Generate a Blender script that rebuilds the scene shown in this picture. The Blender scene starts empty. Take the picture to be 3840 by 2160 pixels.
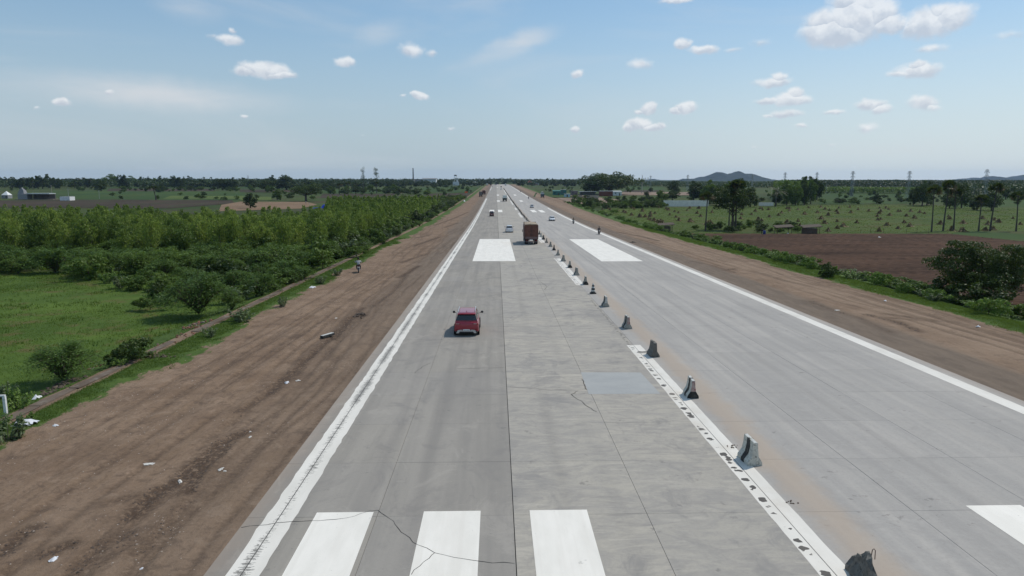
import bpy, bmesh, math, random
import numpy as np
from mathutils import Vector, Matrix
R = math.radians
SC = bpy.context.scene
COL = SC.collection
random.seed(7)
RNG = np.random.default_rng(11)

# ------------------------------------------------------------------ camera, sky, sun, exposure
CAM_Z, FPX, CX, CY = 10.35, 2595.0, 1920.0, 1080.0       # drone camera height (m), focal length in photo pixels
PITCH = math.atan((CY - 672.0) / FPX)
YAW = R(1.30)
cam_data = bpy.data.cameras.new('camera')
cam_data.sensor_width = 36.0
cam_data.lens = 36.0 * FPX / 3840.0
cam_data.clip_start = 0.1
cam_data.clip_end = 30000
cam = bpy.data.objects.new('camera', cam_data)
COL.objects.link(cam)
cam.location = (0, 0, CAM_Z)
cam.rotation_euler = (R(90) - PITCH, 0, -YAW)
SC.camera = cam
SC.render.resolution_x, SC.render.resolution_y = 1024, 576
SC.view_settings.view_transform = 'Standard'
SC.view_settings.look = 'None'
SC.view_settings.exposure = EXPOSURE = 0.07
SC.view_settings.gamma = 1.0
SC.view_settings.use_curve_mapping = False
SC.cycles.max_bounces = 6
SC.cycles.transparent_max_bounces = 8
SC.cycles.volume_bounces = 1
SC.cycles.use_denoising = True
SC.cycles.caustics_reflective = False
SC.cycles.caustics_refractive = False
SUN_EL, SUN_AZ = R(54), R(55)                            # azimuth clockwise from +Y (along the road)
SDIR = Vector((math.sin(SUN_AZ) * math.cos(SUN_EL), math.cos(SUN_AZ) * math.cos(SUN_EL), math.sin(SUN_EL)))
sun_data = bpy.data.lights.new('sun', 'SUN')
sun_data.energy = 2.75
sun_data.angle = R(0.6)
sun_data.color = (1.0, 0.95, 0.87)
sun = bpy.data.objects.new('sun', sun_data)
COL.objects.link(sun)
sun.rotation_euler = SDIR.to_track_quat('Z', 'Y').to_euler()
sun.location = (30, 30, 60)


class NT:
    """small node-tree helper"""
    def __init__(self, tree):
        self.t = tree
        self.n = tree.nodes
        self.l = tree.links

    def new(self, kind, **kw):
        nd = self.n.new(kind)
        for k, v in kw.items():
            setattr(nd, k, v)
        return nd

    def link(self, a, b):
        self.l.new(a, b)

    def _in(self, nd, i, v):
        if v is None:
            return
        if isinstance(v, bpy.types.NodeSocket):
            self.link(v, nd.inputs[i])
        else:
            nd.inputs[i].default_value = v

    def math(self, op, a, b=None, c=None, clamp=False):
        nd = self.new('ShaderNodeMath', operation=op)
        nd.use_clamp = clamp
        self._in(nd, 0, a); self._in(nd, 1, b); self._in(nd, 2, c)
        return nd.outputs[0]

    def vmath(self, op, a, b=None, out=0):
        nd = self.new('ShaderNodeVectorMath', operation=op)
        self._in(nd, 0, a); self._in(nd, 1, b)
        return nd.outputs[out]

    def mix(self, f, a, b, blend='MIX'):
        nd = self.new('ShaderNodeMix', data_type='RGBA', blend_type=blend)
        self._in(nd, 0, f)
        for i, v in ((6, a), (7, b)):
            if isinstance(v, bpy.types.NodeSocket):
                self.link(v, nd.inputs[i])
            else:
                nd.inputs[i].default_value = (*v[:3], 1.0)
        return nd.outputs[2]

    def noise(self, vec, scale, detail=3, rough=0.55, dist=0.0, dim='3D'):
        nd = self.new('ShaderNodeTexNoise', noise_dimensions=dim)
        nd.inputs['Scale'].default_value = scale
        nd.inputs['Detail'].default_value = detail
        nd.inputs['Roughness'].default_value = rough
        nd.inputs['Distortion'].default_value = dist
        if vec is not None:
            self.link(vec, nd.inputs['Vector'])
        return nd.outputs[0]

    def ramp(self, f, lo, hi, a=0.0, b=1.0):
        nd = self.new('ShaderNodeMapRange')
        nd.interpolation_type = 'SMOOTHSTEP'
        self._in(nd, 0, f)
        for i, v in ((1, lo), (2, hi), (3, a), (4, b)):
            self._in(nd, i, v)
        return nd.outputs[0]

    def scale(self, vec, s):
        nd = self.new('ShaderNodeMapping')
        self.link(vec, nd.inputs[0])
        nd.inputs['Scale'].default_value = s
        return nd.outputs[0]


# --- sky
W = bpy.data.worlds.new('World')
SC.world = W
W.use_nodes = True
w = NT(W.node_tree)
w.n.clear()
sky = w.new('ShaderNodeTexSky', sky_type='NISHITA')
sky.sun_disc = False
sky.sun_elevation = SUN_EL
sky.sun_rotation = SUN_AZ
sky.altitude = 20
sky.air_density = 1.0
sky.dust_density = 0.55
sky.ozone_density = 2.2
SKY_STRENGTH = 0.108
tc = w.new('ShaderNodeTexCoord')
sep = w.new('ShaderNodeSeparateXYZ')
w.link(tc.outputs['Generated'], sep.inputs[0])
# azimuth (radians, clockwise from +Y) and elevation
az = w.math('ARCTAN2', sep.outputs[0], sep.outputs[1])
el = w.math('ARCSINE', sep.outputs[2])
comb = w.new('ShaderNodeCombineXYZ')
w.link(az, comb.inputs[0]); w.link(el, comb.inputs[1])
AE = comb.outputs[0]
# cumulus: list of blobs in photo pixels (u, v, half width, half height, strength)
BLOBS = [
 (990,262,95,30,1),(1040,278,70,16,1),(930,268,60,22,.8),
 (243,386,33,14,1),(412,347,20,9,.5),(140,404,12,7,.35),
 (862,152,58,20,.75),(868,112,16,14,.5),(800,140,30,12,.3),
 (1294,230,42,18,.8),(1540,188,54,26,.6),(1620,202,30,16,.45),
 (1570,360,36,15,1),(1508,362,16,8,.4),(926,440,15,8,.6),(1690,482,18,8,.4),(1366,508,8,4,.3),
 (2162,272,32,18,.75),(2150,488,24,12,.8),(2400,243,54,24,.5),
 (2436,404,36,24,1),(2400,418,24,10,.8),(2580,402,44,24,1),(2540,412,30,14,.9),
 (2395,462,62,24,1),(2450,476,44,16,1),(2360,470,30,22,.9),(2480,470,20,16,.7),
 (2560,165,34,22,.85),(2640,184,56,18,.8),(2750,186,40,12,.35),(2850,160,50,18,.3),
 (2900,308,70,18,.85),(2925,292,34,18,.85),(2960,372,72,26,.95),(2985,350,34,22,.9),(2870,376,45,14,.8),
 (2940,430,60,16,.7),(2880,438,30,9,.5),(3125,418,38,12,.6),(3010,472,24,9,.5),
 (3260,392,52,20,.8),(3300,408,34,16,.7),(3466,388,54,26,.75),(3500,404,30,18,.5),(3260,478,38,20,.55),
 (3440,268,78,24,.85),(3430,248,34,18,.8),(3380,278,50,14,.6),(3490,182,50,17,.5),
 (3140,120,130,52,1),(3200,75,110,80,1),(3090,80,80,40,.8),(3290,50,70,60,.8),(3170,10,70,40,.7),(3330,90,70,34,.8),(3240,20,60,50,.8),
 (3480,88,90,50,.9),(3570,62,70,44,.85),(3440,100,60,30,.8),(3530,40,50,30,.7),
 (2540,2,70,10,.7),(3790,134,60,18,.3),(2830,554,20,7,.25),(3110,545,34,9,.25),
]
def px_azel(u, v):
    fw = np.array([math.sin(YAW) * math.cos(PITCH), math.cos(YAW) * math.cos(PITCH), -math.sin(PITCH)])
    rt = np.array([math.cos(YAW), -math.sin(YAW), 0.0])
    up = np.cross(rt, fw)
    d = fw * FPX + rt * (u - CX) - up * (v - CY)
    d = d / np.linalg.norm(d)
    return math.atan2(d[0], d[1]), math.asin(d[2])
warp = w.new('ShaderNodeTexNoise')
warp.inputs['Scale'].default_value = 26
warp.inputs['Detail'].default_value = 5
warp.inputs['Roughness'].default_value = 0.62
w.link(AE, warp.inputs['Vector'])
wv = w.vmath('SUBTRACT', warp.outputs[1], (0.5, 0.5, 0.5))
wv = w.vmath('MULTIPLY', wv, (0.030, 0.016, 0.0))
AEW = w.vmath('ADD', AE, wv)
extra = random.Random(3)
blobs = []
for u, v, a, b, s in BLOBS:
    A, E = px_azel(u, v)
    blobs.append((A, E, a / FPX * 1.15, b / FPX * 1.2, s))
for k in range(26):          # the same kind of clouds all round, outside the frame too
    A = extra.uniform(0.8, 5.4)
    blobs.append((A if A < math.pi else A - 2 * math.pi, extra.uniform(0.06, 0.5), extra.uniform(.015, .06), extra.uniform(.007, .02), extra.uniform(.5, 1)))
dens = None
for A, E, a, b, s in blobs:
    src = AEW
    if dens is not None:      # evaluated one after another, so the node stack stays small
        ma = w.new('ShaderNodeVectorMath', operation='MULTIPLY_ADD')
        w.link(dens, ma.inputs[0]); ma.inputs[1].default_value = (1e-7, 1e-7, 1e-7); w.link(AEW, ma.inputs[2])
        src = ma.outputs[0]
    mp = w.new('ShaderNodeMapping')
    w.link(src, mp.inputs[0])
    mp.inputs['Scale'].default_value = (1 / a, 1 / b, 0)
    mp.inputs['Location'].default_value = (-A / a, -E / b, 0)
    ln = w.vmath('LENGTH', mp.outputs[0], out=1)
    q = w.math('MULTIPLY_ADD', ln, -s, s)      # s*(1-r)
    sx = w.new('ShaderNodeSeparateXYZ'); w.link(mp.outputs[0], sx.inputs[0])
    if dens is None:
        dens, hgt = q, sx.outputs[1]
    else:                      # height inside the cloud that covers this point: pale tops, greyer bases
        over = w.math('GREATER_THAN', q, dens)
        hgt = w.math('MULTIPLY_ADD', over, w.math('SUBTRACT', sx.outputs[1], hgt), hgt)
        dens = w.math('MAXIMUM', dens, q)
fine = w.noise(AE, 90, 5, 0.62)
dens = w.math('ADD', dens, w.math('MULTIPLY', w.math('SUBTRACT', fine, 0.5), 0.34))
cum = w.ramp(dens, 0.03, 0.48)
# thin high veil: long soft streaks
st = w.new('ShaderNodeMapping')
w.link(AE, st.inputs[0])
st.inputs['Rotation'].default_value = (0, 0, R(12))
st.inputs['Scale'].default_value = (1.1, 6.0, 1)
veil = w.noise(st.outputs[0], 2.2, 5, 0.55, 0.6)
veil = w.ramp(veil, 0.47, 0.78)
# two long wisps seen in the photo
def wisp(u0, v0, u1, v1, wid):
    a0, e0 = px_azel(u0, v0); a1, e1 = px_azel(u1, v1)
    L = math.hypot(a1 - a0, e1 - e0); ang = math.atan2(e1 - e0, a1 - a0)
    cxm, cym = (a0 + a1) / 2, (e0 + e1) / 2
    sub = w.vmath('SUBTRACT', AEW, (cxm, cym, 0))
    mp = w.new('ShaderNodeMapping'); mp.vector_type = 'TEXTURE'
    w.link(sub, mp.inputs[0])
    mp.inputs['Rotation'].default_value = (0, 0, ang)
    mp.inputs['Scale'].default_value = (L / 2, wid / FPX, 1)
    ln = w.vmath('LENGTH', mp.outputs[0], out=1)
    return w.ramp(ln, 1.0, 0.0)
wis = w.math('MULTIPLY', w.math('MAXIMUM', wisp(1720, 240, 2150, 90, 52), wisp(-200, 270, 1250, 400, 75)), 0.85)
wis = w.math('MAXIMUM', wis, w.math('MULTIPLY', wisp(1300, 150, 1560, 90, 60), 0.4))
wis = w.math('MAXIMUM', wis, w.math('MULTIPLY', wisp(480, -30, 900, 70, 60), 0.35))
wis = w.math('MULTIPLY', wis, w.ramp(w.noise(st.outputs[0], 7, 5, 0.6), 0.25, 0.7, 0.45, 1.0))
skyc = w.mix(0.26, sky.outputs[0], (3.7, 4.9, 6.0))      # thin high moisture, paler than a clean sky
skyc = w.mix(1.0, skyc, (.84, .97, 1.0), 'MULTIPLY')
toward = w.ramp(w.math('COSINE', w.math('SUBTRACT', az, SUN_AZ)), .45, 1.0)
damp = w.mix(toward, (4.0, 4.75, 5.35), (5.9, 6.5, 6.85))
skyc = w.mix(w.ramp(el, .27, -.02, 0, .88), skyc, damp)      # damp air low over the horizon, all round
skyc = w.mix(w.math('MULTIPLY', veil, 0.34), skyc, (6.0, 6.2, 6.4))
skyc = w.mix(w.math('MULTIPLY', wis, 0.85), skyc, (6.4, 6.5, 6.7))
shade = w.ramp(w.noise(AE, 55, 4, 0.6), 0.3, 0.7)
lit = w.math('ADD', w.ramp(hgt, -.55, .45), w.math('MULTIPLY', w.math('SUBTRACT', shade, .5), .7), clamp=True)
cc = w.mix(lit, (4.9, 5.3, 6.0), (7.8, 7.9, 8.05))
skyc = w.mix(w.math('MULTIPLY', cum, 0.80), skyc, cc)
bg = w.new('ShaderNodeBackground')
bg.inputs[1].default_value = SKY_STRENGTH
w.link(skyc, bg.inputs[0])
wo = w.new('ShaderNodeOutputWorld')
w.link(bg.outputs[0], wo.inputs[0])
W.cycles.sampling_method = 'MANUAL'
W.cycles.sample_map_resolution = 512

# ------------------------------------------------------------------ the lie of the land
KN = np.array([(-400, 5.8), (190, -2.75), (250, -3.25), (320, -3.4), (450, -3.4), (562, -3.15), (750, -2.5), (970, -1.7), (1400, -.4), (2000, .0), (30000, 0)])
BRK = np.array([-400, 190] + list(range(210, 620, 20)) + list(range(650, 1500, 50)) + [1600, 1800, 2000, 30000], float)
_s = np.interp(BRK, KN[:, 0], KN[:, 1])
for _i in range(2):
    _t = _s.copy(); _t[2:-2] = (_s[1:-3] + 2 * _s[2:-2] + _s[3:-1]) / 4; _s = _t
BZ = _s
def zg(Y):
    return np.interp(Y, BRK, BZ)
FIELD = -0.8
def zb(x, Y):
    x = np.asarray(x, float)
    side = np.where(x < 0, np.interp(-x, [22.6, 26], [0, FIELD]), np.interp(x, [41, 45], [0, FIELD]))
    return zg(Y) + side
_fw = np.array([math.sin(YAW) * math.cos(PITCH), math.cos(YAW) * math.cos(PITCH), -math.sin(PITCH)])
_rt = np.array([math.cos(YAW), -math.sin(YAW), 0.0])
_up = np.cross(_rt, _fw)
_YS = np.concatenate([np.arange(8, 300, 1.0), np.geomspace(300, 9000, 900)])
def G(u, v, off=0.0):
    """ground point seen at photo pixel (u, v)"""
    d = _fw * FPX + _rt * (u - CX) - _up * (v - CY)
    zr = CAM_Z + d[2] / d[1] * _YS - (zg(_YS) + off)
    k = np.argmax(zr < 0)
    if zr[k] >= 0:
        Y = 6000.0
    elif k == 0:
        Y = _YS[0]
    else:
        t = zr[k - 1] / (zr[k - 1] - zr[k]); Y = _YS[k - 1] + t * (_YS[k] - _YS[k - 1])
    return (d[0] / d[1] * Y, Y, float(zg(Y)) + off)
def AT(u, v, Y):
    d = _fw * FPX + _rt * (u - CX) - _up * (v - CY)
    return (d[0] / d[1] * Y, Y, CAM_Z + d[2] / d[1] * Y)
def pxm(Y):
    return Y * math.cos(PITCH) / FPX

# numpy value noise
def _hash(ix, iy, seed):
    h = (ix.astype(np.int64) * 374761393 + iy.astype(np.int64) * 668265263 + seed * 2147483647) & 0xffffffff
    h = ((h ^ (h >> 13)) * 1274126177) & 0xffffffff
    return ((h ^ (h >> 16)) & 0xffff) / 65535.0
def vn(x, y, seed=0):
    ix, iy = np.floor(x), np.floor(y)
    fx, fy = x - ix, y - iy
    fx = fx * fx * (3 - 2 * fx); fy = fy * fy * (3 - 2 * fy)
    a = _hash(ix, iy, seed); b = _hash(ix + 1, iy, seed); c = _hash(ix, iy + 1, seed); d = _hash(ix + 1, iy + 1, seed)
    return (a * (1 - fx) + b * fx) * (1 - fy) + (c * (1 - fx) + d * fx) * fy
def fbm(x, y, seed=0, oct=4, rough=.5):
    s = 0; a = 1; t = 0
    for k in range(oct):
        s = s + a * vn(x * 2 ** k, y * 2 ** k, seed + k * 17); t += a; a *= rough
    return s / t

# ------------------------------------------------------------------ object helpers
def mesh(name, V, F, mats=(), mi=None, smooth=False, attrs=None):
    me = bpy.data.meshes.new(name)
    V = np.asarray(V, np.float32)
    if isinstance(F, np.ndarray):
        n, k = F.shape
        me.vertices.add(len(V)); me.vertices.foreach_set('co', V.ravel())
        me.loops.add(n * k); me.loops.foreach_set('vertex_index', F.astype(np.int32).ravel())
        me.polygons.add(n)
        me.polygons.foreach_set('loop_start', np.arange(0, n * k, k, dtype=np.int32))
        me.update(calc_edges=True)
    else:
        me.from_pydata([tuple(map(float, v)) for v in V], [], [tuple(int(i) for i in f) for f in F])
        me.update()
    for m in (mats if isinstance(mats, (list, tuple)) else [mats]):
        me.materials.append(m)
    if mi is not None:
        me.polygons.foreach_set('material_index', np.asarray(mi, np.int32))
    if smooth:
        me.polygons.foreach_set('use_smooth', np.ones(len(me.polygons), bool))
    if attrs:
        for k, (dom, arr) in attrs.items():
            at = me.attributes.new(k, 'FLOAT', dom)
            at.data.foreach_set('value', np.asarray(arr, np.float32))
    return me
def ob(name, me, parent=None, loc=(0, 0, 0), rot=(0, 0, 0), scale=(1, 1, 1), **props):
    o = bpy.data.objects.new(name, me)
    COL.objects.link(o)
    o.location = loc; o.rotation_euler = rot; o.scale = scale
    if parent is not None:
        o.parent = parent
    for k, v in props.items():
        if v is not None:
            o[k] = v
    return o
def thing(name, label, cat, loc=(0, 0, 0), rz=0.0, group=None, scale=(1, 1, 1), me=None):
    return ob(name, me, None, loc, (0, 0, rz), scale, label=label, category=cat, group=group)
def stamp(parts, name, label, cat, loc, rz=0.0, group=None, scale=(1, 1, 1)):
    """parts: list of (part name, mesh, [sub-parts]) sharing mesh data between copies"""
    t = thing(name, label, cat, loc, rz, group, scale)
    def rec(ps, par):
        for p in ps:
            o = ob(p[0], p[1], par)
            if len(p) > 2:
                rec(p[2], o)
    rec(parts, t)
    return t

class MB:
    """collects primitive shapes into one mesh"""
    def __init__(self):
        self.V = []; self.F = []; self.M = []
    def add(self, V, F, m=0):
        o = len(self.V)
        self.V += [tuple(v) for v in V]
        self.F += [tuple(i + o for i in f) for f in F]
        self.M += [m] * len(F)
        return self
    def box(self, x0, x1, y0, y1, z0, z1, m=0, taper=0.0, bevel=0.0):
        t = taper
        if bevel:
            b = bevel
            P = []
            for z, k in ((z0, b), (z0 + b, 0), (z1 - b, 0), (z1, b)):
                for (x, y) in ((x0 + b + k, y0 + k), (x1 - b - k, y0 + k), (x1 - k, y0 + b + k), (x1 - k, y1 - b - k), (x1 - b - k, y1 - k), (x0 + b + k, y1 - k), (x0 + k, y1 - b - k), (x0 + k, y0 + b + k)):
                    P.append((x, y, z))
            F = [tuple(range(7, -1, -1)), tuple(range(24, 32))]
            for r in range(3):
                for i in range(8):
                    j = (i + 1) % 8
                    F.append((r * 8 + i, r * 8 + j, r * 8 + 8 + j, r * 8 + 8 + i))
            return self.add(P, F, m)
        V = [(x0, y0, z0), (x1, y0, z0), (x1, y1, z0), (x0, y1, z0), (x0 + t, y0 + t, z1), (x1 - t, y0 + t, z1), (x1 - t, y1 - t, z1), (x0 + t, y1 - t, z1)]
        return self.add(V, [(3, 2, 1, 0), (4, 5, 6, 7), (0, 1, 5, 4), (1, 2, 6, 5), (2, 3, 7, 6), (3, 0, 4, 7)], m)
    def tube(self, pts, rad, n=6, m=0, cap=True):
        pts = [Vector(p) for p in pts]
        if not isinstance(rad, (list, tuple)):
            rad = [rad] * len(pts)
        V = []; F = []
        for i, p in enumerate(pts):
            d = (pts[min(i + 1, len(pts) - 1)] - pts[max(i - 1, 0)])
            d = d.normalized() if d.length > 1e-9 else Vector((0, 0, 1))
            a = Vector((1, 0, 0)) if abs(d.x) < .8 else Vector((0, 1, 0))
            s = d.cross(a).normalized(); t = d.cross(s)
            for k in range(n):
                an = 2 * math.pi * k / n
                V.append(p + (s * math.cos(an) + t * math.sin(an)) * rad[i])
        for i in range(len(pts) - 1):
            for k in range(n):
                j = (k + 1) % n
                F.append((i * n + k, i * n + j, (i + 1) * n + j, (i + 1) * n + k))
        if cap:
            F.append(tuple(range(n - 1, -1, -1))); F.append(tuple((len(pts) - 1) * n + k for k in range(n)))
        return self.add(V, F, m)
    def lathe(self, prof, c=(0, 0, 0), n=12, m=0, axis='z'):
        V = []; F = []
        for r, h in prof:
            for k in range(n):
                a = 2 * math.pi * k / n
                x, y = r * math.cos(a), r * math.sin(a)
                V.append((c[0] + x, c[1] + y, c[2] + h) if axis == 'z' else (c[0] + h, c[1] + x, c[2] + y))
        for i in range(len(prof) - 1):
            for k in range(n):
                j = (k + 1) % n
                F.append((i * n + k, i * n + j, (i + 1) * n + j, (i + 1) * n + k))
        F.append(tuple(range(n - 1, -1, -1))); F.append(tuple((len(prof) - 1) * n + k for k in range(n)))
        return self.add(V, F, m)
    def loft(self, rings, m=0, cap=True):
        n = len(rings[0]); V = [p for r in rings for p in r]; F = []
        for i in range(len(rings) - 1):
            for k in range(n):
                j = (k + 1) % n
                F.append((i * n + k, i * n + j, (i + 1) * n + j, (i + 1) * n + k))
        if cap:
            F.append(tuple(range(n - 1, -1, -1))); F.append(tuple((len(rings) - 1) * n + k for k in range(n)))
        return self.add(V, F, m)
    def me(self, name, mats, smooth=False):
        me = mesh(name, self.V, self.F, mats, self.M)
        if smooth:
            bm = bmesh.new(); bm.from_mesh(me)
            bmesh.ops.recalc_face_normals(bm, faces=bm.faces)
            for e in bm.edges:
                e.smooth = len(e.link_faces) == 2 and e.calc_face_angle(0) < R(40)
            for f in bm.faces:
                f.smooth = True
            bm.to_mesh(me); bm.free()
        else:
            bm = bmesh.new(); bm.from_mesh(me)
            bmesh.ops.recalc_face_normals(bm, faces=bm.faces)
            bm.to_mesh(me); bm.free()
        return me

# ------------------------------------------------------------------ materials
MATS = {}
def pmat(name, col, rough=0.6, metal=0.0, spec=0.4, var=0.12, vscale=3.0, coat=0.0, dirt=None, bump=0.0, bscale=40.0):
    """a principled material with grain: noise varies the colour, an optional second colour lies in patches"""
    if name in MATS:
        return MATS[name]
    m = bpy.data.materials.new(name); m.use_nodes = True
    t = NT(m.node_tree); b = t.n['Principled BSDF']
    tcn = t.new('ShaderNodeTexCoord')
    nz = t.noise(tcn.outputs['Object'], vscale, 4, 0.6)
    f = t.ramp(nz, 0.25, 0.75)
    c = t.mix(f, tuple(max(0, x * (1 - var)) for x in col), tuple(min(1, x * (1 + var)) for x in col))
    if dirt:
        d = t.ramp(t.noise(tcn.outputs['Object'], vscale * 2.3, 5, 0.65), 0.48, 0.68)
        c = t.mix(d, c, dirt)
    t.link(c, b.inputs['Base Color'])
    b.inputs['Roughness'].default_value = rough
    b.inputs['Metallic'].default_value = metal
    b.inputs['Specular IOR Level'].default_value = spec
    b.inputs['Coat Weight'].default_value = coat
    if bump:
        bn = t.new('ShaderNodeBump'); bn.inputs['Strength'].default_value = bump; bn.inputs['Distance'].default_value = 0.02
        t.link(t.noise(tcn.outputs['Object'], bscale, 4, 0.6), bn.inputs['Height'])
        t.link(bn.outputs[0], b.inputs['Normal'])
    MATS[name] = m
    return m
def leafmat(name, c1, c2, c3=None, trans=0.3, rough=0.55):
    """foliage: two greens chosen leaf by leaf, a third for odd leaves; light shines through"""
    k = (1.32, 1.27, .98)                                   # real leaf greens, a little warm
    c1, c2 = [tuple(a * q for a, q in zip(c, k)) for c in (c1, c2)]
    m = bpy.data.materials.new(name); m.use_nodes = True
    t = NT(m.node_tree); b = t.n['Principled BSDF']; out = t.n['Material Output']
    at = t.new('ShaderNodeAttribute'); at.attribute_name = 'rnd'
    oi = t.new('ShaderNodeObjectInfo')
    f = t.math('ADD', at.outputs['Fac'], t.math('MULTIPLY', t.math('SUBTRACT', oi.outputs['Random'], 0.5), 0.95), clamp=True)
    c = t.mix(f, c1, c2)
    if c3:
        c = t.mix(t.ramp(at.outputs['Fac'], 0.93, 0.96), c, c3)
    t.link(c, b.inputs['Base Color'])
    b.inputs['Roughness'].default_value = rough
    b.inputs['Specular IOR Level'].default_value = 0.25
    tr = t.new('ShaderNodeBsdfTranslucent')
    t.link(t.mix(0.5, c, (0.13, 0.19, 0.02)), tr.inputs[0])
    mx = t.new('ShaderNodeMixShader'); mx.inputs[0].default_value = min(.5, trans * 1.35)
    t.link(b.outputs[0], mx.inputs[1]); t.link(tr.outputs[0], mx.inputs[2])
    t.link(mx.outputs[0], out.inputs[0])
    MATS[name] = m
    return m

def posmat(name, build, rough=0.85, spec=0.25):
    """ground-like material; build(t, pos) -> (colour socket, height socket or None, strength)"""
    m = bpy.data.materials.new(name); m.use_nodes = True
    t = NT(m.node_tree); b = t.n['Principled BSDF']
    geo = t.new('ShaderNodeNewGeometry')
    c, h, st = build(t, geo.outputs['Position'])
    t.link(c, b.inputs['Base Color'])
    b.inputs['Roughness'].default_value = rough
    b.inputs['Specular IOR Level'].default_value = spec
    if h is not None:
        bn = t.new('ShaderNodeBump'); bn.inputs['Strength'].default_value = st; bn.inputs['Distance'].default_value = 0.05
        t.link(h, bn.inputs['Height']); t.link(bn.outputs[0], b.inputs['Normal'])
    MATS[name] = m
    return m

def attr(t, n):
    a = t.new('ShaderNodeAttribute'); a.attribute_name = n
    return a.outputs['Fac']

def m_concrete(t, p):
    sx = t.new('ShaderNodeSeparateXYZ'); t.link(p, sx.inputs[0])
    x, y = sx.outputs[0], sx.outputs[1]
    cross = t.noise(t.scale(p, (0.55, 1.15, 1)), 1.0, 8, 0.72, 1.6)       # smears across the lane
    along = t.noise(t.scale(p, (1.5, 0.05, 1)), 1.0, 5, 0.6)             # wear along the lane
    blot = t.noise(p, 0.35, 5, 0.6, 0.4)
    fine = t.noise(p, 9.0, 4, 0.7)
    grit = t.noise(p, 42.0, 2, 0.7)
    # left lanes darker and warm, inner lanes mottled, right carriageway bluish and smoother
    cL = t.mix(t.ramp(along, .3, .7), (.205, .204, .192), (.262, .259, .242))
    cM = t.mix(t.ramp(cross, .34, .66), (.258, .257, .252), (.345, .338, .310))
    cM = t.mix(t.ramp(blot, .54, .72), cM, (.205, .207, .210))
    b2 = t.noise(t.scale(p, (.8, .5, 1)), .55, 7, .7, 1.2)
    b3 = t.noise(t.scale(p, (.35, 1.9, 1)), 1.1, 5, .6, .5)
    cL = t.mix(t.ramp(b2, .52, .66, 0, .7), cL, (.172, .172, .168))
    cL = t.mix(t.ramp(b2, .46, .34, 0, .6), cL, (.31, .305, .285))
    cM = t.mix(t.ramp(b2, .53, .66, 0, .7), cM, (.195, .197, .200))
    cM = t.mix(t.ramp(b3, .56, .70, 0, .55), cM, (.42, .41, .375))
    cM = t.mix(t.ramp(b3, .42, .30, 0, .5), cM, (.20, .20, .20))
    cR = t.mix(t.ramp(along, .3, .72), (.272, .276, .282), (.345, .345, .343))
    cR = t.mix(t.math('MULTIPLY', t.ramp(cross, .45, .75), .35), cR, (.38, .385, .385))
    b4 = t.noise(t.scale(p, (1.0, 5.0, 1)), 1.3, 5, .7, 1.2)                 # thin laitance streaks across the lanes
    cM = t.mix(t.ramp(b4, .60, .70, 0, .34), cM, (.46, .45, .42))
    cM = t.mix(t.ramp(b4, .37, .28, 0, .34), cM, (.17, .17, .17))
    cL = t.mix(t.ramp(b4, .62, .69, 0, .4), cL, (.34, .335, .315))
    cL = t.mix(t.ramp(b4, .36, .30, 0, .45), cL, (.15, .15, .147))
    b5 = t.noise(t.scale(p, (1, .35, 1)), .16, 5, .6, .6)                   # whole areas greyer or paler
    cL = t.mix(t.ramp(b5, .50, .66, 0, .5), cL, (.165, .166, .165))
    cM = t.mix(t.ramp(b5, .52, .68, 0, .5), cM, (.21, .212, .215))
    cR = t.mix(t.ramp(b5, .52, .68, 0, .35), cR, (.24, .243, .25))
    cR = t.mix(t.ramp(b2, .54, .68, 0, .45), cR, (.235, .238, .245))
    c = t.mix(t.math('GREATER_THAN', x, .52), cL, cM)
    c = t.mix(t.math('GREATER_THAN', x, 9.17), c, cR)
    oi = t.new('ShaderNodeObjectInfo')
    c = t.mix(t.math('MULTIPLY', oi.outputs['Random'], .30), c, (.235, .24, .245))
    c = t.mix(t.ramp(fine, .35, .8, 0, .30), c, (.20, .20, .20))
    c = t.mix(t.ramp(grit, .62, .74, 0, .25), c, (.42, .41, .39))
    c = t.mix(t.ramp(t.noise(p, 1.7, 6, .7), .62, .70, 0, .6), c, (.14, .14, .143))     # oil and rubber spots
    # rubber laid in the wheel paths of each lane
    for xc, s in ((-4.4, .16), (-2.6, .16), (2.3, .14), (4.0, .10), (14.2, .10), (16.1, .12), (20.3, .12), (22.2, .10)):
        d = t.math('ABSOLUTE', t.math('SUBTRACT', x, xc))
        k = t.math('MULTIPLY', t.ramp(d, .45, .05), t.ramp(t.noise(t.scale(p, (.8, .03, 1)), 1.3, 3, .5), .25, .8))
        c = t.mix(t.math('MULTIPLY', k, s * 2.2), c, (.15, .15, .152))
    # dust blown along the barrier line and the outer edges
    wob = t.math('MULTIPLY', t.math('SUBTRACT', t.noise(p, .9, 5, .65), .5), 1.3)
    d = t.math('ABSOLUTE', t.math('ADD', t.math('SUBTRACT', x, 10.65), wob))
    c = t.mix(t.ramp(d, 1.1, .15, 0, .68), c, (.315, .272, .232))
    d = t.math('SUBTRACT', t.math('ABSOLUTE', t.math('SUBTRACT', x, 9.02)), 16.15)
    c = t.mix(t.ramp(t.math('ADD', d, wob), -.2, .9, 0, .35), c, (.26, .21, .17))
    # far down the road, past the single slabs, the long joint between the lanes
    j = t.math('LESS_THAN', t.math('ABSOLUTE', t.math('SUBTRACT', x, .52)), .035)
    c = t.mix(t.math('MULTIPLY', j, t.math('GREATER_THAN', y, 150)), c, (.07, .07, .07))
    c = t.mix(1.0, c, t.mix(t.math('GREATER_THAN', x, .52), (1.26, 1.155, 1.06), (1.28, 1.18, 1.07)), 'MULTIPLY')
    h = t.math('ADD', t.math('MULTIPLY', fine, .5), grit)
    return c, h, .12
concrete = posmat('road_concrete', m_concrete, .85, .2)

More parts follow.
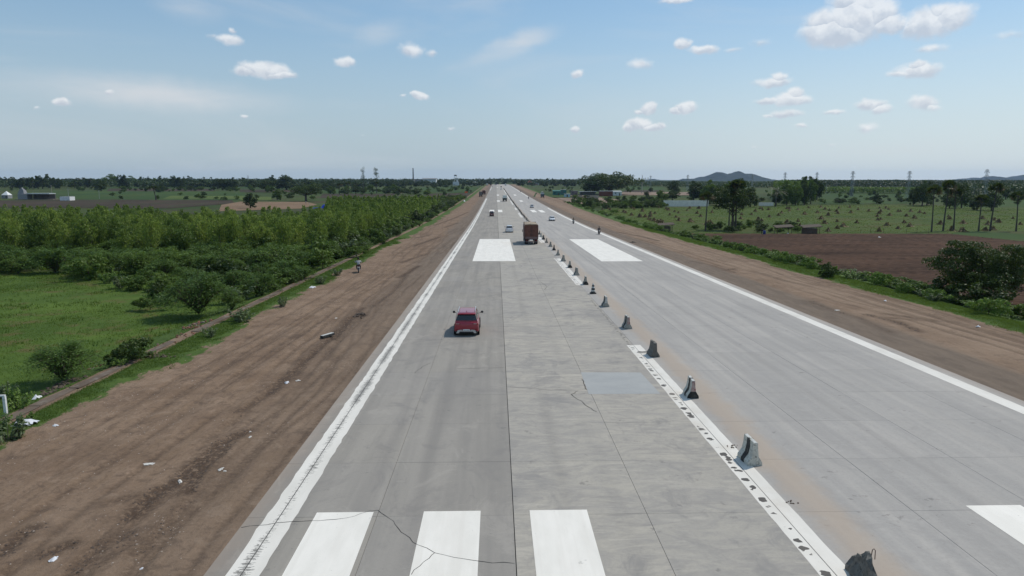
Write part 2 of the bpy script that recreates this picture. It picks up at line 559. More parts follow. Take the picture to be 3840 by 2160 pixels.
def m_paint(mode):
    def f(t, p):
        sx = t.new('ShaderNodeSeparateXYZ'); t.link(p, sx.inputs[0]); x = sx.outputs[0]
        n = t.noise(t.scale(p, (1, .3, 1)), 1.2, 4, .6)
        c = t.mix(t.ramp(n, .3, .7), (.66, .66, .635), (.74, .74, .72))
        con = t.mix(t.ramp(t.noise(p, 9, 4, .7), .3, .7), (.20, .20, .195), (.30, .295, .28))
        if mode == 'left':      # scraped off along the joint at x = -6.95
            d = t.math('ABSOLUTE', t.math('ADD', x, 6.95))
            thr = t.ramp(d, .46, .0, .70, .475)
            w_ = t.noise(t.scale(p, (1.3, 4.6, 1)), 2.8, 7, .80)
            big = t.noise(p, .23, 3, .5)
            thr = t.math('ADD', thr, t.ramp(big, .35, .65, .06, -.055))
            c = t.mix(t.ramp(t.math('SUBTRACT', w_, thr), 0, .03), c, con)
            c = t.mix(t.math('LESS_THAN', d, .016), c, (.09, .09, .085))
        if mode == 'mid':       # chipped in blots, dusty
            d = t.math('ABSOLUTE', t.math('SUBTRACT', x, 8.93))
            thr = t.ramp(d, .30, .05, .85, .55)
            w_ = t.noise(t.scale(p, (1.2, 2.0, 1)), 1.5, 3, .45, .2)
            c = t.mix(t.ramp(t.math('SUBTRACT', w_, thr), 0, .012), c, (.085, .08, .075))
            c = t.mix(t.math('LESS_THAN', t.math('ABSOLUTE', t.math('SUBTRACT', x, 9.17)), .014), c, (.10, .10, .095))
            c = t.mix(t.ramp(t.noise(p, .8, 4, .6), .45, .8, 0, .45), c, (.50, .45, .39))
        if mode == 'right':
            c = t.mix(t.ramp(t.noise(p, .5, 4, .6), .35, .8, 0, .4), c, (.52, .50, .46))
        if mode == 'block':
            s_ = t.noise(t.scale(p, (3.0, .06, 1)), 1.5, 3, .5)
            c = t.mix(t.ramp(s_, .45, .75, 0, .35), c, (.62, .61, .58))
            c = t.mix(t.ramp(t.noise(p, 2.2, 5, .7), .66, .7, 0, .35), c, con)
        c = t.mix(1.0, c, (1.14, 1.07, .99) if mode == 'block' else (1.02, .955, .88), 'MULTIPLY')
        return c, None, 0
    return f
P_LEFT = posmat('paint_scraped', m_paint('left'), .6)
P_MID = posmat('paint_chipped', m_paint('mid'), .6)
P_RIGHT = posmat('paint_dusty', m_paint('right'), .6)
P_BLOCK = posmat('paint_block', m_paint('block'), .6)

def m_dirt(side):
    def f(t, p):
        n1 = t.noise(p, .22, 5, .6)
        n2 = t.noise(t.scale(p, (1, .18, 1)), 1.6, 5, .65)      # drag marks along the road
        n3 = t.noise(p, 6.0, 5, .7)
        n4 = t.noise(p, 30.0, 3, .7)
        n5 = t.noise(p, 95.0, 2, .6)
        c = t.mix(t.ramp(n1, .35, .65), (.158, .116, .086), (.212, .160, .120))
        n6 = t.noise(t.scale(p, (3.4, .35, 1)), 1.3, 6, .7)
        c = t.mix(t.ramp(n6, .50, .72, 0, .6), c, (.095, .068, .052))
        c = t.mix(t.ramp(n6, .44, .30, 0, .45), c, (.27, .205, .160))
        c = t.mix(t.ramp(n2, .42, .70, 0, .5), c, (.165, .118, .080))
        c = t.mix(t.ramp(n3, .50, .70, 0, .6), c, (.090, .066, .052))
        n7 = t.noise(p, .9, 8, .74, .5)
        c = t.mix(t.ramp(n7, .52, .64, 0, .65), c, (.088, .066, .053))
        c = t.mix(t.ramp(n7, .47, .36, 0, .5), c, (.235, .185, .145))
        c = t.mix(t.math('MULTIPLY', attr(t, 'grey'), .85), c, t.mix(t.ramp(n2, .3, .7), (.112, .096, .082), (.158, .134, .112)))
        c = t.mix(t.math('MULTIPLY', attr(t, 'pale'), t.ramp(n3, .3, .65)), c, (.245, .192, .148))
        c = t.mix(t.math('MULTIPLY', attr(t, 'wet'), t.ramp(n3, .32, .54)), c, (.066, .048, .037))
        c = t.mix(t.ramp(n4, .62, .74, 0, .55), c, (.27, .215, .175))       # small stones
        c = t.mix(t.ramp(n5, .68, .76, 0, .6), c, (.42, .38, .33))
        c = t.mix(t.ramp(n4, .36, .28, 0, .6), c, (.065, .048, .038))
        c = t.mix(1.0, c, (1.22, 1.12, 1.02), 'MULTIPLY')
        g = t.math('ADD', attr(t, 'grass'), t.math('MULTIPLY', t.math('SUBTRACT', t.noise(t.scale(p, (1, .45, 1)), 1.3, 6, .74), .5), 1.6))
        gc = t.mix(t.ramp(t.noise(p, 1.4, 4, .6), .3, .7), (.050, .088, .020), (.085, .130, .028))
        c = t.mix(t.ramp(g, .42, .56), c, gc)
        h = t.math('ADD', t.math('MULTIPLY', n3, 1.0), t.math('MULTIPLY', n4, .35))
        return c, h, .9
    return f
DIRT = posmat('shoulder_dirt', m_dirt('l'), .95, .12)

def fieldmat(name, a, b, c=None, sc=.12, stretch=(1, 1, 1), fine=1.2, bump=.5):
    def f(t, p):
        q = t.scale(p, stretch)
        col = t.mix(t.ramp(t.noise(q, sc, 6, .65, .3), .34, .66), a, b)
        if c:
            col = t.mix(t.ramp(t.noise(q, sc * 3.1, 5, .65), .52, .68), col, c)
        n = t.noise(p, fine, 5, .7)
        dk = tuple(v * .5 for v in a)
        col = t.mix(t.ramp(n, .56, .80, 0, .7), col, dk)
        return col, n, bump
    return posmat(name, f, .95, .1)

M_MEADOW = fieldmat('meadow_grass', (.058, .098, .018), (.090, .140, .024), (.105, .095, .034), .10, fine=2.2)
M_GROUND = fieldmat('open_country', (.038, .060, .016), (.062, .082, .022), (.070, .054, .030), .012, (1, .5, 1), .15, .2)
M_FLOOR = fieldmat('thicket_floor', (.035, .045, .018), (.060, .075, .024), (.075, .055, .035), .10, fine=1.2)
def m_plough(t, p):
    mp = t.new('ShaderNodeMapping'); t.link(p, mp.inputs[0])
    mp.inputs['Rotation'].default_value = (0, 0, R(45)); mp.inputs['Scale'].default_value = (.05, .9, 1)
    q = mp.outputs[0]
    a = t.noise(q, 1.0, 6, .7, .2); b = t.noise(p, .07, 5, .6); f = t.noise(p, 1.8, 5, .7)
    c = t.mix(t.ramp(b, .35, .65), (.074, .044, .030), (.112, .064, .042))
    c = t.mix(t.ramp(a, .52, .64, 0, .75), c, (.040, .025, .018))
    c = t.mix(t.ramp(a, .46, .36, 0, .5), c, (.150, .092, .062))
    c = t.mix(t.ramp(f, .56, .75, 0, .55), c, (.05, .034, .028))
    return c, f, .8
M_PLOUGH = posmat('ploughed_soil', m_plough, .95, .1)
M_PLOUGHFAR = fieldmat('dark_soil', (.045, .034, .022), (.066, .047, .032), (.050, .058, .022), .03, (1, .5, 1), .5)
M_TAN = fieldmat('tan_soil', (.180, .118, .072), (.225, .150, .095), None, .05, (1, .5, 1), .6)
M_CROP = fieldmat('green_crop', (.034, .064, .016), (.050, .084, .020), (.066, .074, .024), .02, (1, .3, 1), .4)
M_CROPY = fieldmat('yellow_green_crop', (.080, .110, .028), (.100, .130, .032), (.062, .090, .026), .03, (1, .3, 1), .5)
M_STUBBLE = fieldmat('stook_field', (.050, .076, .016), (.078, .105, .020), (.085, .075, .028), .035, (.5, 1, 1), 1.1)
M_YARD = fieldmat('yard_earth', (.20, .14, .105), (.27, .20, .150), None, .10, (1, .5, 1), 1.1)
M_BED = pmat('joint_filler', (.06, .058, .054), .95)
M_CRACK = pmat('crack_fill', (.035, .033, .030), .95)
M_PATCH = fieldmat('new_concrete_patch', (.340, .343, .335), (.385, .385, .372), None, .6, (.4, 1, 1), 8, .1)
M_KERB = fieldmat('old_concrete_path', (.110, .085, .064), (.155, .120, .094), (.21, .18, .15), .5, (1, .6, 1), 6, .5)

def grid_sheet(name, xs, ys, zf, mat, parent=None, attrs=None, **props):
    X, Y = np.meshgrid(np.asarray(xs, float), np.asarray(ys, float))
    Z = zf(X, Y)
    V = np.stack([X.ravel(), Y.ravel(), np.broadcast_to(Z, X.shape).ravel()], 1)
    nx, ny = len(xs), len(ys)
    i = (np.arange(ny - 1)[:, None] * nx + np.arange(nx - 1)[None, :]).ravel()
    F = np.stack([i, i + 1, i + nx + 1, i + nx], 1)
    at = None
    if attrs:
        at = {k: ('POINT', np.clip(a(X, Y), 0, 1).ravel()) for k, a in attrs.items()}
    me = mesh(name, V, F, mat, attrs=at, smooth=True)
    return ob(name, me, parent, **props)

def rings(xs):
    return sorted(set(xs))
# one sheet of open country out to the horizon
gx = [-9000, -4000, -2000, -1000, -500, -250, -120, -60, -26, -22.6, 0, 41, 45, 80, 150, 300, 600, 1200, 2500, 5000, 9000]
grid_sheet('ground', gx, [-60] + [b for b in BRK[1:-1]] + [3000, 5000, 7000, 9500], lambda X, Y: zb(X, Y) - 0.15, M_GROUND, kind='structure')

# --- the concrete road: Empty > road bed, slabs, painted markings
road = ob('road', None, kind='structure')
XJ = [-7.96, -6.95, -3.85, .52, 4.82, 9.17, 13.5, 17.7, 21.9, 26.0]
YEND = 1480
ob_bed = grid_sheet('road_bed', [-7.95, 25.99], [-20, 190], lambda X, Y: zg(Y) - .06, M_BED, road)
NROW = 33
YJ1 = G(1935, 1931)[1]
PER = (G(1900, 1587)[1] - YJ1) / 2
PER = min(max(PER, 4.2), 4.9)
Y0 = YJ1 - 3 * PER
tilt = math.atan(-2.75 / 190 - 5.8 / 400 * 0)
tilt = math.atan((KN[1, 1] - KN[0, 1]) / (KN[1, 0] - KN[0, 0])) if False else math.atan(-0.01449)
slab_me = []
for i in range(9):
    wdt = XJ[i + 1] - XJ[i]
    g0 = .012 if abs(XJ[i] - .52) < .01 else .005
    g1 = .012 if abs(XJ[i + 1] - .52) < .01 else .005
    if i == 0: g0 = 0
    if i == 8: g1 = 0
    mb = MB().box(g0, wdt - g1, .004, PER - .004, -.20, 0, 0, bevel=.005)
    slab_me.append(mb.me('slab', [concrete]))
SLAB = [[None] * 9 for _ in range(NROW)]
for r in range(NROW):
    for i in range(9):
        y = Y0 + r * PER
        o = ob('slab', slab_me[i], road, (XJ[i], y, float(zg(y)) + RNG.uniform(-.0015, .0015)), (math.atan((float(zg(y + PER)) - float(zg(y))) / PER), 0, 0))
YS1 = Y0 + NROW * PER
grid_sheet('far_concrete', [-7.96, 26.0], [YS1 + .01] + [b for b in BRK if YS1 < b < YEND] + [YEND], lambda X, Y: zg(Y) - .0, concrete, road)
grid_sheet('near_concrete', [-7.96, 26.0], [-30, Y0 - .01], lambda X, Y: zg(Y) - .0, concrete, road)

def poly_sheet(name, pts, off, mat, parent=None, base=zg, **props):
    bm = bmesh.new()
    vs = [bm.verts.new((p[0], p[1], 0)) for p in pts]
    bm.faces.new(vs)
    ymin, ymax = min(p[1] for p in pts), max(p[1] for p in pts)
    for b in BRK:
        if ymin < b < ymax:
            bmesh.ops.bisect_plane(bm, geom=bm.verts[:] + bm.edges[:] + bm.faces[:], plane_co=(0, b, 0), plane_no=(0, 1, 0))
    bmesh.ops.recalc_face_normals(bm, faces=bm.faces)
    for v in bm.verts:
        v.co.z = float(base(v.co.x, v.co.y) if base is zb else zg(v.co.y)) + off
    for f in bm.faces:
        if f.normal.z < 0:
            f.normal_flip()
    me = bpy.data.meshes.new(name); bm.to_mesh(me); bm.free()
    me.materials.append(mat)
    return ob(name, me, parent, **props)
def rect(x0, x1, y0, y1):
    return [(x0, y0), (x1, y0), (x1, y1), (x0, y1)]

def ragged(x0, x1, y0, y1, amp, step, seed):
    """a painted strip whose two long edges wander a little"""
    ys = np.arange(y0, y1, step)
    L = [(x0 + (vn(np.array([y * 2.1]), np.array([1.0]), seed)[0] - .5) * amp, y) for y in ys]
    Rr = [(x1 + (vn(np.array([y * 2.1]), np.array([9.0]), seed)[0] - .5) * amp, y) for y in ys[::-1]]
    return L + Rr
def strip(name, x0, x1, y0, y1, mat, amp=.06, step=.8):
    ys = list(np.arange(y0, min(y1, 120), step)) + [b for b in BRK if max(120, y0) < b < y1] + [y1]
    if y0 >= 120: ys = [y0] + ys
    ys = sorted(set(ys))
    V = []; F = []
    for k, y in enumerate(ys):
        a = (float(vn(np.array([y * 1.9]), np.array([x0]), 3)) - .5) * amp if y < 120 else 0
        b = (float(vn(np.array([y * 1.9]), np.array([x1]), 5)) - .5) * amp if y < 120 else 0
        z = float(zg(y)) + .004
        V += [(x0 + a, y, z), (x1 + b, y, z)]
        if k: F.append((2 * k - 2, 2 * k - 1, 2 * k + 1, 2 * k))
    return ob(name, mesh(name, V, F, mat), road)
def YY(u, v): return G(u, v)[1]
strip('edge_line', -7.38, -6.45, 5, YY(1824, 744), P_LEFT, .10, .35)
strip('edge_line', -7.3, -6.5, YY(1838, 714), YY(1850, 700), P_LEFT)
strip('edge_line', 24.45, 25.3, 5, YY(2055, 780), P_RIGHT, .04)
strip('edge_line', 24.45, 25.25, YY(1971, 738), YY(1905, 698), P_RIGHT)
strip('edge_line', 8.72, 9.65, 5, YY(2350, 1294), P_MID, .03, .3)
def zq(u, v): return YY(1500 + u / 2.576, 550 + v / 2.576)
for a, b in ((1340, 1080), (930, 872), (683, 640), (612, 590)):
    strip('edge_line', 8.72, 9.65, zq(1500, a), zq(1500, b), P_MID, .12, .4)
for a, b in ((560, 520), (505, 470), (455, 420)):
    strip('edge_line', 8.8, 9.6, zq(1500, a), zq(1500, b), P_MID)
# big touchdown bars at the near end
YB = YY(1700, 1917)
for x0, x1 in ((-5.83, -4.0), (-2.38, -.54), (1.05, 2.92), (15.46, 17.3), (18.94, 20.8), (22.35, 24.1)):
    poly_sheet('painted_bar', [(x0, 4), (x1, 4)] + [(x1, YB), (x0, YB)], .006, P_BLOCK, road)
def quad_px(name, q, mat, off=.006):
    pts = [G(1500 + a / 2.576, 550 + b / 2.576) for a, b in q]
    x0 = (pts[0][0] + pts[3][0]) / 2; x1 = (pts[1][0] + pts[2][0]) / 2
    y0 = (pts[0][1] + pts[1][1]) / 2; y1 = (pts[2][1] + pts[3][1]) / 2
    return poly_sheet(name, rect(x0, x1, y0, y1), off, mat, road)
quad_px('painted_block', [(703, 1108), (1113, 1104), (1062, 892), (768, 893)], P_BLOCK)
quad_px('painted_block', [(1937, 1106), (2347, 1109), (1917, 895), (1636, 893)], P_BLOCK)
for q in ([(863, 632), (911, 632), (910, 610), (868, 610)], [(947, 632), (991, 632), (986, 610), (946, 610)],
          [(1278, 634), (1321, 634), (1302, 611), (1257, 611)], [(1360, 635), (1402, 635), (1378, 612), (1333, 612)],
          [(937, 531), (967, 531), (966, 519), (937, 519)], [(1162, 531), (1190, 531), (1180, 519), (1151, 519)],
          [(935, 472), (957, 472), (956, 463), (935, 463)], [(1102, 472), (1125, 472), (1118, 463), (1096, 463)],
          [(936, 397), (944, 397), (944, 392), (936, 392)]):
    quad_px('painted_block', q, P_BLOCK)
# repaired slab and cracks
a = [G(1850 + u / 3.623, 1300 + v / 3.623) for u, v in ((1295, 645), (2270, 640), (2000, 352), (1190, 350))]
poly_sheet('concrete_patch', [(p[0], p[1]) for p in a], .005, M_PATCH, road)
_mv = []; _mf = []
_rm = random.Random(77); _y = YY(2350, 1294) + .2
while _y < YY(2262, 1125):
    if _rm.random() < .86:
        a_ = _rm.uniform(8.74, 8.86); b_ = a_ + _rm.uniform(.16, .34); w_ = _rm.uniform(.035, .075); z_ = float(zg(_y)) + .004; n_ = len(_mv)
        _mv += [(a_, _y - w_ * .4, z_), ((a_ + b_) / 2, _y - w_, z_), (b_, _y + _rm.uniform(-.04, .04), z_), ((a_ + b_) / 2, _y + w_, z_)]; _mf.append((n_, n_ + 1, n_ + 2, n_ + 3))
    _y += _rm.uniform(.34, .52)
ob('scored_marks', mesh('scored_marks', _mv, _mf, M_CRACK), road, kind='stuff')
def crack(pts, wd=.035, parent=road):
    P = [Vector(G(*p)) for p in pts]
    Q = []
    for i in range(len(P) - 1):
        n = max(2, int((P[i + 1] - P[i]).length / .25))
        for k in range(n):
            q = P[i].lerp(P[i + 1], k / n)
            if k: q += Vector((random.uniform(-.05, .05), random.uniform(-.05, .05), 0))
            Q.append(q)
    Q.append(P[-1])
    V = []; F = []
    for i, q in enumerate(Q):
        d = (Q[min(i + 1, len(Q) - 1)] - Q[max(0, i - 1)]); d.z = 0; d.normalize()
        s = Vector((-d.y, d.x, 0)) * wd * random.uniform(.15, .42)
        for e in (q + s, q - s):
            V.append((e.x, e.y, float(zg(e.y)) + .0085))
        if i: F.append((2 * i - 2, 2 * i - 1, 2 * i + 1, 2 * i))
    return ob('crack', mesh('crack', V, F, M_CRACK), parent)
Z3 = lambda u, v: (800 + u / 1.717, 1500 + v / 1.717)
Z6 = lambda u, v: (1850 + u / 3.623, 1300 + v / 3.623)
crack([Z3(1000, 715), Z3(1060, 710), Z3(1100, 740), Z3(1160, 780), Z3(1240, 870), Z3(1320, 935), Z3(1425, 985), Z3(1600, 1022), Z3(1740, 1042), Z3(1940, 1053)], .030)
crack([Z3(1425, 985), Z3(1390, 1020), Z3(1330, 1070), Z3(1275, 1125)], .03)
crack([Z3(180, 822), Z3(400, 793), Z3(620, 778), Z3(850, 762), Z3(1000, 718)], .035)
crack([Z6(180, 543), Z6(420, 560), Z6(780, 592), Z6(1050, 590), Z6(1270, 580)], .035)
crack([Z6(1160, 600), Z6(1060, 648), Z6(1100, 685), Z6(1200, 740), Z6(1290, 820), Z6(1350, 862), Z6(1405, 882)], .045)
crack([Z6(1200, 440), Z6(1240, 520), Z6(1270, 585)], .05)
crack([(1500 + 1355 / 2.576, 550 + 1305 / 2.576), (1500 + 1420 / 2.576, 550 + 1350 / 2.576), (1500 + 1395 / 2.576, 550 + 1385 / 2.576)], .06)
crack([Z6(-500, 300), Z6(-200, 292), Z6(150, 286)], .03)
crack([(1555, 1400), (1590, 1372), (1615, 1360)], .03)

# --- shoulders: real relief with ruts
def polyd(X, Y, pts):
    D = np.full(X.shape, 1e9)
    for i in range(len(pts) - 1):
        ax, ay = pts[i]; bx, by = pts[i + 1]
        dx, dy = bx - ax, by - ay
        L2 = dx * dx + dy * dy + 1e-9
        t = np.clip(((X - ax) * dx + (Y - ay) * dy) / L2, 0, 1)
        D = np.minimum(D, np.hypot(X - ax - t * dx, Y - ay - t * dy))
    return D
Z4 = lambda u, v: (u / 2.342, 1600 + v / 2.342)
ZA = lambda u, v: (u / 1.84, 1000 + v / 1.84)
ZB = lambda u, v: (1500 + u / 2.576, 550 + v / 2.576)
ZC = lambda u, v: (2200 + u / 3.0667, 600 + v / 3.0667)
ZD = lambda u, v: (3000 + u / 2.23, 600 + v / 2.23)
def W2(f, pts): return [G(*f(*p))[:2] for p in pts]
RUTS = [(W2(Z4, [(1150, 780), (1400, 570), (1580, 450), (1770, 270)]), 1.0), (W2(Z4, [(1640, 570), (1700, 420), (1850, 290), (2000, 140)]), .8),
        (W2(Z4, [(620, 1290), (900, 1000), (1100, 960)]), .6), (W2(Z4, [(0, 1110), (200, 940), (280, 890)]), .8), (W2(Z4, [(380, 1110), (620, 1030)]), .8),
        (W2(Z4, [(1180, 1100), (1400, 920), (1640, 640)]), .5), (W2(Z4, [(700, 1300), (1080, 1060), (1400, 930)]), .4), (W2(Z4, [(910, 670), (1240, 600)]), .5),
        (W2(ZA, [(1260, 1420), (1500, 1230), (1700, 1130)]), .8), (W2(ZA, [(1850, 870), (2000, 740), (2200, 560), (2500, 280)]), .8),
        (W2(ZA, [(1640, 1000), (1850, 880), (2080, 700)]), .6), (W2(ZA, [(1400, 1200), (1700, 1000)]), .4), (W2(ZA, [(2240, 640), (2400, 420), (2490, 340)]), .5),
        (W2(ZA, [(2300, 500), (2420, 350), (2510, 335)]), 1.0), (W2(ZA, [(2560, 280), (2700, 180), (2800, 60)]), .6),
        (W2(ZB, [(0, 1260), (100, 1200), (180, 1150)]), 1.0), (W2(ZB, [(0, 1120), (150, 1070), (270, 1030)]), .8), (W2(ZB, [(130, 960), (300, 900), (390, 870)]), 1.3),
        (W2(ZB, [(160, 880), (300, 850), (380, 850)]), 1.3), (W2(ZB, [(330, 760), (500, 700), (660, 630)]), 1.0), (W2(ZB, [(430, 780), (560, 735)]), 1.0), (W2(ZB, [(560, 560), (720, 540)]), 1.0)]
RUTSR = [(W2(ZC, [(370, 830), (640, 880), (830, 930)]), 1.0), (W2(ZC, [(560, 860), (760, 915)]), .8), (W2(ZC, [(1200, 1160), (1400, 1200), (1700, 1290)]), .6), (W2(ZC, [(1590, 1270), (1700, 1245)]), .8),
         (W2(ZC, [(1900, 1270), (2300, 1390), (2576, 1450)]), .5), (W2(ZD, [(560, 1290), (800, 1350), (990, 1430)]), .8), (W2(ZD, [(640, 1310), (900, 1330), (1100, 1340)]), .6),
         (W2(ZD, [(80, 1180), (200, 1230), (500, 1320), (760, 1440)]), .5), (W2(ZD, [(700, 1280), (980, 1320)]), .8)]
def rutsum(X, Y, ruts, wd, noi):
    s = np.zeros(X.shape)
    for pts, k in ruts:
        d = polyd(X + .25 * (fbm(X * 1.2, Y * 1.2, 5) - .5), Y, pts)
        s = np.maximum(s, k * np.exp(-(d / wd) ** 2))
    return s
def tracks(X, Y, x0, x1, seed, n):
    """long faint wheel tracks that wander along the shoulder and come in pairs"""
    rg = random.Random(seed); s = np.zeros(X.shape)
    for k in range(n):
        a = rg.uniform(x0, x1); b = rg.uniform(-.05, .05); ph = rg.uniform(0, 50)
        xc = a + b * (Y - 50) + 2.2 * (vn(Y * .035 + ph, Y * 0 + k, seed) - .5) + .5 * (vn(Y * .2 + ph, Y * 0 + k, seed + 5) - .5)
        m = np.clip(vn(Y * .06 + ph, Y * 0 + k * 3, seed + 9) * 2.4 - .7, 0, 1)
        for dx in (0, 1.5):
            s = np.maximum(s, m * np.exp(-((X - xc - dx) / .15) ** 2))
    return s
def relief(X, Y, ruts):
    r = .07 * (fbm(X * .5, Y * .25, 2) - .5) + .075 * (fbm(X * 2.2, Y * 1.1, 8, 4, .6) - .5) + .05 * (fbm(X * 2.6, Y * .22, 9, 4, .6) - .5)
    near = np.clip(1.4 - Y / 160, .3, 1)
    s1 = rutsum(X, Y, ruts, .20, 0); s2 = rutsum(X, Y, ruts, .48, 0)
    cl = fbm(X * 5, Y * 4, 21, 3, .6)
    r = r - .11 * s1 + .10 * s2 * (cl - .1)
    r = r + .035 * s2 * (fbm(X * 9, Y * 7, 33, 2) - .5)
    tr = tracks(X, Y, -18, -10, 5, 13) if ruts is RUTS else tracks(X, Y, 31, 38, 6, 10)
    r = r - .06 * tr
    par = np.sin(X * 4.1 + 2.5 * fbm(X * .2, Y * .05, 4)) * .012
    return np.maximum((r + par) * near, -.085)      # never below the open country under it
def relL(X, Y):
    e = np.clip((-7.96 - X) / .7, 0, 1)
    base = zb(X, Y) - .012 - .02 * e
    berm = .05 * np.exp(-((X + 21.0) / .7) ** 2)
    return base + relief(X, Y, RUTS) * e + berm - .02 * (1 - e) * 0
def grassL(X, Y):
    e = -19.5 + 3.2 * (fbm(X * .3, Y * .14, 40) - .5) + np.clip((Y - 150) / 400, 0, 1) * 1.0
    g = .5 + (e - X) * .42
    g = np.where(X < -21.7, np.where(X > -22.9, .15, .9), g)
    return g
def greyL(X, Y):
    return np.clip((X + 12.8 + 3.0 * (fbm(X * .25, Y * .04, 61) - .5)) / 2.2, 0, 1) * np.interp(Y, [30, 110], [.25, 1.0])
ysL = [8]
while ysL[-1] < 1480:
    ysL.append(ysL[-1] + max(.13, ysL[-1] * .0062))
ysL = np.array(ysL)
grid_sheet('dirt_shoulder', np.concatenate([np.arange(-27.5, -19.5, .25), np.arange(-19.5, -7.9, .13)]), ysL, relL, DIRT, kind='structure',
           attrs={'grass': grassL, 'grey': greyL, 'wet': lambda X, Y: np.maximum(rutsum(X, Y, RUTS, .42, 0) * 1.2, .62 * tracks(X, Y, -18, -10, 5, 13)), 'pale': lambda X, Y: np.clip(fbm(X * .4, Y * .15, 70) * 2.2 - 1.35, 0, .55)})
def relR(X, Y):
    e = np.clip((X - 26.0) / .7, 0, 1)
    return zb(X, Y) - .012 - .02 * e + relief(X, Y, RUTSR) * e + .06 * np.exp(-((X - 40) / 1.0) ** 2)
def grassR(X, Y):
    e = 38.3 + 2.0 * (fbm(X * .3, Y * .12, 44) - .5) + np.clip((Y - 200) / 300, 0, 1) * 2.5
    yard = np.exp(-((Y - 500) / 70) ** 2) * 8
    return .5 + (X - e - yard) * .5
def greyR(X, Y):
    return np.clip((30.3 - X + 1.6 * (fbm(X * .3, Y * .05, 62) - .5)) / 1.0, 0, 1)
grid_sheet('dirt_shoulder', np.concatenate([np.arange(25.95, 39.5, .16), np.arange(39.5, 47, .3)]), ysL, relR, DIRT, kind='structure',
           attrs={'grass': grassR, 'grey': greyR, 'wet': lambda X, Y: np.maximum(rutsum(X, Y, RUTSR, .5, 0), .6 * tracks(X, Y, 31, 38, 6, 10)),
                  'pale': lambda X, Y: np.clip(1 - np.abs(X - 34) / 4.5 + 1.2 * (fbm(X * .5, Y * .2, 71) - .5), 0, 1) * .9})
# old concrete path / drain cover along the left verge, in cast lengths
kerb = ob('drain_path', None, kind='structure')
y = 14.0
while y < 112:
    L = random.uniform(2.6, 3.4)
    if not (46 < y < 49) and random.random() > .12:
        dz = random.uniform(-.02, .015)
        z0, z1 = float(zg(y)), float(zg(y + L))
        V = []
        for yy, zz in ((y, z0), (y + L - .05, z1)):
            jx = random.uniform(-.09, .09)
            for xx, h in ((-22.5, -.25), (-22.5, .02), (-22.0, .02), (-22.0, -.25)):
                V.append((xx + jx + random.uniform(-.05, .05), yy, zz + h + dz))
        F = [(0, 1, 2, 3), (7, 6, 5, 4), (0, 4, 5, 1), (1, 5, 6, 2), (2, 6, 7, 3)]
        ob('kerb_stone', mesh('kerb_stone', V, F, M_KERB), kerb)
    y += L

# --- fields
FO = FIELD
def fp(name, pts, mat, off=0.0):
    P = [G(u, v, FO) for u, v in pts]
    return poly_sheet(name, [(p[0], p[1]) for p in P], off, mat, None, zb, kind='structure')
poly_sheet('meadow', rect(-170, -26.2, 5, 96), -.03, M_MEADOW, None, zb, kind='structure')
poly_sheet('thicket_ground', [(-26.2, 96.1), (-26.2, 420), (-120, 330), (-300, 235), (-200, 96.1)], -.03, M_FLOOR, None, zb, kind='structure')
fp('ploughed_field', [(-60, 777), (640, 781), (880, 762), (870, 751), (400, 748), (-60, 752)], M_PLOUGHFAR, -.02)
fp('bare_field', [(820, 792), (1130, 782), (1190, 767), (1150, 757), (900, 756), (830, 768)], M_TAN, .0)
fp('crop_field', [(180, 748), (915, 750), (920, 719), (560, 714), (190, 716)], M_CROP, -.02)
fp('crop_field', [(610, 745), (916, 746), (914, 735), (640, 734)], M_CROPY, 0)
fp('fallow_field', [(400, 717), (800, 717), (805, 708), (410, 707)], M_PLOUGHFAR, 0)
fp('crop_field', [(400, 706.5), (1100, 706), (1000, 700), (420, 700)], M_CROP, 0)
fp('crop_field', [(900, 750), (1020, 750), (1015, 738), (905, 738)], M_CROPY, .02)
fp('fallow_field', [(900, 721), (1110, 721), (1100, 712), (900, 711)], M_PLOUGHFAR, .02)
fp('fallow_field', [(1200, 742), (1480, 740), (1480, 727), (1210, 727)], M_PLOUGHFAR, .0)
fp('crop_field', [(1200, 724), (1480, 724), (1490, 710), (1210, 710)], M_CROP, .0)
fp('crop_field', [(1560, 725), (1775, 724), (1800, 702), (1580, 702)], M_CROP, .0)
fp('fallow_field', [(1610, 752), (1735, 747), (1775, 726), (1600, 727)], M_PLOUGHFAR, .02)
fp('crop_field', [(2345, 713), (2490, 713), (2490, 699), (2363, 699)], M_CROP, 0)
fp('fallow_field', [(2335, 720), (2490, 720), (2490, 713.2), (2345, 713.2)], M_PLOUGHFAR, 0)
fp('fallow_field', [(2320, 732), (2600, 732), (2600, 720.2), (2335, 720.2)], M_YARD, -.01)
fp('crop_field', [(2000, 742), (2150, 742), (2120, 722), (2010, 722)], M_CROP, 0)
fp('crop_field', [(3070, 765), (3440, 764), (3420, 718), (3080, 716)], M_CROP, 0)
fp('crop_field', [(3560, 776), (3900, 778), (3900, 740), (3560, 740)], M_CROP, 0)
# the yard in front of the roadside shops
poly_sheet('yard', [(46.8, 415), (46.8, 620), (75, 620), (88, 500), (80, 440), (60, 420)], .02, M_YARD, None, zb, kind='structure')
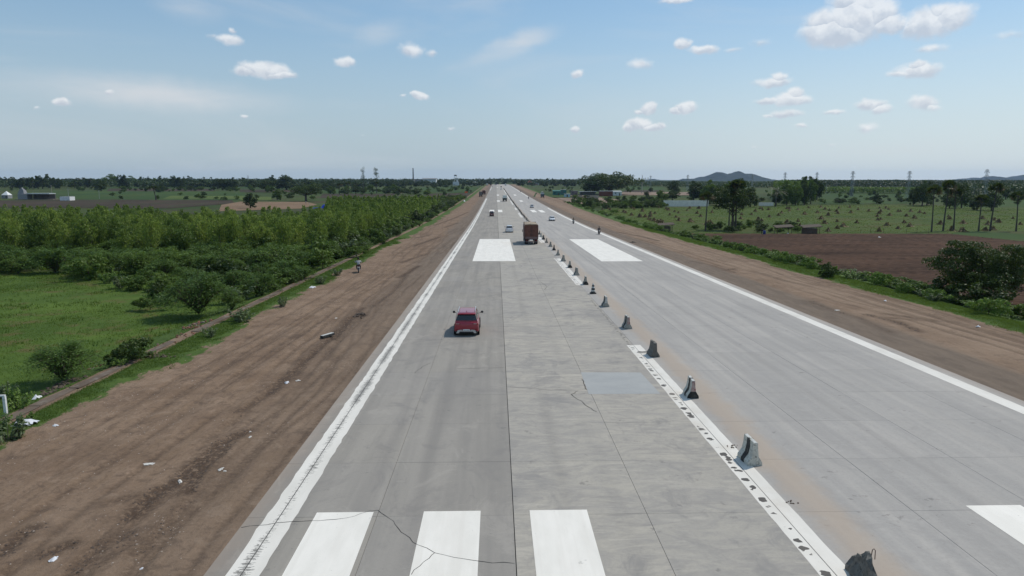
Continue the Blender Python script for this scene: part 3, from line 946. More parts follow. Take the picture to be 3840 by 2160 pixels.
# stook field and the ploughed field in front of it
pl_l = G(2627, 876, FO); pl_r = G(3560, 877, FO); pl_rr = G(3900, 912, FO)
fy0 = pl_l[1]
sf = [(46.8, fy0 + 1), (pl_r[0], pl_r[1] + .3), (G(3900, 868, FO)[0], G(3900, 868, FO)[1]), G(3900, 776, FO)[:2], G(3400, 767, FO)[:2], G(2900, 768, FO)[:2], G(2600, 774, FO)[:2], G(2340, 776, FO)[:2], (46.8, G(2230, 790, FO)[1])]
poly_sheet('stook_field', sf, -.02, M_STUBBLE, None, zb, kind='structure')
poly_sheet('crop_strip', [(pl_r[0], pl_r[1] - .2), (pl_rr[0], pl_rr[1]), G(3900, 866, FO)[:2], G(3600, 868, FO)[:2]], .03, M_CROP, None, zb, kind='structure')
def inpoly(X, Y, P):
    c = np.zeros(X.shape, bool)
    n = len(P)
    for i in range(n):
        x1, y1 = P[i][:2]; x2, y2 = P[(i + 1) % n][:2]
        if y1 == y2: continue
        k = ((y1 > Y) != (y2 > Y)) & (X < (x2 - x1) * (Y - y1) / (y2 - y1) + x1)
        c ^= k
    return c
PF = [(46.8, 22), (46.8, fy0), (pl_r[0], pl_r[1]), (pl_rr[0], pl_rr[1]), (170, 60), (120, 22)]
A1 = np.array(G(3000, 914, FO)[:2]); A2 = np.array(G(3448, 941, FO)[:2])
dv = (A2 - A1) / np.linalg.norm(A2 - A1); nv = np.array([-dv[1], dv[0]])
cen = np.array([90.0, 85.0])
S_, T_ = np.meshgrid(np.arange(-110, 110, 1.1), np.arange(-110, 110, .19))
X_ = cen[0] + dv[0] * S_ + nv[0] * T_; Y_ = cen[1] + dv[1] * S_ + nv[1] * T_
IN = inpoly(X_, Y_, PF)
wob = .8 * (fbm(S_ * .05, T_ * .05, 90) - .5)
Zf = zb(X_, Y_) + .13 * np.sin((T_ + wob * 1.5) * 2 * math.pi / 1.7) + .09 * (fbm(S_ * .9, T_ * 2.2, 91, 3, .6) - .5) - .01
nI, nJ = X_.shape
idx = (np.arange(nI - 1)[:, None] * nJ + np.arange(nJ - 1)[None, :])
ok = (IN[:-1, :-1] & IN[1:, :-1] & IN[:-1, 1:] & IN[1:, 1:])
ii = idx[ok]
F = np.stack([ii, ii + 1, ii + nJ + 1, ii + nJ], 1)
used = np.unique(F); remap = np.full(nI * nJ, -1); remap[used] = np.arange(len(used))
V = np.stack([X_.ravel(), Y_.ravel(), Zf.ravel()], 1)[used]
ob('ploughed_field', mesh('ploughed_field', V, remap[F], M_PLOUGH, smooth=True), kind='structure')
poly_sheet('field_soil', [(46.8, 15), (46.8, fy0 + .5), (pl_r[0], pl_r[1] + .2), (pl_rr[0], pl_rr[1] + .2), (190, 60), (140, 15)], -.11, M_PLOUGH, None, zb, kind='structure')
# hills on the horizon
def hill(name, prof, Y, vb, depth, seed):
    """prof: outline (u, v); a real ridge, highest along its spine"""
    us = np.array([p[0] for p in prof], float); vs = np.array([p[1] for p in prof], float)
    n = 90
    u = np.linspace(us[0], us[-1], n)
    v = np.interp(u, us, vs)
    top = np.array([AT(a, b, Y)[2] for a, b in zip(u, v)]); x = np.array([AT(a, b, Y)[0] for a, b in zip(u, v)])
    rows = np.linspace(-1, 1, 25)
    V = []
    for r in rows:
        prof_ = (1 - abs(r) ** 1.3)
        yy = Y + r * depth + 60 * (vn(x / 90, x * 0 + r * 3, seed) - .5)
        h = np.maximum(top - 0, 0) * prof_ * (1 - .35 * (1 - prof_) * vn(x / 70, x * 0 + r * 4, seed + 3)) + (-3 if abs(r) == 1 else 0)
        h = h + 26 * (fbm(x / 120, x * 0 + r * 6, seed + 9) - .5) * (prof_ * (1 - prof_)) * 4
        V += list(zip(x, yy, h - 2))
    i = (np.arange(24)[:, None] * n + np.arange(n - 1)[None, :]).ravel()
    ob(name, mesh(name, V, np.stack([i, i + 1, i + n + 1, i + n], 1), M_HILL, smooth=True), kind='structure')
M_HILL = fieldmat('scrubby_hill', (.018, .030, .026), (.030, .040, .036), (.045, .050, .048), .008, (1, 1, 2), .04, .3)
hill('hill', [(2520, 684), (2560, 676), (2580, 669), (2600, 671), (2640, 666), (2665, 656), (2690, 644), (2705, 645), (2722, 652), (2740, 648), (2755, 646), (2768, 640), (2782, 648), (2800, 650), (2825, 650), (2850, 664), (2880, 684)], 5200, 680, 420, 1)
hill('hill', [(2600, 684), (2625, 662), (2650, 661), (2700, 684)], 6800, 680, 300, 2)
hill('hill', [(2370, 686), (2410, 678), (2435, 671), (2450, 670), (2465, 675), (2490, 684)], 7000, 680, 300, 3)
hill('hill', [(3575, 690), (3620, 671), (3650, 665), (3680, 668), (3720, 690)], 6800, 680, 300, 4)
hill('hill', [(3650, 690), (3695, 670), (3722, 659), (3760, 670), (3800, 690)], 5600, 680, 350, 5)
hill('hill', [(3740, 690), (3790, 671), (3840, 655), (3900, 640), (3980, 690)], 6200, 680, 350, 6)

# ------------------------------------------------------------------ vegetation
L_DARK = leafmat('leaf_dark', (.019, .038, .012), (.043, .072, .020), (.08, .10, .03), .18)
L_MID = leafmat('leaf_mid', (.055, .102, .024), (.110, .170, .042), (.15, .19, .05), .28)
L_WOOD = leafmat('leaf_woodland', (.016, .032, .011), (.036, .060, .018), None, .12)
L_VERGE = leafmat('leaf_verge', (.070, .138, .034), (.135, .215, .055), (.15, .19, .08), .28)
L_LIGHT = leafmat('leaf_plantation', (.098, .155, .036), (.250, .325, .085), (.26, .30, .09), .36)
L_THORN = leafmat('leaf_thorn', (.048, .098, .030), (.100, .165, .046), None, .28)
L_YEL = leafmat('leaf_yellow_green', (.085, .120, .022), (.150, .185, .032), None, .3)
L_GREY = leafmat('leaf_grey_green', (.060, .090, .050), (.110, .145, .085), (.17, .20, .13), .2)
L_PALM = leafmat('leaf_palm', (.020, .036, .012), (.042, .062, .018), (.12, .11, .04), .15)
L_DEAD = leafmat('leaf_dead', (.085, .060, .035), (.150, .110, .065), (.22, .17, .11), .1)
L_STRAW = leafmat('leaf_straw', (.120, .082, .052), (.215, .155, .098), (.32, .25, .16), .1)
L_GRASS = leafmat('grass_blade', (.075, .125, .030), (.120, .175, .042), (.15, .16, .06), .3)
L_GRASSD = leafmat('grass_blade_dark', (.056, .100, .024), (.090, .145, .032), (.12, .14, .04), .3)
BARK = pmat('bark', (.085, .065, .05), .9, var=.3, bump=.4)
BARK_G = pmat('bark_grey', (.14, .125, .105), .9, var=.3)
PALMBARK = pmat('palm_bark', (.075, .065, .055), .9, var=.3, vscale=6)

def unit(v):
    return v / (np.linalg.norm(v, axis=1, keepdims=True) + 1e-9)
def cards(P, N, size, asp, rng, T=None):
    """leaf cards (rhombs) at P facing N; returns V (4n,3), F (n,4)"""
    n = len(P)
    N = unit(N)
    r = rng.normal(size=(n, 3)) if T is None else T
    t = unit(r - N * (r * N).sum(1, keepdims=True))
    b = np.cross(N, t)
    s = (np.ones(n) * size if np.isscalar(size) else size)[:, None] * .5
    V = np.stack([P + t * s, P + b * s * asp + N * s * .15, P - t * s, P - b * s * asp + N * s * .15], 1).reshape(-1, 3)
    F = np.arange(n * 4).reshape(n, 4)
    return V, F
def leafmesh(name, P, N, size, asp, mat, rng, T=None):
    V, F = cards(P, N, size, asp, rng, T)
    return mesh(name, V, F, mat, attrs={'rnd': ('FACE', rng.random(len(P)))})
def sph(rng, n):
    return unit(rng.normal(size=(n, 3)))

def broad_tree(seed, h=9.0, r=5.0, trunk=.25, n=4500, leaf=.42, mat=None, k=22, flat=.75, low=.12, lean=0.0, sub=5, clump=.33, fill=.16):
    """spreading crown made of leaf clumps on limbs"""
    rng = np.random.default_rng(seed)
    z0 = h * low; ch = (h - z0)
    cz = z0 + ch * .5
    C = []
    tries = 0
    while len(C) < k and tries < 4000:
        tries += 1
        d = sph(rng, 1)[0]
        if d[2] < (-.9 if low < 0 else -.55): continue
        rr = rng.uniform(.40, .88)
        p = np.array([d[0] * r * rr, d[1] * r * rr, cz + d[2] * ch * .5 * rr])
        if any(np.linalg.norm((p - c) / [1, 1, flat]) < r * .26 for c in C): continue
        C.append(p)
    C = np.array(C)
    Ps, Ns = [], []
    w_ = rng.uniform(.7, 1.25, len(C)); per = (n * w_ / w_.sum()).astype(int)
    for c, m, ww in zip(C, per, w_):
        R0 = r * clump * ww ** 1.1
        # every clump carries smaller puffs
        subs = sph(rng, sub) * [1, 1, .7] * R0 * .62
        which = rng.integers(0, sub, m)
        d = sph(rng, m); d[:, 2] = np.where(d[:, 2] < -.3, -d[:, 2], d[:, 2])
        rad = R0 * .52 * (1 - .38 * rng.random(m) ** 2)
        p = c + subs[which] + d * rad[:, None] * [1, 1, .8]
        Ps.append(p); Ns.append(d + rng.normal(size=(m, 3)) * .55)
    # thin inner fill keeps the heart of the crown dark and closed
    m = int(n * fill)
    d = sph(rng, m) * (rng.random(m) ** .4)[:, None]
    Ps.append(np.array([0, 0, cz]) + d * [r * .6, r * .6, ch * .36]); Ns.append(rng.normal(size=(m, 3)))
    P = np.concatenate(Ps); N = np.concatenate(Ns)
    keep = P[:, 2] > h * .03
    P, N = P[keep], N[keep]
    P[:, 0] += lean * P[:, 2]
    crown = leafmesh('crown', P, N, leaf * rng.uniform(.6, 1.3, len(P)), .62, mat or L_DARK, rng)
    mb = MB()
    top = h * .42
    mb.tube([(0, 0, -.3), (r * .02 + lean * top * .5, 0, top * .5), (lean * top, r * .02, top), (lean * h * .75, 0, h * .75)], [trunk * 1.35, trunk, trunk * .8, trunk * .25], 7)
    for c in C[:min(10, len(C))]:
        s = np.array([lean * top * .8, 0, top * rng.uniform(.6, 1.0)])
        c2 = c + [lean * c[2], 0, 0]
        mid = (s + c2) / 2 + rng.normal(size=3) * r * .05
        mb.tube([s, mid, c2], [trunk * .5, trunk * .32, trunk * .12], 5, cap=False)
    return [('trunk', mb.me('trunk', [BARK], True)), ('crown', crown)]

def plume_tree(seed, h=6.0, r=1.35, n=900, leaf=.34, mat=None, bare=.12):
    """young plantation tree: upright, feathery, ragged top"""
    rng = np.random.default_rng(seed)
    nb = rng.integers(9, 14)
    Ps, Ns, Ts = [], [], []
    mb = MB()
    mb.tube([(0, 0, -.2), (rng.normal() * .1, rng.normal() * .1, h * .5), (rng.normal() * .15, rng.normal() * .15, h * .95)], [.07, .05, .015], 5)
    for b in range(nb):
        a = b * 2.399 + rng.normal() * .3
        t0 = bare + (b / nb) * .62
        L = h * (1 - t0) * rng.uniform(.42, .72)
        out = r * rng.uniform(.6, 1.1) * (1.15 - .5 * t0)
        s = np.array([0, 0, h * t0])
        e = s + np.array([math.cos(a) * out, math.sin(a) * out, L])
        m = int(n / nb)
        t = rng.random(m) ** .8
        c = s + (e - s) * t[:, None] * np.array([1, 1, 1]) 
        p = c + rng.normal(size=(m, 3)) * (r * .24 * (1.15 - t * .6))[:, None]
        Ps.append(p); d = rng.normal(size=(m, 3)); d[:, 2] *= .5; Ns.append(d + np.array([math.cos(a), math.sin(a), .3]) * .5)
        T = rng.normal(size=(m, 3)) * .5; T[:, 2] -= 1.0; Ts.append(T)
        mb.tube([s, (s + e) / 2 + [0, 0, -.05 * L], e], [.03, .02, .008], 4, cap=False)
    m = int(n * .18)
    z = rng.random(m)
    p = np.stack([rng.normal(size=m) * r * .16, rng.normal(size=m) * r * .16, h * (.62 + .38 * z)], 1)
    Ps.append(p); Ns.append(rng.normal(size=(m, 3))); T = rng.normal(size=(m, 3)) * .5; T[:, 2] -= 1; Ts.append(T)
    P, N, T = map(np.concatenate, (Ps, Ns, Ts))
    return [('trunk', mb.me('trunk', [BARK_G], True)), ('crown', leafmesh('crown', P, N, leaf * rng.uniform(.6, 1.3, len(P)), .42, mat or L_LIGHT, rng, T))]

def thorn_bush(seed, h=3.2, r=3.2, n=2600, mat=None, leaf=.30, nb=34):
    """arching feathery thorn shrub"""
    rng = np.random.default_rng(seed)
    Ps, Ns, Ts = [], [], []
    mb = MB()
    for b in range(nb):
        a = rng.uniform(0, 2 * math.pi); e = rng.random() ** .7
        out = r * (.25 + .75 * e) * rng.uniform(.8, 1.12); up = h * (1.0 - .45 * e) * rng.uniform(.75, 1.05)
        m = int(n / nb)
        t = rng.random(m) ** .62
        x = out * (t ** (1.15 - .35 * e)); z = up * np.sin(np.minimum(t * (1.45 + 1.5 * e), 2.98)) * 1.0
        bend = rng.normal() * .25
        aa = a + bend * t
        c = np.stack([np.cos(aa) * x, np.sin(aa) * x, z], 1)
        dirv = np.stack([np.cos(aa), np.sin(aa), np.cos(t * 2.0) * .8], 1)
        side = np.stack([-np.sin(aa), np.cos(aa), np.zeros(m)], 1)
        wdt = r * .115 * (1.1 - .5 * t)
        p = c + side * (rng.normal(size=m) * wdt)[:, None] + rng.normal(size=(m, 3)) * .06 * r * [1, 1, .6]
        Ps.append(p); Ns.append(np.stack([rng.normal(size=m) * .45, rng.normal(size=m) * .45, np.ones(m)], 1)); Ts.append(dirv + side * rng.normal(size=(m, 1)) * .9)
        tt = np.linspace(0, .85, 4)
        mb.tube([(math.cos(a + bend * q) * out * q ** (1.15 - .35 * e), math.sin(a + bend * q) * out * q ** (1.15 - .35 * e), up * math.sin(min(q * (1.45 + 1.5 * e), 2.98)) - .03) for q in tt], [.045, .03, .02, .01], 4, cap=False)
    P, N, T = map(np.concatenate, (Ps, Ns, Ts))
    P[:, 2] = np.maximum(P[:, 2], .03)
    return [('stem', mb.me('stem', [BARK], True)), ('foliage', leafmesh('foliage', P, N, leaf * rng.uniform(.6, 1.4, len(P)), .36, mat or L_THORN, rng, T))]

def weed_shrub(seed, h=1.1, r=.8, n=420, leaf=.17, mat=None, ns=11):
    """upright stems with broad leaves"""
    rng = np.random.default_rng(seed)
    Ps, Ns = [], []
    mb = MB()
    for b in range(ns):
        a = rng.uniform(0, 6.28); o = rng.random() ** .6 * r; L = h * rng.uniform(.6, 1.05)
        s = np.array([math.cos(a) * o * .25, math.sin(a) * o * .25, 0]); e = np.array([math.cos(a) * o, math.sin(a) * o, L])
        m = int(n / ns); t = .15 + .85 * rng.random(m) ** .7
        c = s + (e - s) * t[:, None]
        d = sph(rng, m) * [1, 1, .4]
        Ps.append(c + d * leaf * .8); Ns.append(d * .5 + [0, 0, .8] + rng.normal(size=(m, 3)) * .3)
        mb.tube([s, e], [.018, .008], 4, cap=False)
    P = np.concatenate(Ps); N = np.concatenate(Ns)
    return [('stem', mb.me('stem', [BARK_G], True)), ('foliage', leafmesh('foliage', P, N, leaf * rng.uniform(.6, 1.3, len(P)), .58, mat or L_GREY, rng))]

def palmyra(seed, h=13.0, fr=1.9, nf=30, skirt=True):
    rng = np.random.default_rng(seed)
    mb = MB()
    lx, ly = rng.normal() * .35, rng.normal() * .35
    mb.tube([(0, 0, -.3), (lx * .2, ly * .2, h * .3), (lx * .7, ly * .7, h * .65), (lx, ly, h - fr * .8)], [.26, .16, .14, .13], 8)
    V = []; F = []; rn = []; VD = []; FD = []; rd = []
    c = np.array([lx, ly, h - fr])
    for k in range(nf):
        d = sph(rng, 1)[0]
        if d[2] < -.45: d[2] = -d[2]
        dead = skirt and d[2] < -.02 and rng.random() < .65
        pet = fr * rng.uniform(.45, .6)
        base = c + d * pet
        nrm = sph(rng, 1)[0]; s = np.cross(d, nrm); s /= np.linalg.norm(s)
        R_ = fr * rng.uniform(.5, .62)
        tv, tf, tr = (VD, FD, rd) if dead else (V, F, rn)
        nb = 9
        for j in range(nb):
            an = (j / (nb - 1) - .5) * 3.6
            dd = d * math.cos(an) + s * math.sin(an)
            ee = d * -math.sin(an) + s * math.cos(an)
            dr = np.array([0, 0, -.22 * R_])
            o = len(tv)
            tv += [base, base + dd * R_ * .6 + ee * R_ * .14 , base + dd * R_ + dr, base + dd * R_ * .6 - ee * R_ * .14]
            tf.append((o, o + 1, o + 2, o + 3)); tr.append(rng.random())
        (mb).tube([c, base], [.03, .02], 3, cap=False)
    parts = [('trunk', mb.me('trunk', [PALMBARK], True)), ('crown', mesh('crown', V, np.array(F), L_PALM, attrs={'rnd': ('FACE', rn)}))]
    if FD:
        parts.append(('dead_fronds', mesh('dead_fronds', VD, np.array(FD), L_DEAD, attrs={'rnd': ('FACE', rd)})))
    return parts
def coconut(seed, h=7.0, fl=3.6, nf=20):
    rng = np.random.default_rng(seed)
    mb = MB()
    mb.tube([(0, 0, -.3), (.2, .1, h * .4), (.5, .2, h - 1.4)], [.3, .2, .15], 8)
    c = np.array([.5, .2, h - 1.4])
    V = []; F = []; rn = []
    for k in range(nf):
        a = k * 2.399; e = rng.uniform(-.1, 1.2)
        prev = c.copy(); d = np.array([math.cos(a) * math.cos(e), math.sin(a) * math.cos(e), math.sin(e)])
        side = np.array([-math.sin(a), math.cos(a), 0]); pts = [prev]
        for s in range(9):
            d = d + [0, 0, -.13]; d /= np.linalg.norm(d); prev = prev + d * fl / 9; pts.append(prev)
            for sg in (-1, 1):
                for q in (0, .5):
                    b_ = prev - d * fl / 9 * q
                    tip = b_ + side * sg * fl * .17 * (1 - .06 * s) + d * fl * .08 + [0, 0, -fl * .07]
                    o = len(V)
                    V += [b_, b_ + d * .09 + (tip - b_) * .5, tip, b_ - d * .03 + (tip - b_) * .5]; F.append((o, o + 1, o + 2, o + 3)); rn.append(rng.random() if k > 4 else .97)
        mb.tube(pts[::3], [.04, .03, .02, .01], 4, m=1, cap=False)
    return [('trunk', mb.me('trunk', [PALMBARK, BARK_G], True)), ('crown', mesh('crown', V, np.array(F), L_PALM, attrs={'rnd': ('FACE', rn)}))]
def sparse_tall(seed, h=22.0):
    """tall thin eucalyptus: bare pole, small tufts up high"""
    rng = np.random.default_rng(seed)
    mb = MB(); mb.tube([(0, 0, -.3), (.2, 0, h * .5), (0, .2, h * .97)], [.22, .15, .03], 6)
    Ps = []; Ns = []
    for k in range(15):
        z = h * rng.uniform(.48, 1.0); a = rng.uniform(0, 6.28); o = rng.uniform(.4, 2.1) * (1.25 - .6 * z / h)
        e = np.array([math.cos(a) * o, math.sin(a) * o, z + .4])
        mb.tube([(0, 0, z - .8), e], [.06, .02], 4, cap=False)
        m = 46
        Ps.append(e + rng.normal(size=(m, 3)) * [.62, .62, .8]); Ns.append(rng.normal(size=(m, 3)))
    P = np.concatenate(Ps); N = np.concatenate(Ns)
    return [('trunk', mb.me('trunk', [BARK_G], True)), ('crown', leafmesh('crown', P, N, .6 * rng.uniform(.6, 1.2, len(P)), .45, L_DARK, rng))]

# prototypes (mesh data shared by every copy)
PR = {}
PR['plume'] = [plume_tree(100 + i, 6.0, 1.35 + .15 * (i % 3), 1500, .30, L_LIGHT if i % 3 != 2 else L_MID) for i in range(7)]
PR['thorn'] = [thorn_bush(200 + i, 3.2, 3.2, 3000) for i in range(4)]
PR['thorn_near'] = [thorn_bush(220 + i, 3.2, 3.0, 7000, L_THORN, .19, 60) for i in range(2)]
PR['bushy'] = [broad_tree(240 + i, 3.0, 2.2, .06, 1700, .30, L_MID, 13, .8, -.12) for i in range(3)]
PR['bushy_dark'] = [broad_tree(250 + i, 3.0, 2.2, .06, 1700, .30, L_DARK, 13, .8, -.12) for i in range(3)]
PR['yellow'] = [broad_tree(260, 4.5, 2.6, .1, 2000, .32, L_YEL, 14, .8, .03)]
PR['weed'] = [weed_shrub(300 + i, 1.1, .85, 520, .17) for i in range(4)]
PR['weed_green'] = [weed_shrub(310 + i, 1.0, .95, 620, .16, L_VERGE) for i in range(4)]
PR['vine'] = [broad_tree(320 + i, 1.3, 1.7, .03, 1300, .20, L_VERGE, 12, .5, .0) for i in range(3)]
PR['broad'] = [broad_tree(400 + i, 9, 5.2, .3, 3000, .60, L_DARK, 22, .75, -.06) for i in range(5)]
PR['broad_mid'] = [broad_tree(420 + i, 9, 5.0, .3, 3000, .60, L_MID, 22, .75, -.06) for i in range(3)]
PR['far'] = [broad_tree(440 + i, 9, 5.5, .35, 760, 1.25, L_DARK, 12, .7, -.12) for i in range(5)]
PR['palm'] = [palmyra(500 + i) for i in range(4)]
PR['palm_far'] = [palmyra(520 + i, 13, 2.3, 16) for i in range(3)]
PR['coconut'] = [coconut(540)]
PR['tall'] = [sparse_tall(550 + i) for i in range(2)]
PR['big'] = [broad_tree(560, 9, 6.2, .34, 26000, .27, L_DARK, 30, .8, -.04, sub=9, clump=.30, fill=.10)]
PR['banyan'] = [broad_tree(570, 12, 12, .9, 9500, .72, L_DARK, 42, .5, .06)]
PR['neem'] = [broad_tree(580, 11, 5.4, .26, 5200, .34, L_DARK, 20, .85, .20)]
PR['umbrella_tree'] = [broad_tree(590, 8, 7.5, .45, 4200, .48, L_DARK, 26, .45, .22)]
SIZE = {'plume': (6.0, 1.7), 'thorn': (3.2, 3.2), 'thorn_near': (3.2, 3.1), 'bushy': (3.0, 2.2), 'bushy_dark': (3, 2.2), 'yellow': (4.5, 2.6), 'weed': (1.2, .95), 'weed_green': (1.1, 1.0), 'vine': (1.3, 1.8),
        'broad': (9, 5.0), 'broad_mid': (9, 5.0), 'far': (9, 5.4), 'palm': (13, 1.9), 'palm_far': (13, 2.3), 'coconut': (7.4, 3.4), 'tall': (22, 2.2), 'big': (9, 6), 'banyan': (12, 11.5), 'neem': (11, 5.2), 'umbrella_tree': (8, 7.3)}
_cnt = {}
def plant(kind, loc, h, r, name, label, cat, group=None, rz=None):
    k = _cnt.get(kind, 0); _cnt[kind] = k + 1
    ps = PR[kind][k % len(PR[kind])]
    H, Rr = SIZE[kind]
    return stamp(ps, name, label, cat, loc, random.uniform(0, 6.28) if rz is None else rz, group, (r / Rr, r / Rr, h / H))
def plant_px(kind, u, vbase, vtop, wpx, name, label, cat, group=None, off=FO, Y=None, rz=None):
    """stand it on the ground point seen at (u, vbase); top at vtop, crown wpx wide"""
    if Y is None:
        x, Y, z = G(u, vbase, off)
    else:
        x = AT(u, vbase, Y)[0]; z = float(zg(Y)) + off
    h = AT(u, vtop, Y)[2] - z
    return plant(kind, (x, Y, z - .05), max(h, .3), wpx * .5 * pxm(Y) * 1.2, name, label, cat, group, rz)

def tuftmesh(name, X, Y, Z, hh, mat, blades=4, w=.035, spread=.10, seed=1):
    rng = np.random.default_rng(seed)
    n = len(X) * blades
    bx = np.repeat(X, blades) + rng.normal(size=n) * spread; by = np.repeat(Y, blades) + rng.normal(size=n) * spread
    bz = np.repeat(Z, blades); h = np.repeat(hh, blades) * rng.uniform(.5, 1.2, n); ww = np.repeat(np.broadcast_to(w, X.shape), blades)
    a = rng.uniform(0, 6.28, n); lean = rng.uniform(.1, .7, n) * h
    c, s = np.cos(a), np.sin(a)
    p0 = np.stack([bx - s * ww, by + c * ww, bz - .02], 1); p1 = np.stack([bx + s * ww, by - c * ww, bz - .02], 1)
    p2 = np.stack([bx + c * lean, by + s * lean, bz + h], 1)
    V = np.stack([p0, p1, p2], 1).reshape(-1, 3)
    F = np.arange(n * 3).reshape(n, 3)
    me = mesh(name, V, F, mat, attrs={'rnd': ('FACE', np.clip(np.repeat(rng.random(len(X)), blades) * .6 + rng.random(n) * .4, 0, 1))})
    return me

# ------------------------------------------------------------------ vehicles
RUBBER = pmat('rubber', (.018, .018, .019), .85, var=.1)
RIM = pmat('rim_alloy', (.38, .38, .39), .35, .8)
GLASS = pmat('dark_glass', (.018, .022, .025), .06, 0, .9, var=.05)
BLACKPL = pmat('black_plastic', (.022, .022, .023), .5)
SILVERP = pmat('silver_trim', (.50, .50, .50), .4, .5)
WHITEPL = pmat('white_plate', (.78, .78, .76), .5)
YELPL = pmat('yellow_plate', (.70, .50, .05), .5)
LAMP_R = pmat('red_lamp', (.22, .010, .010), .2, 0, .6)
LAMP_C = pmat('clear_lamp', (.72, .72, .72), .15, .2, .7)
INK = pmat('ink', (.02, .02, .02), .6)
RAIL = pmat('roof_rail', (.72, .72, .73), .3, .6)
def paint(n, c, coat=.7):
    return pmat('paint_' + n, c, .34, .05, .5, .04, 1.2, coat, dirt=tuple(x * .82 + .02 for x in c))
PAINT = {'red': paint('red', (.30, .008, .028)), 'white': paint('white', (.80, .80, .80)), 'maroon': paint('maroon', (.10, .016, .022)), 'silver': paint('silver', (.42, .43, .45)), 'grey': paint('grey', (.12, .13, .14)), 'blue': paint('blue', (.05, .10, .22)), 'black': paint('black', (.02, .02, .022))}

def wheel_parts(r=.33, w=.22):
    t = MB().lathe([(r * .62, -w / 2), (r * .95, -w / 2), (r, -w * .36), (r, w * .36), (r * .95, w / 2), (r * .62, w / 2)], n=18, axis='x')
    rm = MB().lathe([(r * .18, -w * .44), (r * .62, -w * .42), (r * .62, w * .42), (r * .18, w * .44)], n=18, axis='x')
    for k in range(5):
        a = k * 1.2566
        rm.tube([(w * .47, 0, 0), (w * .47, math.cos(a) * r * .58, math.sin(a) * r * .58)], [r * .10, r * .06], 4)
        rm.tube([(-w * .47, 0, 0), (-w * .47, math.cos(a) * r * .58, math.sin(a) * r * .58)], [r * .10, r * .06], 4)
    return t.me('tyre', [RUBBER], True), rm.me('rim', [RIM], True)
WH = {}
def add_wheel(par, x, y, r, w=.22):
    k = (round(r, 2), round(w, 2))
    if k not in WH: WH[k] = wheel_parts(r, w)
    e = ob('wheel', None, par, (x, y, r))
    ob('tyre', WH[k][0], e); ob('rim', WH[k][1], e)
    return e
def ring(y, hw, zb_, zt, n=5, rx=.12, tum=0.0):
    """rounded section across the car"""
    P = []
    rx = min(rx, hw * .4, (zt - zb_) * .45)
    corners = [(hw - rx, zb_ + rx, -90), (hw - rx - tum, zt - rx, 0), (-hw + rx + tum, zt - rx, 90), (-hw + rx, zb_ + rx, 180)]
    for cx_, cz_, a0 in corners:
        for k in range(n):
            a = R(a0 + 90 * k / (n - 1))
            P.append((cx_ + rx * math.cos(a), y, cz_ + rx * math.sin(a)))
    return P
def panel(pts, th=.012, mat=None, name='panel'):
    """thin solid panel from an outline of 3-D points (one flat-ish polygon), set proud along its normal"""
    P = [Vector(p) for p in pts]
    nrm = (P[1] - P[0]).cross(P[2] - P[0]).normalized()
    mb = MB()
    n = len(P)
    mb.add([p for p in P] + [p + nrm * th for p in P], [tuple(range(n - 1, -1, -1)), tuple(range(n, 2 * n))] + [(i, (i + 1) % n, n + (i + 1) % n, n + i) for i in range(n)])
    return mb.me(name, [mat])

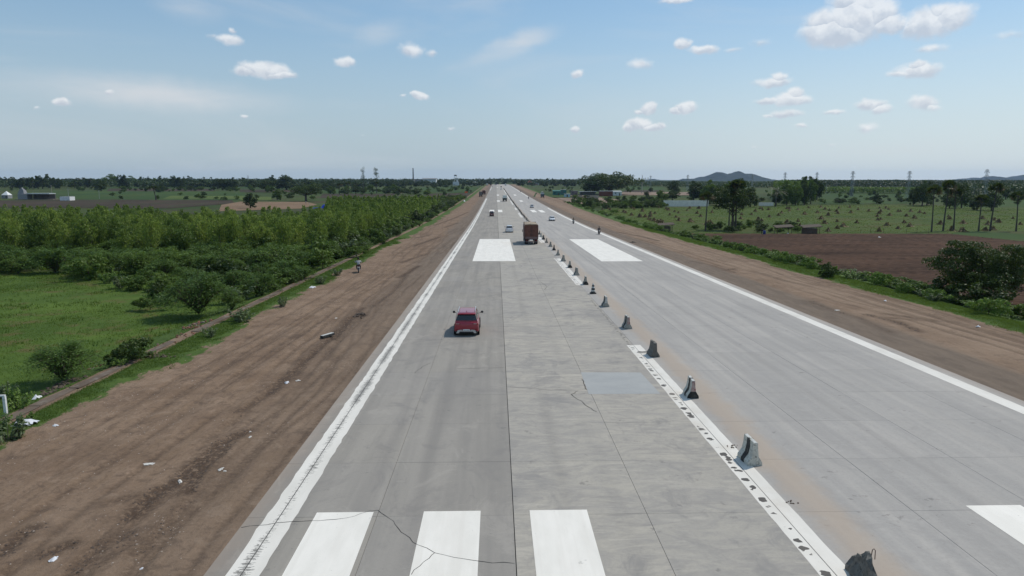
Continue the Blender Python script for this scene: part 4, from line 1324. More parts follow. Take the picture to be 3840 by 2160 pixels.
def car(label, name, cat, loc, rz, col, kind='suv', detail=2, L=4.1, Wd=1.78, H=1.63, group=None, plate=None, white_roof=None):
    """rear at y = -L/2, front at +L/2"""
    t = thing(name, label, cat, loc, rz, group)
    pm = PAINT[col]
    hw = Wd / 2; r = .335; gz = .20
    belt = H * (.655 if kind == 'suv' else (.60 if kind == 'van' else .64))
    yr, yf = -L / 2, L / 2
    hood = belt * (.99 if kind == 'suv' else .93)
    if kind == 'sedan':
        st = [(yr, hw * .84, gz + .14, belt * .93), (yr + .10, hw * .95, gz + .04, belt * .98), (yr + .6, hw, gz, belt), (0, hw, gz, belt * .98), (yf - 1.25, hw, gz, hood), (yf - .35, hw * .96, gz, hood * .86), (yf - .06, hw * .86, gz + .06, hood * .72), (yf, hw * .74, gz + .14, hood * .60)]
        gh = [(yr + .62, .70, .03), (yr + 1.25, .60, H - belt), (-.1, .62, H - belt + .015), (.55, .60, H - belt - .03), (1.25, .70, .03)]
    elif kind == 'van':
        st = [(yr, hw * .93, gz + .12, belt * .96), (yr + .10, hw * .98, gz + .04, belt), (yr + .6, hw, gz, belt), (0, hw, gz, belt), (yf - .9, hw, gz, hood), (yf - .28, hw * .97, gz, hood * .90), (yf - .05, hw * .90, gz + .06, hood * .76), (yf, hw * .82, gz + .14, hood * .62)]
        gh = [(yr + .03, .80, .03), (yr + .22, .70, H - belt), (0, .72, H - belt + .02), (.75, .70, H - belt - .03), (1.45, .78, .03)]
    else:
        st = [(yr, hw * .86, gz + .20, belt * .90), (yr + .07, hw * .95, gz + .10, belt * .97), (yr + .32, hw * .99, gz + .02, belt * 1.0), (yr + .9, hw, gz, belt), (0, hw, gz, belt * .985), (yf - 1.1, hw, gz, hood), (yf - .32, hw * .97, gz, hood * .92), (yf - .06, hw * .88, gz + .08, hood * .78), (yf, hw * .78, gz + .16, hood * .66)]
        gh = [(yr + .14, .79, .03), (yr + .50, .665, H - belt), (0, .68, H - belt + .02), (.62, .65, H - belt - .03), (1.28, .76, .03)]
    body = MB().loft([ring(y, a, b, c, 5, .16, .05) for y, a, b, c in st], 0)
    # dark wheel housings
    wy = (yr + .78, yf - .82)
    ob('body', body.me('body', [pm], True), t)
    up = MB().loft([ring(y, a if a > 0 else a, belt - .12, belt + h, 5, .10, .0) if h < .05 else ring(y, a + .10, belt - .12, belt + h, 5, .10, .17) for y, a, h in gh], 0)
    roofm = PAINT[white_roof] if white_roof else pm
    ob('roof', up.me('roof', [roofm], True), t)
    # glass
    zt = H - .12; zl = belt + .03
    y0, y1 = gh[0][0], gh[1][0]
    def yz(f, ya, yb): return ya + (yb - ya) * f
    hB = H - belt
    if kind == 'sedan':
        ry = (y0 + .02, y1 - .02)
    else:
        ry = (y0, y1)
    # rear screen follows the slope between the first two greenhouse stations
    z_lo, z_hi = belt + .05, belt + hB * .76
    f = lambda z: y0 + (y1 - y0) * (z - belt - .03) / (hB - .03)
    wl, wh = gh[0][1] - .03, gh[1][1] - .04
    rw = panel([(-wl, f(z_lo) - .012, z_lo), (-wh, f(z_hi) - .012, z_hi), (wh, f(z_hi) - .012, z_hi), (wl, f(z_lo) - .012, z_lo)][::-1], .012, GLASS, 'rear_window')
    ob('rear_window', rw, t)
    y3, y4 = gh[3][0], gh[4][0]
    g = lambda z: y4 + (y3 - y4) * (z - belt - .03) / (hB - .06)
    wl2, wh2 = gh[4][1] - .03, gh[3][1] - .03
    ob('windscreen', panel([(-wl2, g(z_lo) + .012, z_lo), (-wh2, g(z_hi) + .012, z_hi), (wh2, g(z_hi) + .012, z_hi), (wl2, g(z_lo) + .012, z_lo)], .012, GLASS, 'windscreen'), t)
    for s in (-1, 1):
        zt_, zl_ = belt + hB * .80, belt + .06
        xa = lambda z: s * (.80 - (z - belt) / hB * .125 + (.012 if kind != 'van' else .03))
        for (a0, a1) in ((y0 + .42, -.05), (0.03, y4 - .28)):
            q = [(xa(zl_), a0, zl_), (xa(zl_), a1, zl_), (xa(zt_), min(a1, y3 - .05), zt_), (xa(zt_), max(a0, y1 - .02), zt_)]
            ob('side_window', panel(q if s > 0 else q[::-1], .012, GLASS, 'side_window'), t)
    for s in (-1, 1):
        for y in wy:
            add_wheel(t, s * (hw - .13), y, r)
            ob('wheel_arch', MB().lathe([(r + .075, 0), (r + .075, .03), (r + .03, .032)], (s * (hw - .012) - (.0 if s > 0 else .032), y, r), 20, 0, 'x').me('wheel_arch', [BLACKPL]), t)
    ob('underbody', MB().box(-hw + .12, hw - .12, yr + .18, yf - .2, .16, gz + .14).me('underbody', [BLACKPL]), t)
    for s in (-1, 1):
        m_ = MB().tube([(s * (hw - .05), .95, belt + .04), (s * (hw + .08), .98, belt + .08)], .022, 5)
        m_.lathe([(.02, -.09), (.085, -.06), (.10, .02), (.08, .07), (.02, .09)], (s * (hw + .16), .98, belt + .12), 8)
        ob('mirror', m_.me('mirror', [BLACKPL], True), t)
    if detail >= 1:
        for s in (-1, 1):
            zz = belt * .82
            ob('tail_lamp', MB().box(min(s * hw * .46, s * hw * .93), max(s * hw * .46, s * hw * .93), yr - .012, yr + .12, zz - .03, zz + .08, bevel=.02).me('tail_lamp', [LAMP_R], True), t)
            ob('headlight', MB().box(min(s * hw * .45, s * hw * .86), max(s * hw * .45, s * hw * .86), yf - .10, yf - .01, hood * .56, hood * .70, bevel=.02).me('headlight', [LAMP_C], True), t)
        ob('front_bumper', MB().box(-hw * .70, hw * .70, yf - .05, yf + .02, gz + .06, gz + .24, bevel=.03).me('front_bumper', [BLACKPL], True), t)
        ob('number_plate', MB().box(-.25, .25, yr - .03, yr - .012, gz + (.20 if kind == 'suv' else .34), gz + (.32 if kind == 'suv' else .45)).me('number_plate', [WHITEPL if detail > 1 else YELPL if plate == 'y' else WHITEPL]), t)
        ob('number_plate', MB().box(-.25, .25, yf + .02, yf + .03, gz + .12, gz + .23).me('number_plate', [WHITEPL]), t)
    if detail >= 1:
        ob('rear_bumper', MB().box(-hw * .88, hw * .88, yr - .03, yr + .22, gz + .03, gz + .22, bevel=.05).me('rear_bumper', [BLACKPL if col in ('red', 'maroon') else pm], True), t)
    return t

def text_mesh(s, size, mat, depth=.004):
    cu = bpy.data.curves.new('letters', 'FONT'); cu.body = s; cu.size = size; cu.extrude = depth; cu.align_x = 'CENTER'
    o = bpy.data.objects.new('letters', cu); COL.objects.link(o)
    bpy.context.view_layer.update()
    me = bpy.data.meshes.new_from_object(o.evaluated_get(bpy.context.evaluated_depsgraph_get()))
    bpy.data.objects.remove(o); me.materials.clear(); me.materials.append(mat)
    return me

def at_road(u, v, off=0.0):
    x, y, z = G(u, v, off)
    return x, y, z

# the red hatchback SUV in the near lane
x, y, z = at_road(1751, 1253)
L = 4.2
rc = car('dark red SUV seen from behind with silver roof rails and silver lower bumper trim', 'red_suv', 'car', (x, y + L / 2 - .75, z + .005), 0, 'red', 'suv', 2, L, 1.80, 1.63)
yr = -L / 2; hw = .9; belt = 1.63 * .655
for s in (-1, 1):
    m_ = MB().tube([(s * .60, yr + .72, 1.60), (s * .60, yr + .78, 1.685), (s * .60, 0, 1.70), (s * .60, .55, 1.675), (s * .60, .62, 1.60)], .024, 5)
    ob('roof_rail', m_.me('roof_rail', [RAIL], True), rc)
ob('spoiler', MB().box(-.66, .66, yr + .28, yr + .60, 1.53, 1.60, bevel=.02).me('spoiler', [PAINT['red']], True), rc)
ob('antenna', MB().tube([(0, yr + .85, 1.62), (0, yr + .75, 1.72)], [.035, .01], 5).me('antenna', [PAINT['maroon']], True), rc)
ob('wiper', MB().tube([(.02, yr + .12, belt + .07), (-.30, yr + .20, belt + .12)], [.016, .008], 4).me('wiper', [BLACKPL]), rc)
prof = [(-.72, .24), (-.62, .46), (-.36, .50), (-.26, .42), (.26, .42), (.36, .50), (.62, .46), (.72, .24), (.56, .24), (.46, .36), (-.46, .36), (-.56, .24)]
sk = panel([(a, yr - .045, b) for a, b in prof], .03, SILVERP, 'skid_plate')
ob('skid_plate', sk, rc)
ob('badge', MB().lathe([(.05, 0), (.05, .02)], (0, yr + .02, .0), 10, 0, 'z').me('badge', [RAIL]), rc, (0, -.02, belt * .905), (R(90), 0, 0))
ob('letters', text_mesh('M A G N I T E', .085, RAIL), rc, (0, yr + .005, belt * .79), (R(90), 0, 0))
ob('letters', text_mesh('AP39 A 5607', .075, INK), rc, (0, yr - .036, .425), (R(90), 0, 0))
for s in (-1, 1):
    ob('reflector', MB().box(min(s * .60, s * .76), max(s * .60, s * .76), yr - .035, yr + .02, .50, .53).me('reflector', [LAMP_R]), rc)
    ob('lamp_strip', MB().box(min(s * .50, s * .74), max(s * .50, s * .74), yr - .018, yr + .02, belt * .845, belt * .865).me('lamp_strip', [LAMP_C]), rc)

def at_rear(u, v, L, over=.75):
    x, y, z = G(u, v); return (x, y + L / 2 - over, z + .005)
car('white SUV seen from behind, driving left of the brown truck', 'white_suv', 'car', at_rear(1910.3, 871.5, 4.3), 0, 'white', 'suv', 1, 4.3, 1.8, 1.66)
car('small maroon van seen from behind in the outer lane, near the white bar', 'maroon_van', 'van', at_rear(1844, 811, 3.7), 0, 'maroon', 'van', 1, 3.7, 1.6, 1.85)
car('white car seen from behind far down the road, below a black vehicle', 'white_car', 'car', at_rear(1879, 711.5, 4.2), 0, 'white', 'suv', 1, 4.2, 1.8, 1.65)
car('black vehicle far down the road just ahead of the white car', 'black_car', 'car', at_rear(1879.3, 702.5, 4.5), 0, 'black', 'suv', 1, 4.5, 1.85, 1.8)
def at_front(u, v, L, over=.8):
    x, y, z = G(u, v); return (x, y + L / 2 - over, z + .005)
car('white sedan coming towards the camera on the other carriageway', 'white_sedan', 'car', at_front(2071, 828.5, 4.4), math.pi, 'white', 'sedan', 1, 4.4, 1.78, 1.5)
car('silver car coming towards the camera, farther off than the white sedan', 'silver_car', 'car', at_front(1995.3, 779, 4.0), math.pi, 'silver', 'sedan', 1, 4.0, 1.7, 1.55)
car('small blue car near the far end of the road', 'blue_car', 'car', at_rear(1857, 693.5, 4.0), 0, 'blue', 'van', 0, 4.0, 1.8, 1.9)
car('small grey van near the far end of the road beside the blue car', 'grey_van', 'van', at_rear(1862, 692.5, 4.4), 0, 'grey', 'van', 0, 4.4, 1.9, 2.2)

# --- trucks
def tarp_mat(n, c):
    return pmat(n, c, .85, var=.2, vscale=1.5, dirt=tuple(v * .65 for v in c), bump=.3, bscale=8)
T_BROWN = tarp_mat('steel_brown', (.14, .062, .044)); T_TAN = tarp_mat('tarpaulin_tan', (.33, .26, .185)); T_DULL = tarp_mat('steel_dull_pink', (.19, .125, .115))
T_WHITE = tarp_mat('tarpaulin_white', (.68, .72, .68)); T_DGREY = tarp_mat('steel_dark', (.06, .055, .05)); T_BED = tarp_mat('truck_bed_green', (.07, .075, .06)); T_GREYP = tarp_mat('truck_grey', (.18, .165, .15))
CHASSIS = pmat('chassis', (.03, .03, .03), .8)
def truck(label, name, loc, rz, L=9.0, Wd=2.45, H=3.6, box=T_BROWN, top=T_TAN, cabc='maroon', arch=.16, detail=2, bed=1.05, cat='truck', group=None, cover=None):
    t = thing(name, label, cat, loc, rz, group)
    hw = Wd / 2; yr, yf = -L / 2, L / 2; bl = L * .76; y1 = yr + bl
    cover_z = cover if cover else H - .02
    bx = MB().box(-hw, hw, yr, y1, bed, cover_z, 0)
    ob('cargo_body', bx.me('cargo_body', [box]), t)
    # tarpaulin: arched, sagging a little between its hoops
    rg = []
    for k in range(9):
        yy = yr + .02 + (bl - .04) * k / 8
        sag = -.035 if k % 2 else 0
        z0 = cover_z
        prof = []
        for q in range(9):
            a = math.pi * q / 8
            prof.append((hw * 1.01 * math.cos(a), yy, z0 - .10 + (arch + .10 + (H - cover_z) + sag) * (math.sin(a) ** (.55 if not cover else .30))))
        prof += [(-hw * 1.01, yy, z0 - .25), (hw * 1.01, yy, z0 - .25)]
        rg.append(prof)
    ob('tarpaulin', MB().loft(rg).me('tarpaulin', [top], True), t)
    cab = MB().loft([ring(y1 + .12, hw * .95, .75, 2.5, 4, .12, .05), ring(y1 + .5, hw * .96, .6, 2.62, 4, .14, .06), ring(yf - .25, hw * .96, .55, 2.5, 4, .16, .08), ring(yf, hw * .90, .60, 1.7, 4, .14, .04)])
    ob('cab', cab.me('cab', [PAINT[cabc]], True), t)
    ob('windscreen', panel([(-hw * .8, yf - .01, 1.72), (hw * .8, yf - .01, 1.72), (hw * .78, yf - .22, 2.38), (-hw * .78, yf - .22, 2.38)], .02, GLASS, 'windscreen'), t)
    ch = MB()
    for s in (-1, 1):
        ch.box(s * .42 - .05, s * .42 + .05, yr + .1, yf - .3, .72, .95)
    for k in range(5):
        yy = yr + .4 + k * bl / 5.2
        ch.box(-hw * .95, hw * .95, yy, yy + .12, .93, bed - .003)
    ob('chassis', ch.me('chassis', [CHASSIS]), t)
    for s in (-1, 1):
        for yy in (yr + 1.35, yr + 2.65):
            add_wheel(t, s * (hw - .16), yy, .50, .28); add_wheel(t, s * (hw - .50), yy, .50, .28)
        add_wheel(t, s * (hw - .18), yf - 1.2, .50, .28)
        ob('mirror', MB().box(s * (hw + .12) - .06, s * (hw + .12) + .06, yf - .5, yf - .42, 1.75, 2.25).tube([(s * (hw - .1), yf - .46, 2.2), (s * (hw + .12), yf - .46, 2.2)], .02, 4).me('mirror', [BLACKPL]), t)
    if detail:
        tb = MB().box(-hw * .98, hw * .98, yr - .05, yr - .004, bed - .02, bed + .46)
        ob('tail_board', tb.me('tail_board', [T_DULL if box is T_BROWN else box]), t)
        nst = 7
        for s in (-1, 1):
            for k in range(2):
                ob('rear_door', MB().box(*( (.02, hw * .96) if s > 0 else (-hw * .96, -.02) ), yr - .035, yr - .003, bed + .50 + k * (cover_z - bed - .6) / 2, bed + .47 + (k + 1) * (cover_z - bed - .6) / 2).me('rear_door', [box]), t)
            for k in range(nst):
                yy = yr + .15 + k * (bl - .3) / (nst - 1)
                ob('side_rib', MB().box(s * hw + (.003 if s > 0 else -.055), s * hw + (.055 if s > 0 else -.003), yy - .04, yy + .04, bed, cover_z - .26).me('side_rib', [T_DULL if box is T_BROWN else box]), t)
        for s in (-1, 1):
            ob('corner_post', MB().box(s * (hw - .03) - .05, s * (hw - .03) + .05, yr - .07, yr + .02, bed + .01, cover_z - .02).me('corner_post', [T_DGREY if box is not T_BROWN else T_BROWN]), t)
            ob('tail_lamp', MB().box(s * (hw - .35) - .12, s * (hw - .35) + .12, yr - .10, yr - .06, bed - .28, bed - .16).me('tail_lamp', [LAMP_R]), t)
            ob('mud_flap', MB().box(s * (hw - .33) - .30, s * (hw - .33) + .30, yr + .55, yr + .58, .32, bed - .08).me('mud_flap', [RUBBER]), t)
        ob('number_plate', MB().box(-.26, .26, yr - .09, yr - .06, bed - .20, bed - .06).me('number_plate', [WHITEPL]), t)
        bb = MB().box(-hw * .92, hw * .92, yr - .10, yr + .0, .48, .60)
        for s in (-1, 1): bb.box(s * .6 - .05, s * .6 + .05, yr - .03, yr + .06, .60, bed - .02)
        ob('under_guard', bb.me('under_guard', [T_DULL if box is T_BROWN else CHASSIS]), t)
        ob('lip', MB().box(-hw * .99, hw * .99, y1 - .10, y1 + .04, H - .15, H + .14).me('lip', [T_DGREY]), t)
        rv = MB()
        for k in range(3):
            rv.tube([(-.28, yr - .037, bed + .9 + k * .7), (.28, yr - .037, bed + .9 + k * .7)], .018, 4)
        for s in (-1, 1): rv.tube([(s * .10, yr - .045, bed + .5), (s * .10, yr - .045, cover_z - .3)], .02, 4)
        ob('door_bar', rv.me('door_bar', [T_DGREY]), t)
    return t
def at_truck(u, v, L):
    x, y, z = G(u, v); return (x, y + L / 2 - .85, z + .005)
truck('tall brown box truck seen from behind with a tan arched tarpaulin roof', 'brown_truck', at_truck(1992, 916, 9.2), 0, 9.2, 2.5, 3.75)
truck('truck with a bulging white tarpaulin over a dark bed, seen from behind', 'tarped_truck', at_truck(1893, 755.5, 8), 0, 8.0, 2.6, 3.6, T_BED, T_WHITE, 'white', .30, 1, 1.1, cover=2.15)
truck('dull grey-brown truck parked on the dirt shoulder, the nearer of the parked pair', 'parked_truck', at_truck(1802.5, 738, 8.5), R(2), 8.5, 2.5, 3.9, T_GREYP, T_GREYP, 'maroon', .08, 1, 1.1)
truck('brown truck parked on the dirt shoulder, the farther of the parked pair', 'parked_truck', at_truck(1815, 729.5, 7.5), R(-2), 7.5, 2.5, 3.6, T_BROWN, T_TAN, 'maroon', .20, 1, 1.1)
x, y, z = G(2035, 741)
truck('dark truck with a white flat-topped load parked by the roadside shops', 'parked_truck', (x, y + 2.5, z), R(178), 7.0, 2.5, 3.9, T_DGREY, T_WHITE, 'black', .35, 1, 1.1, cover=2.7)
for (u, v, c, col, lab) in ((1896, 696.5, T_WHITE, 'white', 'white truck near the far end of the right carriageway'), (1840, 695.5, T_BED, 'blue', 'dark truck near the far end of the left carriageway'),
                            (1827, 696, T_WHITE, 'white', 'white-topped truck standing on the far left verge'), (1868, 691.5, T_DGREY, 'grey', 'dark truck where the road meets the horizon')):
    x, y, z = G(u, v)
    truck(lab, 'distant_truck', (x, y + 4, z), 0, 8, 2.5, 3.6, c, c, col, .1, 0, 1.1)

# ------------------------------------------------------------------ people and motorcycles
SKIN = pmat('skin', (.14, .075, .05), .6)
CL_WHITE = pmat('cloth_white', (.50, .50, .48), .85); CL_DARK = pmat('cloth_dark', (.03, .03, .035), .85); CL_GREY = pmat('cloth_grey', (.16, .16, .17), .85)
CL_BLUE = pmat('cloth_blue', (.06, .09, .20), .85); CL_RED = pmat('cloth_red', (.25, .03, .03), .85); HAIR = pmat('hair', (.012, .010, .009), .6); CL_KHAKI = pmat('cloth_khaki', (.20, .16, .10), .85)
def skinned(name, joints, edges, rad, mat, par, lvl=1):
    names = list(joints)
    me = bpy.data.meshes.new(name)
    me.from_pydata([joints[n] for n in names], [(names.index(a), names.index(b)) for a, b in edges], [])
    me.materials.append(mat)
    o = ob(name, me, par)
    md = o.modifiers.new('skin', 'SKIN'); md.use_smooth_shade = True
    for i, n in enumerate(names):
        r_ = rad.get(n, .05)
        me.skin_vertices[0].data[i].radius = (r_, r_) if not isinstance(r_, tuple) else r_
        me.skin_vertices[0].data[i].use_root = (i == 0)
    s = o.modifiers.new('sub', 'SUBSURF'); s.levels = lvl; s.render_levels = lvl
    return o
def person(label, loc, rz, pose='ride', shirt=CL_DARK, legs=CL_GREY, group=None, head=HAIR, hz=0.0):
    t = thing('person', label, 'person', loc, rz, group)
    if pose == 'ride':
        J = {'pelvis': (0, 0, .80), 'chest': (0, .10, 1.22), 'neck': (0, .13, 1.36), 'head': (0, .16, 1.50), 'head2': (0, .17, 1.60)}
        J.update({f'sh{s}': (s * .19, .11, 1.30) for s in (-1, 1)}); J.update({f'el{s}': (s * .31, .26, 1.08) for s in (-1, 1)}); J.update({f'ha{s}': (s * .33, .52, 1.04) for s in (-1, 1)})
        J.update({f'hi{s}': (s * .11, 0, .80) for s in (-1, 1)}); J.update({f'kn{s}': (s * .22, .42, .72) for s in (-1, 1)}); J.update({f'an{s}': (s * .18, .28, .34) for s in (-1, 1)}); J.update({f'to{s}': (s * .19, .46, .30) for s in (-1, 1)})
    elif pose == 'bend':
        J = {'pelvis': (0, 0, .86), 'chest': (0, .30, 1.10), 'neck': (0, .40, 1.16), 'head': (0, .50, 1.14), 'head2': (0, .57, 1.10)}
        J.update({f'sh{s}': (s * .18, .33, 1.13) for s in (-1, 1)}); J.update({f'el{s}': (s * .22, .40, .88) for s in (-1, 1)}); J.update({f'ha{s}': (s * .20, .45, .64) for s in (-1, 1)})
        J.update({f'hi{s}': (s * .10, 0, .86) for s in (-1, 1)}); J.update({f'kn{s}': (s * .13, .06, .46) for s in (-1, 1)}); J.update({f'an{s}': (s * .13, 0, .07) for s in (-1, 1)}); J.update({f'to{s}': (s * .14, .18, .03) for s in (-1, 1)})
    else:
        J = {'pelvis': (0, 0, .90), 'chest': (0, .02, 1.28), 'neck': (0, .03, 1.43), 'head': (0, .05, 1.55), 'head2': (0, .05, 1.64)}
        J.update({f'sh{s}': (s * .18, .02, 1.37) for s in (-1, 1)}); J.update({f'el{s}': (s * .25, .0, 1.10) for s in (-1, 1)}); J.update({f'ha{s}': (s * .25, .10, .84) for s in (-1, 1)})
        J.update({f'hi{s}': (s * .10, 0, .90) for s in (-1, 1)}); J.update({f'kn{s}': (s * .12, .04, .48) for s in (-1, 1)}); J.update({f'an{s}': (s * .12, -.02, .07) for s in (-1, 1)}); J.update({f'to{s}': (s * .13, .15, .03) for s in (-1, 1)})
    Ed = [('pelvis', 'chest'), ('chest', 'neck'), ('neck', 'head'), ('head', 'head2')]
    for s in (-1, 1):
        Ed += [('chest', f'sh{s}'), (f'sh{s}', f'el{s}'), (f'el{s}', f'ha{s}'), ('pelvis', f'hi{s}'), (f'hi{s}', f'kn{s}'), (f'kn{s}', f'an{s}'), (f'an{s}', f'to{s}')]
    rad = {'pelvis': (.145, .11), 'chest': (.17, .12), 'neck': .055, 'head': .085, 'head2': .08}
    for s in (-1, 1):
        rad.update({f'sh{s}': .065, f'el{s}': .045, f'ha{s}': .035, f'hi{s}': .09, f'kn{s}': .062, f'an{s}': .042, f'to{s}': .035})
    skinned('body', J, Ed, rad, SKIN, t)
    # clothing a little wider than the body beneath
    Js = {k: J[k] for k in ('chest', 'pelvis')}; Js['neckb'] = tuple(np.array(J['chest']) * .35 + np.array(J['neck']) * .65); Es = [('chest', 'pelvis'), ('chest', 'neckb')]
    rs = {'pelvis': (.165, .13), 'chest': (.19, .14), 'neckb': .08}
    Jl = {'pelvis': J['pelvis']}; El = []; rl = {'pelvis': (.155, .12)}
    for s in (-1, 1):
        Js[f'sh{s}'] = J[f'sh{s}']; Js[f'el{s}'] = J[f'el{s}']; Es += [('chest', f'sh{s}'), (f'sh{s}', f'el{s}')]; rs.update({f'sh{s}': .08, f'el{s}': .065})
        for a in ('hi', 'kn', 'an'): Jl[f'{a}{s}'] = J[f'{a}{s}']
        El += [('pelvis', f'hi{s}'), (f'hi{s}', f'kn{s}'), (f'kn{s}', f'an{s}')]; rl.update({f'hi{s}': .10, f'kn{s}': .078, f'an{s}': .06})
    skinned('shirt', Js, Es, rs, shirt, t); skinned('trousers', Jl, El, rl, legs, t)
    h = Vector(J['head2'])
    ob('hair', MB().lathe([(.02, .13), (.075, .11), (.105, .05), (.11, -.01), (.09, -.06), (.03, -.08)], (h.x, h.y - .015, h.z + .01), 10).me('hair', [head], True), t)
    return t
BIKE = {}
def bike(label, loc, rz, kind='motorcycle', group=None, light=LAMP_C):
    t = thing('motorcycle', label, 'motorcycle', loc, rz, group)
    if kind not in BIKE:
        f = MB()
        f.tube([(0, .56, .32), (0, .50, .75), (0, .40, 1.0)], .04, 6).tube([(-.36, .38, 1.04), (-.2, .44, 1.04), (.2, .44, 1.04), (.36, .38, 1.04)], .018, 5)
        f.tube([(0, .42, .85), (0, .0, .55), (0, -.45, .45)], [.06, .10, .05], 6).tube([(0, -.62, .32), (0, .0, .38)], .035, 5)
        fr = f.me('frame', [BLACKPL], True)
        eng = MB().box(-.14, .14, -.12, .26, .22, .52, bevel=.04).me('engine', [RIM], True)
        tank = MB().loft([ring(.38, .10, .76, .92, 4, .05), ring(.2, .16, .72, .98, 4, .07), ring(-.05, .13, .72, .90, 4, .05)]).me('fuel_tank', [PAINT['black']], True)
        seat = MB().loft([ring(-.02, .11, .72, .82, 4, .04), ring(-.3, .14, .74, .84, 4, .05), ring(-.75, .11, .80, .90, 4, .04)]).me('seat', [RUBBER], True)
        hl = MB().lathe([(.02, .08), (.09, .06), (.10, -.06), (.04, -.12)], n=10, axis='z').me('headlight', [light], True)
        mu = MB().tube([(.16, .1, .3), (.17, -.55, .36)], [.035, .05], 6).me('exhaust', [RIM], True)
        mi = MB().tube([(.3, .40, 1.04), (.36, .36, 1.22)], .01, 4).box(.32, .42, .34, .36, 1.20, 1.27).tube([(-.3, .40, 1.04), (-.36, .36, 1.22)], .01, 4).box(-.42, -.32, .34, .36, 1.20, 1.27).me('mirrors', [RIM])
        pl = MB().box(-.10, .10, -.86, -.85, .62, .72).me('number_plate', [WHITEPL]); tl = MB().box(-.07, .07, -.82, -.76, .76, .82).me('tail_lamp', [LAMP_R])
        fd = MB().loft([ring(-.35, .06, .62, .68, 4, .02), ring(-.68, .07, .66, .72, 4, .02), ring(-.86, .06, .52, .58, 4, .02)]).me('mudguard', [PAINT['black']], True)
        BIKE[kind] = [('frame', fr), ('engine', eng), ('fuel_tank', tank), ('seat', seat), ('exhaust', mu), ('mirrors', mi), ('number_plate', pl), ('tail_lamp', tl), ('mudguard', fd)]
        BIKE['hl'] = hl
    for n, m in BIKE[kind]: ob(n, m, t)
    ob('headlight', BIKE['hl'], t, (0, .54, .88), (R(-90), 0, 0))
    for yy in (.62, -.62):
        add_wheel(t, 0, yy, .30, .10)
    return t
def rider(u, v, rz, plab, blab, shirt, legs=CL_GREY, off=0.0, head=HAIR):
    x, y, z = G(u, v, off)
    b_ = bike(blab, (x, y, z), rz); p_ = person(plab, (x, y, z), rz, 'ride', shirt, legs, head=head)
    b_.scale = (1.2, 1.08, 1.08); p_.scale = (1.15, 1.08, 1.08)
rider(1345, 1020, R(12), 'person in a white shirt riding away over the dirt shoulder', 'black motorcycle with a white plate on the dirt shoulder', CL_WHITE, CL_DARK)
rider(2246, 879, math.pi, 'person in dark clothes riding the nearest oncoming motorcycle by the edge line', 'nearest oncoming motorcycle with a white headlamp', CL_DARK, CL_DARK)
rider(2150, 839, math.pi, 'person in a pale shirt riding the oncoming motorcycle beside the white sedan', 'dark oncoming motorcycle beside the white sedan', CL_KHAKI, CL_DARK)
rider(1982, 746.5, math.pi, 'person riding in from the shoulder beyond the silver car', 'motorcycle at the gap in the right edge line beyond the silver car', CL_DARK, CL_BLUE)
rider(1951, 721, math.pi, 'person riding on the far right edge line', 'motorcycle on the far right edge line', CL_GREY, CL_DARK)
rider(1846, 701, 0, 'person riding along the far left edge line', 'motorcycle on the far left edge line', CL_BLUE, CL_DARK)

# ------------------------------------------------------------------ concrete barriers along the middle
B_PALE = pmat('barrier_concrete', (.56, .545, .475), .9, var=.18, vscale=5, dirt=(.30, .285, .24), bump=.3)
B_DARK = pmat('barrier_concrete_dark', (.15, .142, .125), .9, var=.25, vscale=5, dirt=(.07, .065, .058), bump=.3)
B_MID = pmat('barrier_concrete_worn', (.34, .33, .29), .9, var=.25, vscale=5, dirt=(.17, .16, .135), bump=.3)
B_BLACK = pmat('barrier_black_paint', (.028, .028, .027), .8, var=.3, dirt=(.09, .085, .075))
B_WHITE = pmat('barrier_white_paint', (.55, .55, .52), .8, var=.15, dirt=(.25, .23, .20))
B_ROSE = pmat('barrier_faded_red', (.38, .29, .26), .85, var=.2, dirt=(.25, .05, .05))
NJ = [(.29, 0), (.28, .12), (.135, .36), (.09, .62), (.068, .90)]
def nj_ring(y, k=1.0, off=0.0, h=1.0, wob=None):
    P = [(x * k + off, y, z * h) for x, z in NJ] + [(-x * k - off, y, z * h) for x, z in NJ[::-1]]
    if wob is not None:
        P = [(x + wob.normal() * .008, y, z + (wob.normal() * .006 if z > 0 else 0)) for x, y, z in P]
    return P
BV = {}
def barrier_mesh(L, seed):
    rg = np.random.default_rng(seed)
    ys = np.linspace(-L / 2, L / 2, 7)
    m = MB().loft([nj_ring(y, wob=rg) for y in ys])
    me = m.me('barrier', [B_PALE])
    return me
BODY = [barrier_mesh(1.0, i) for i in range(4)]
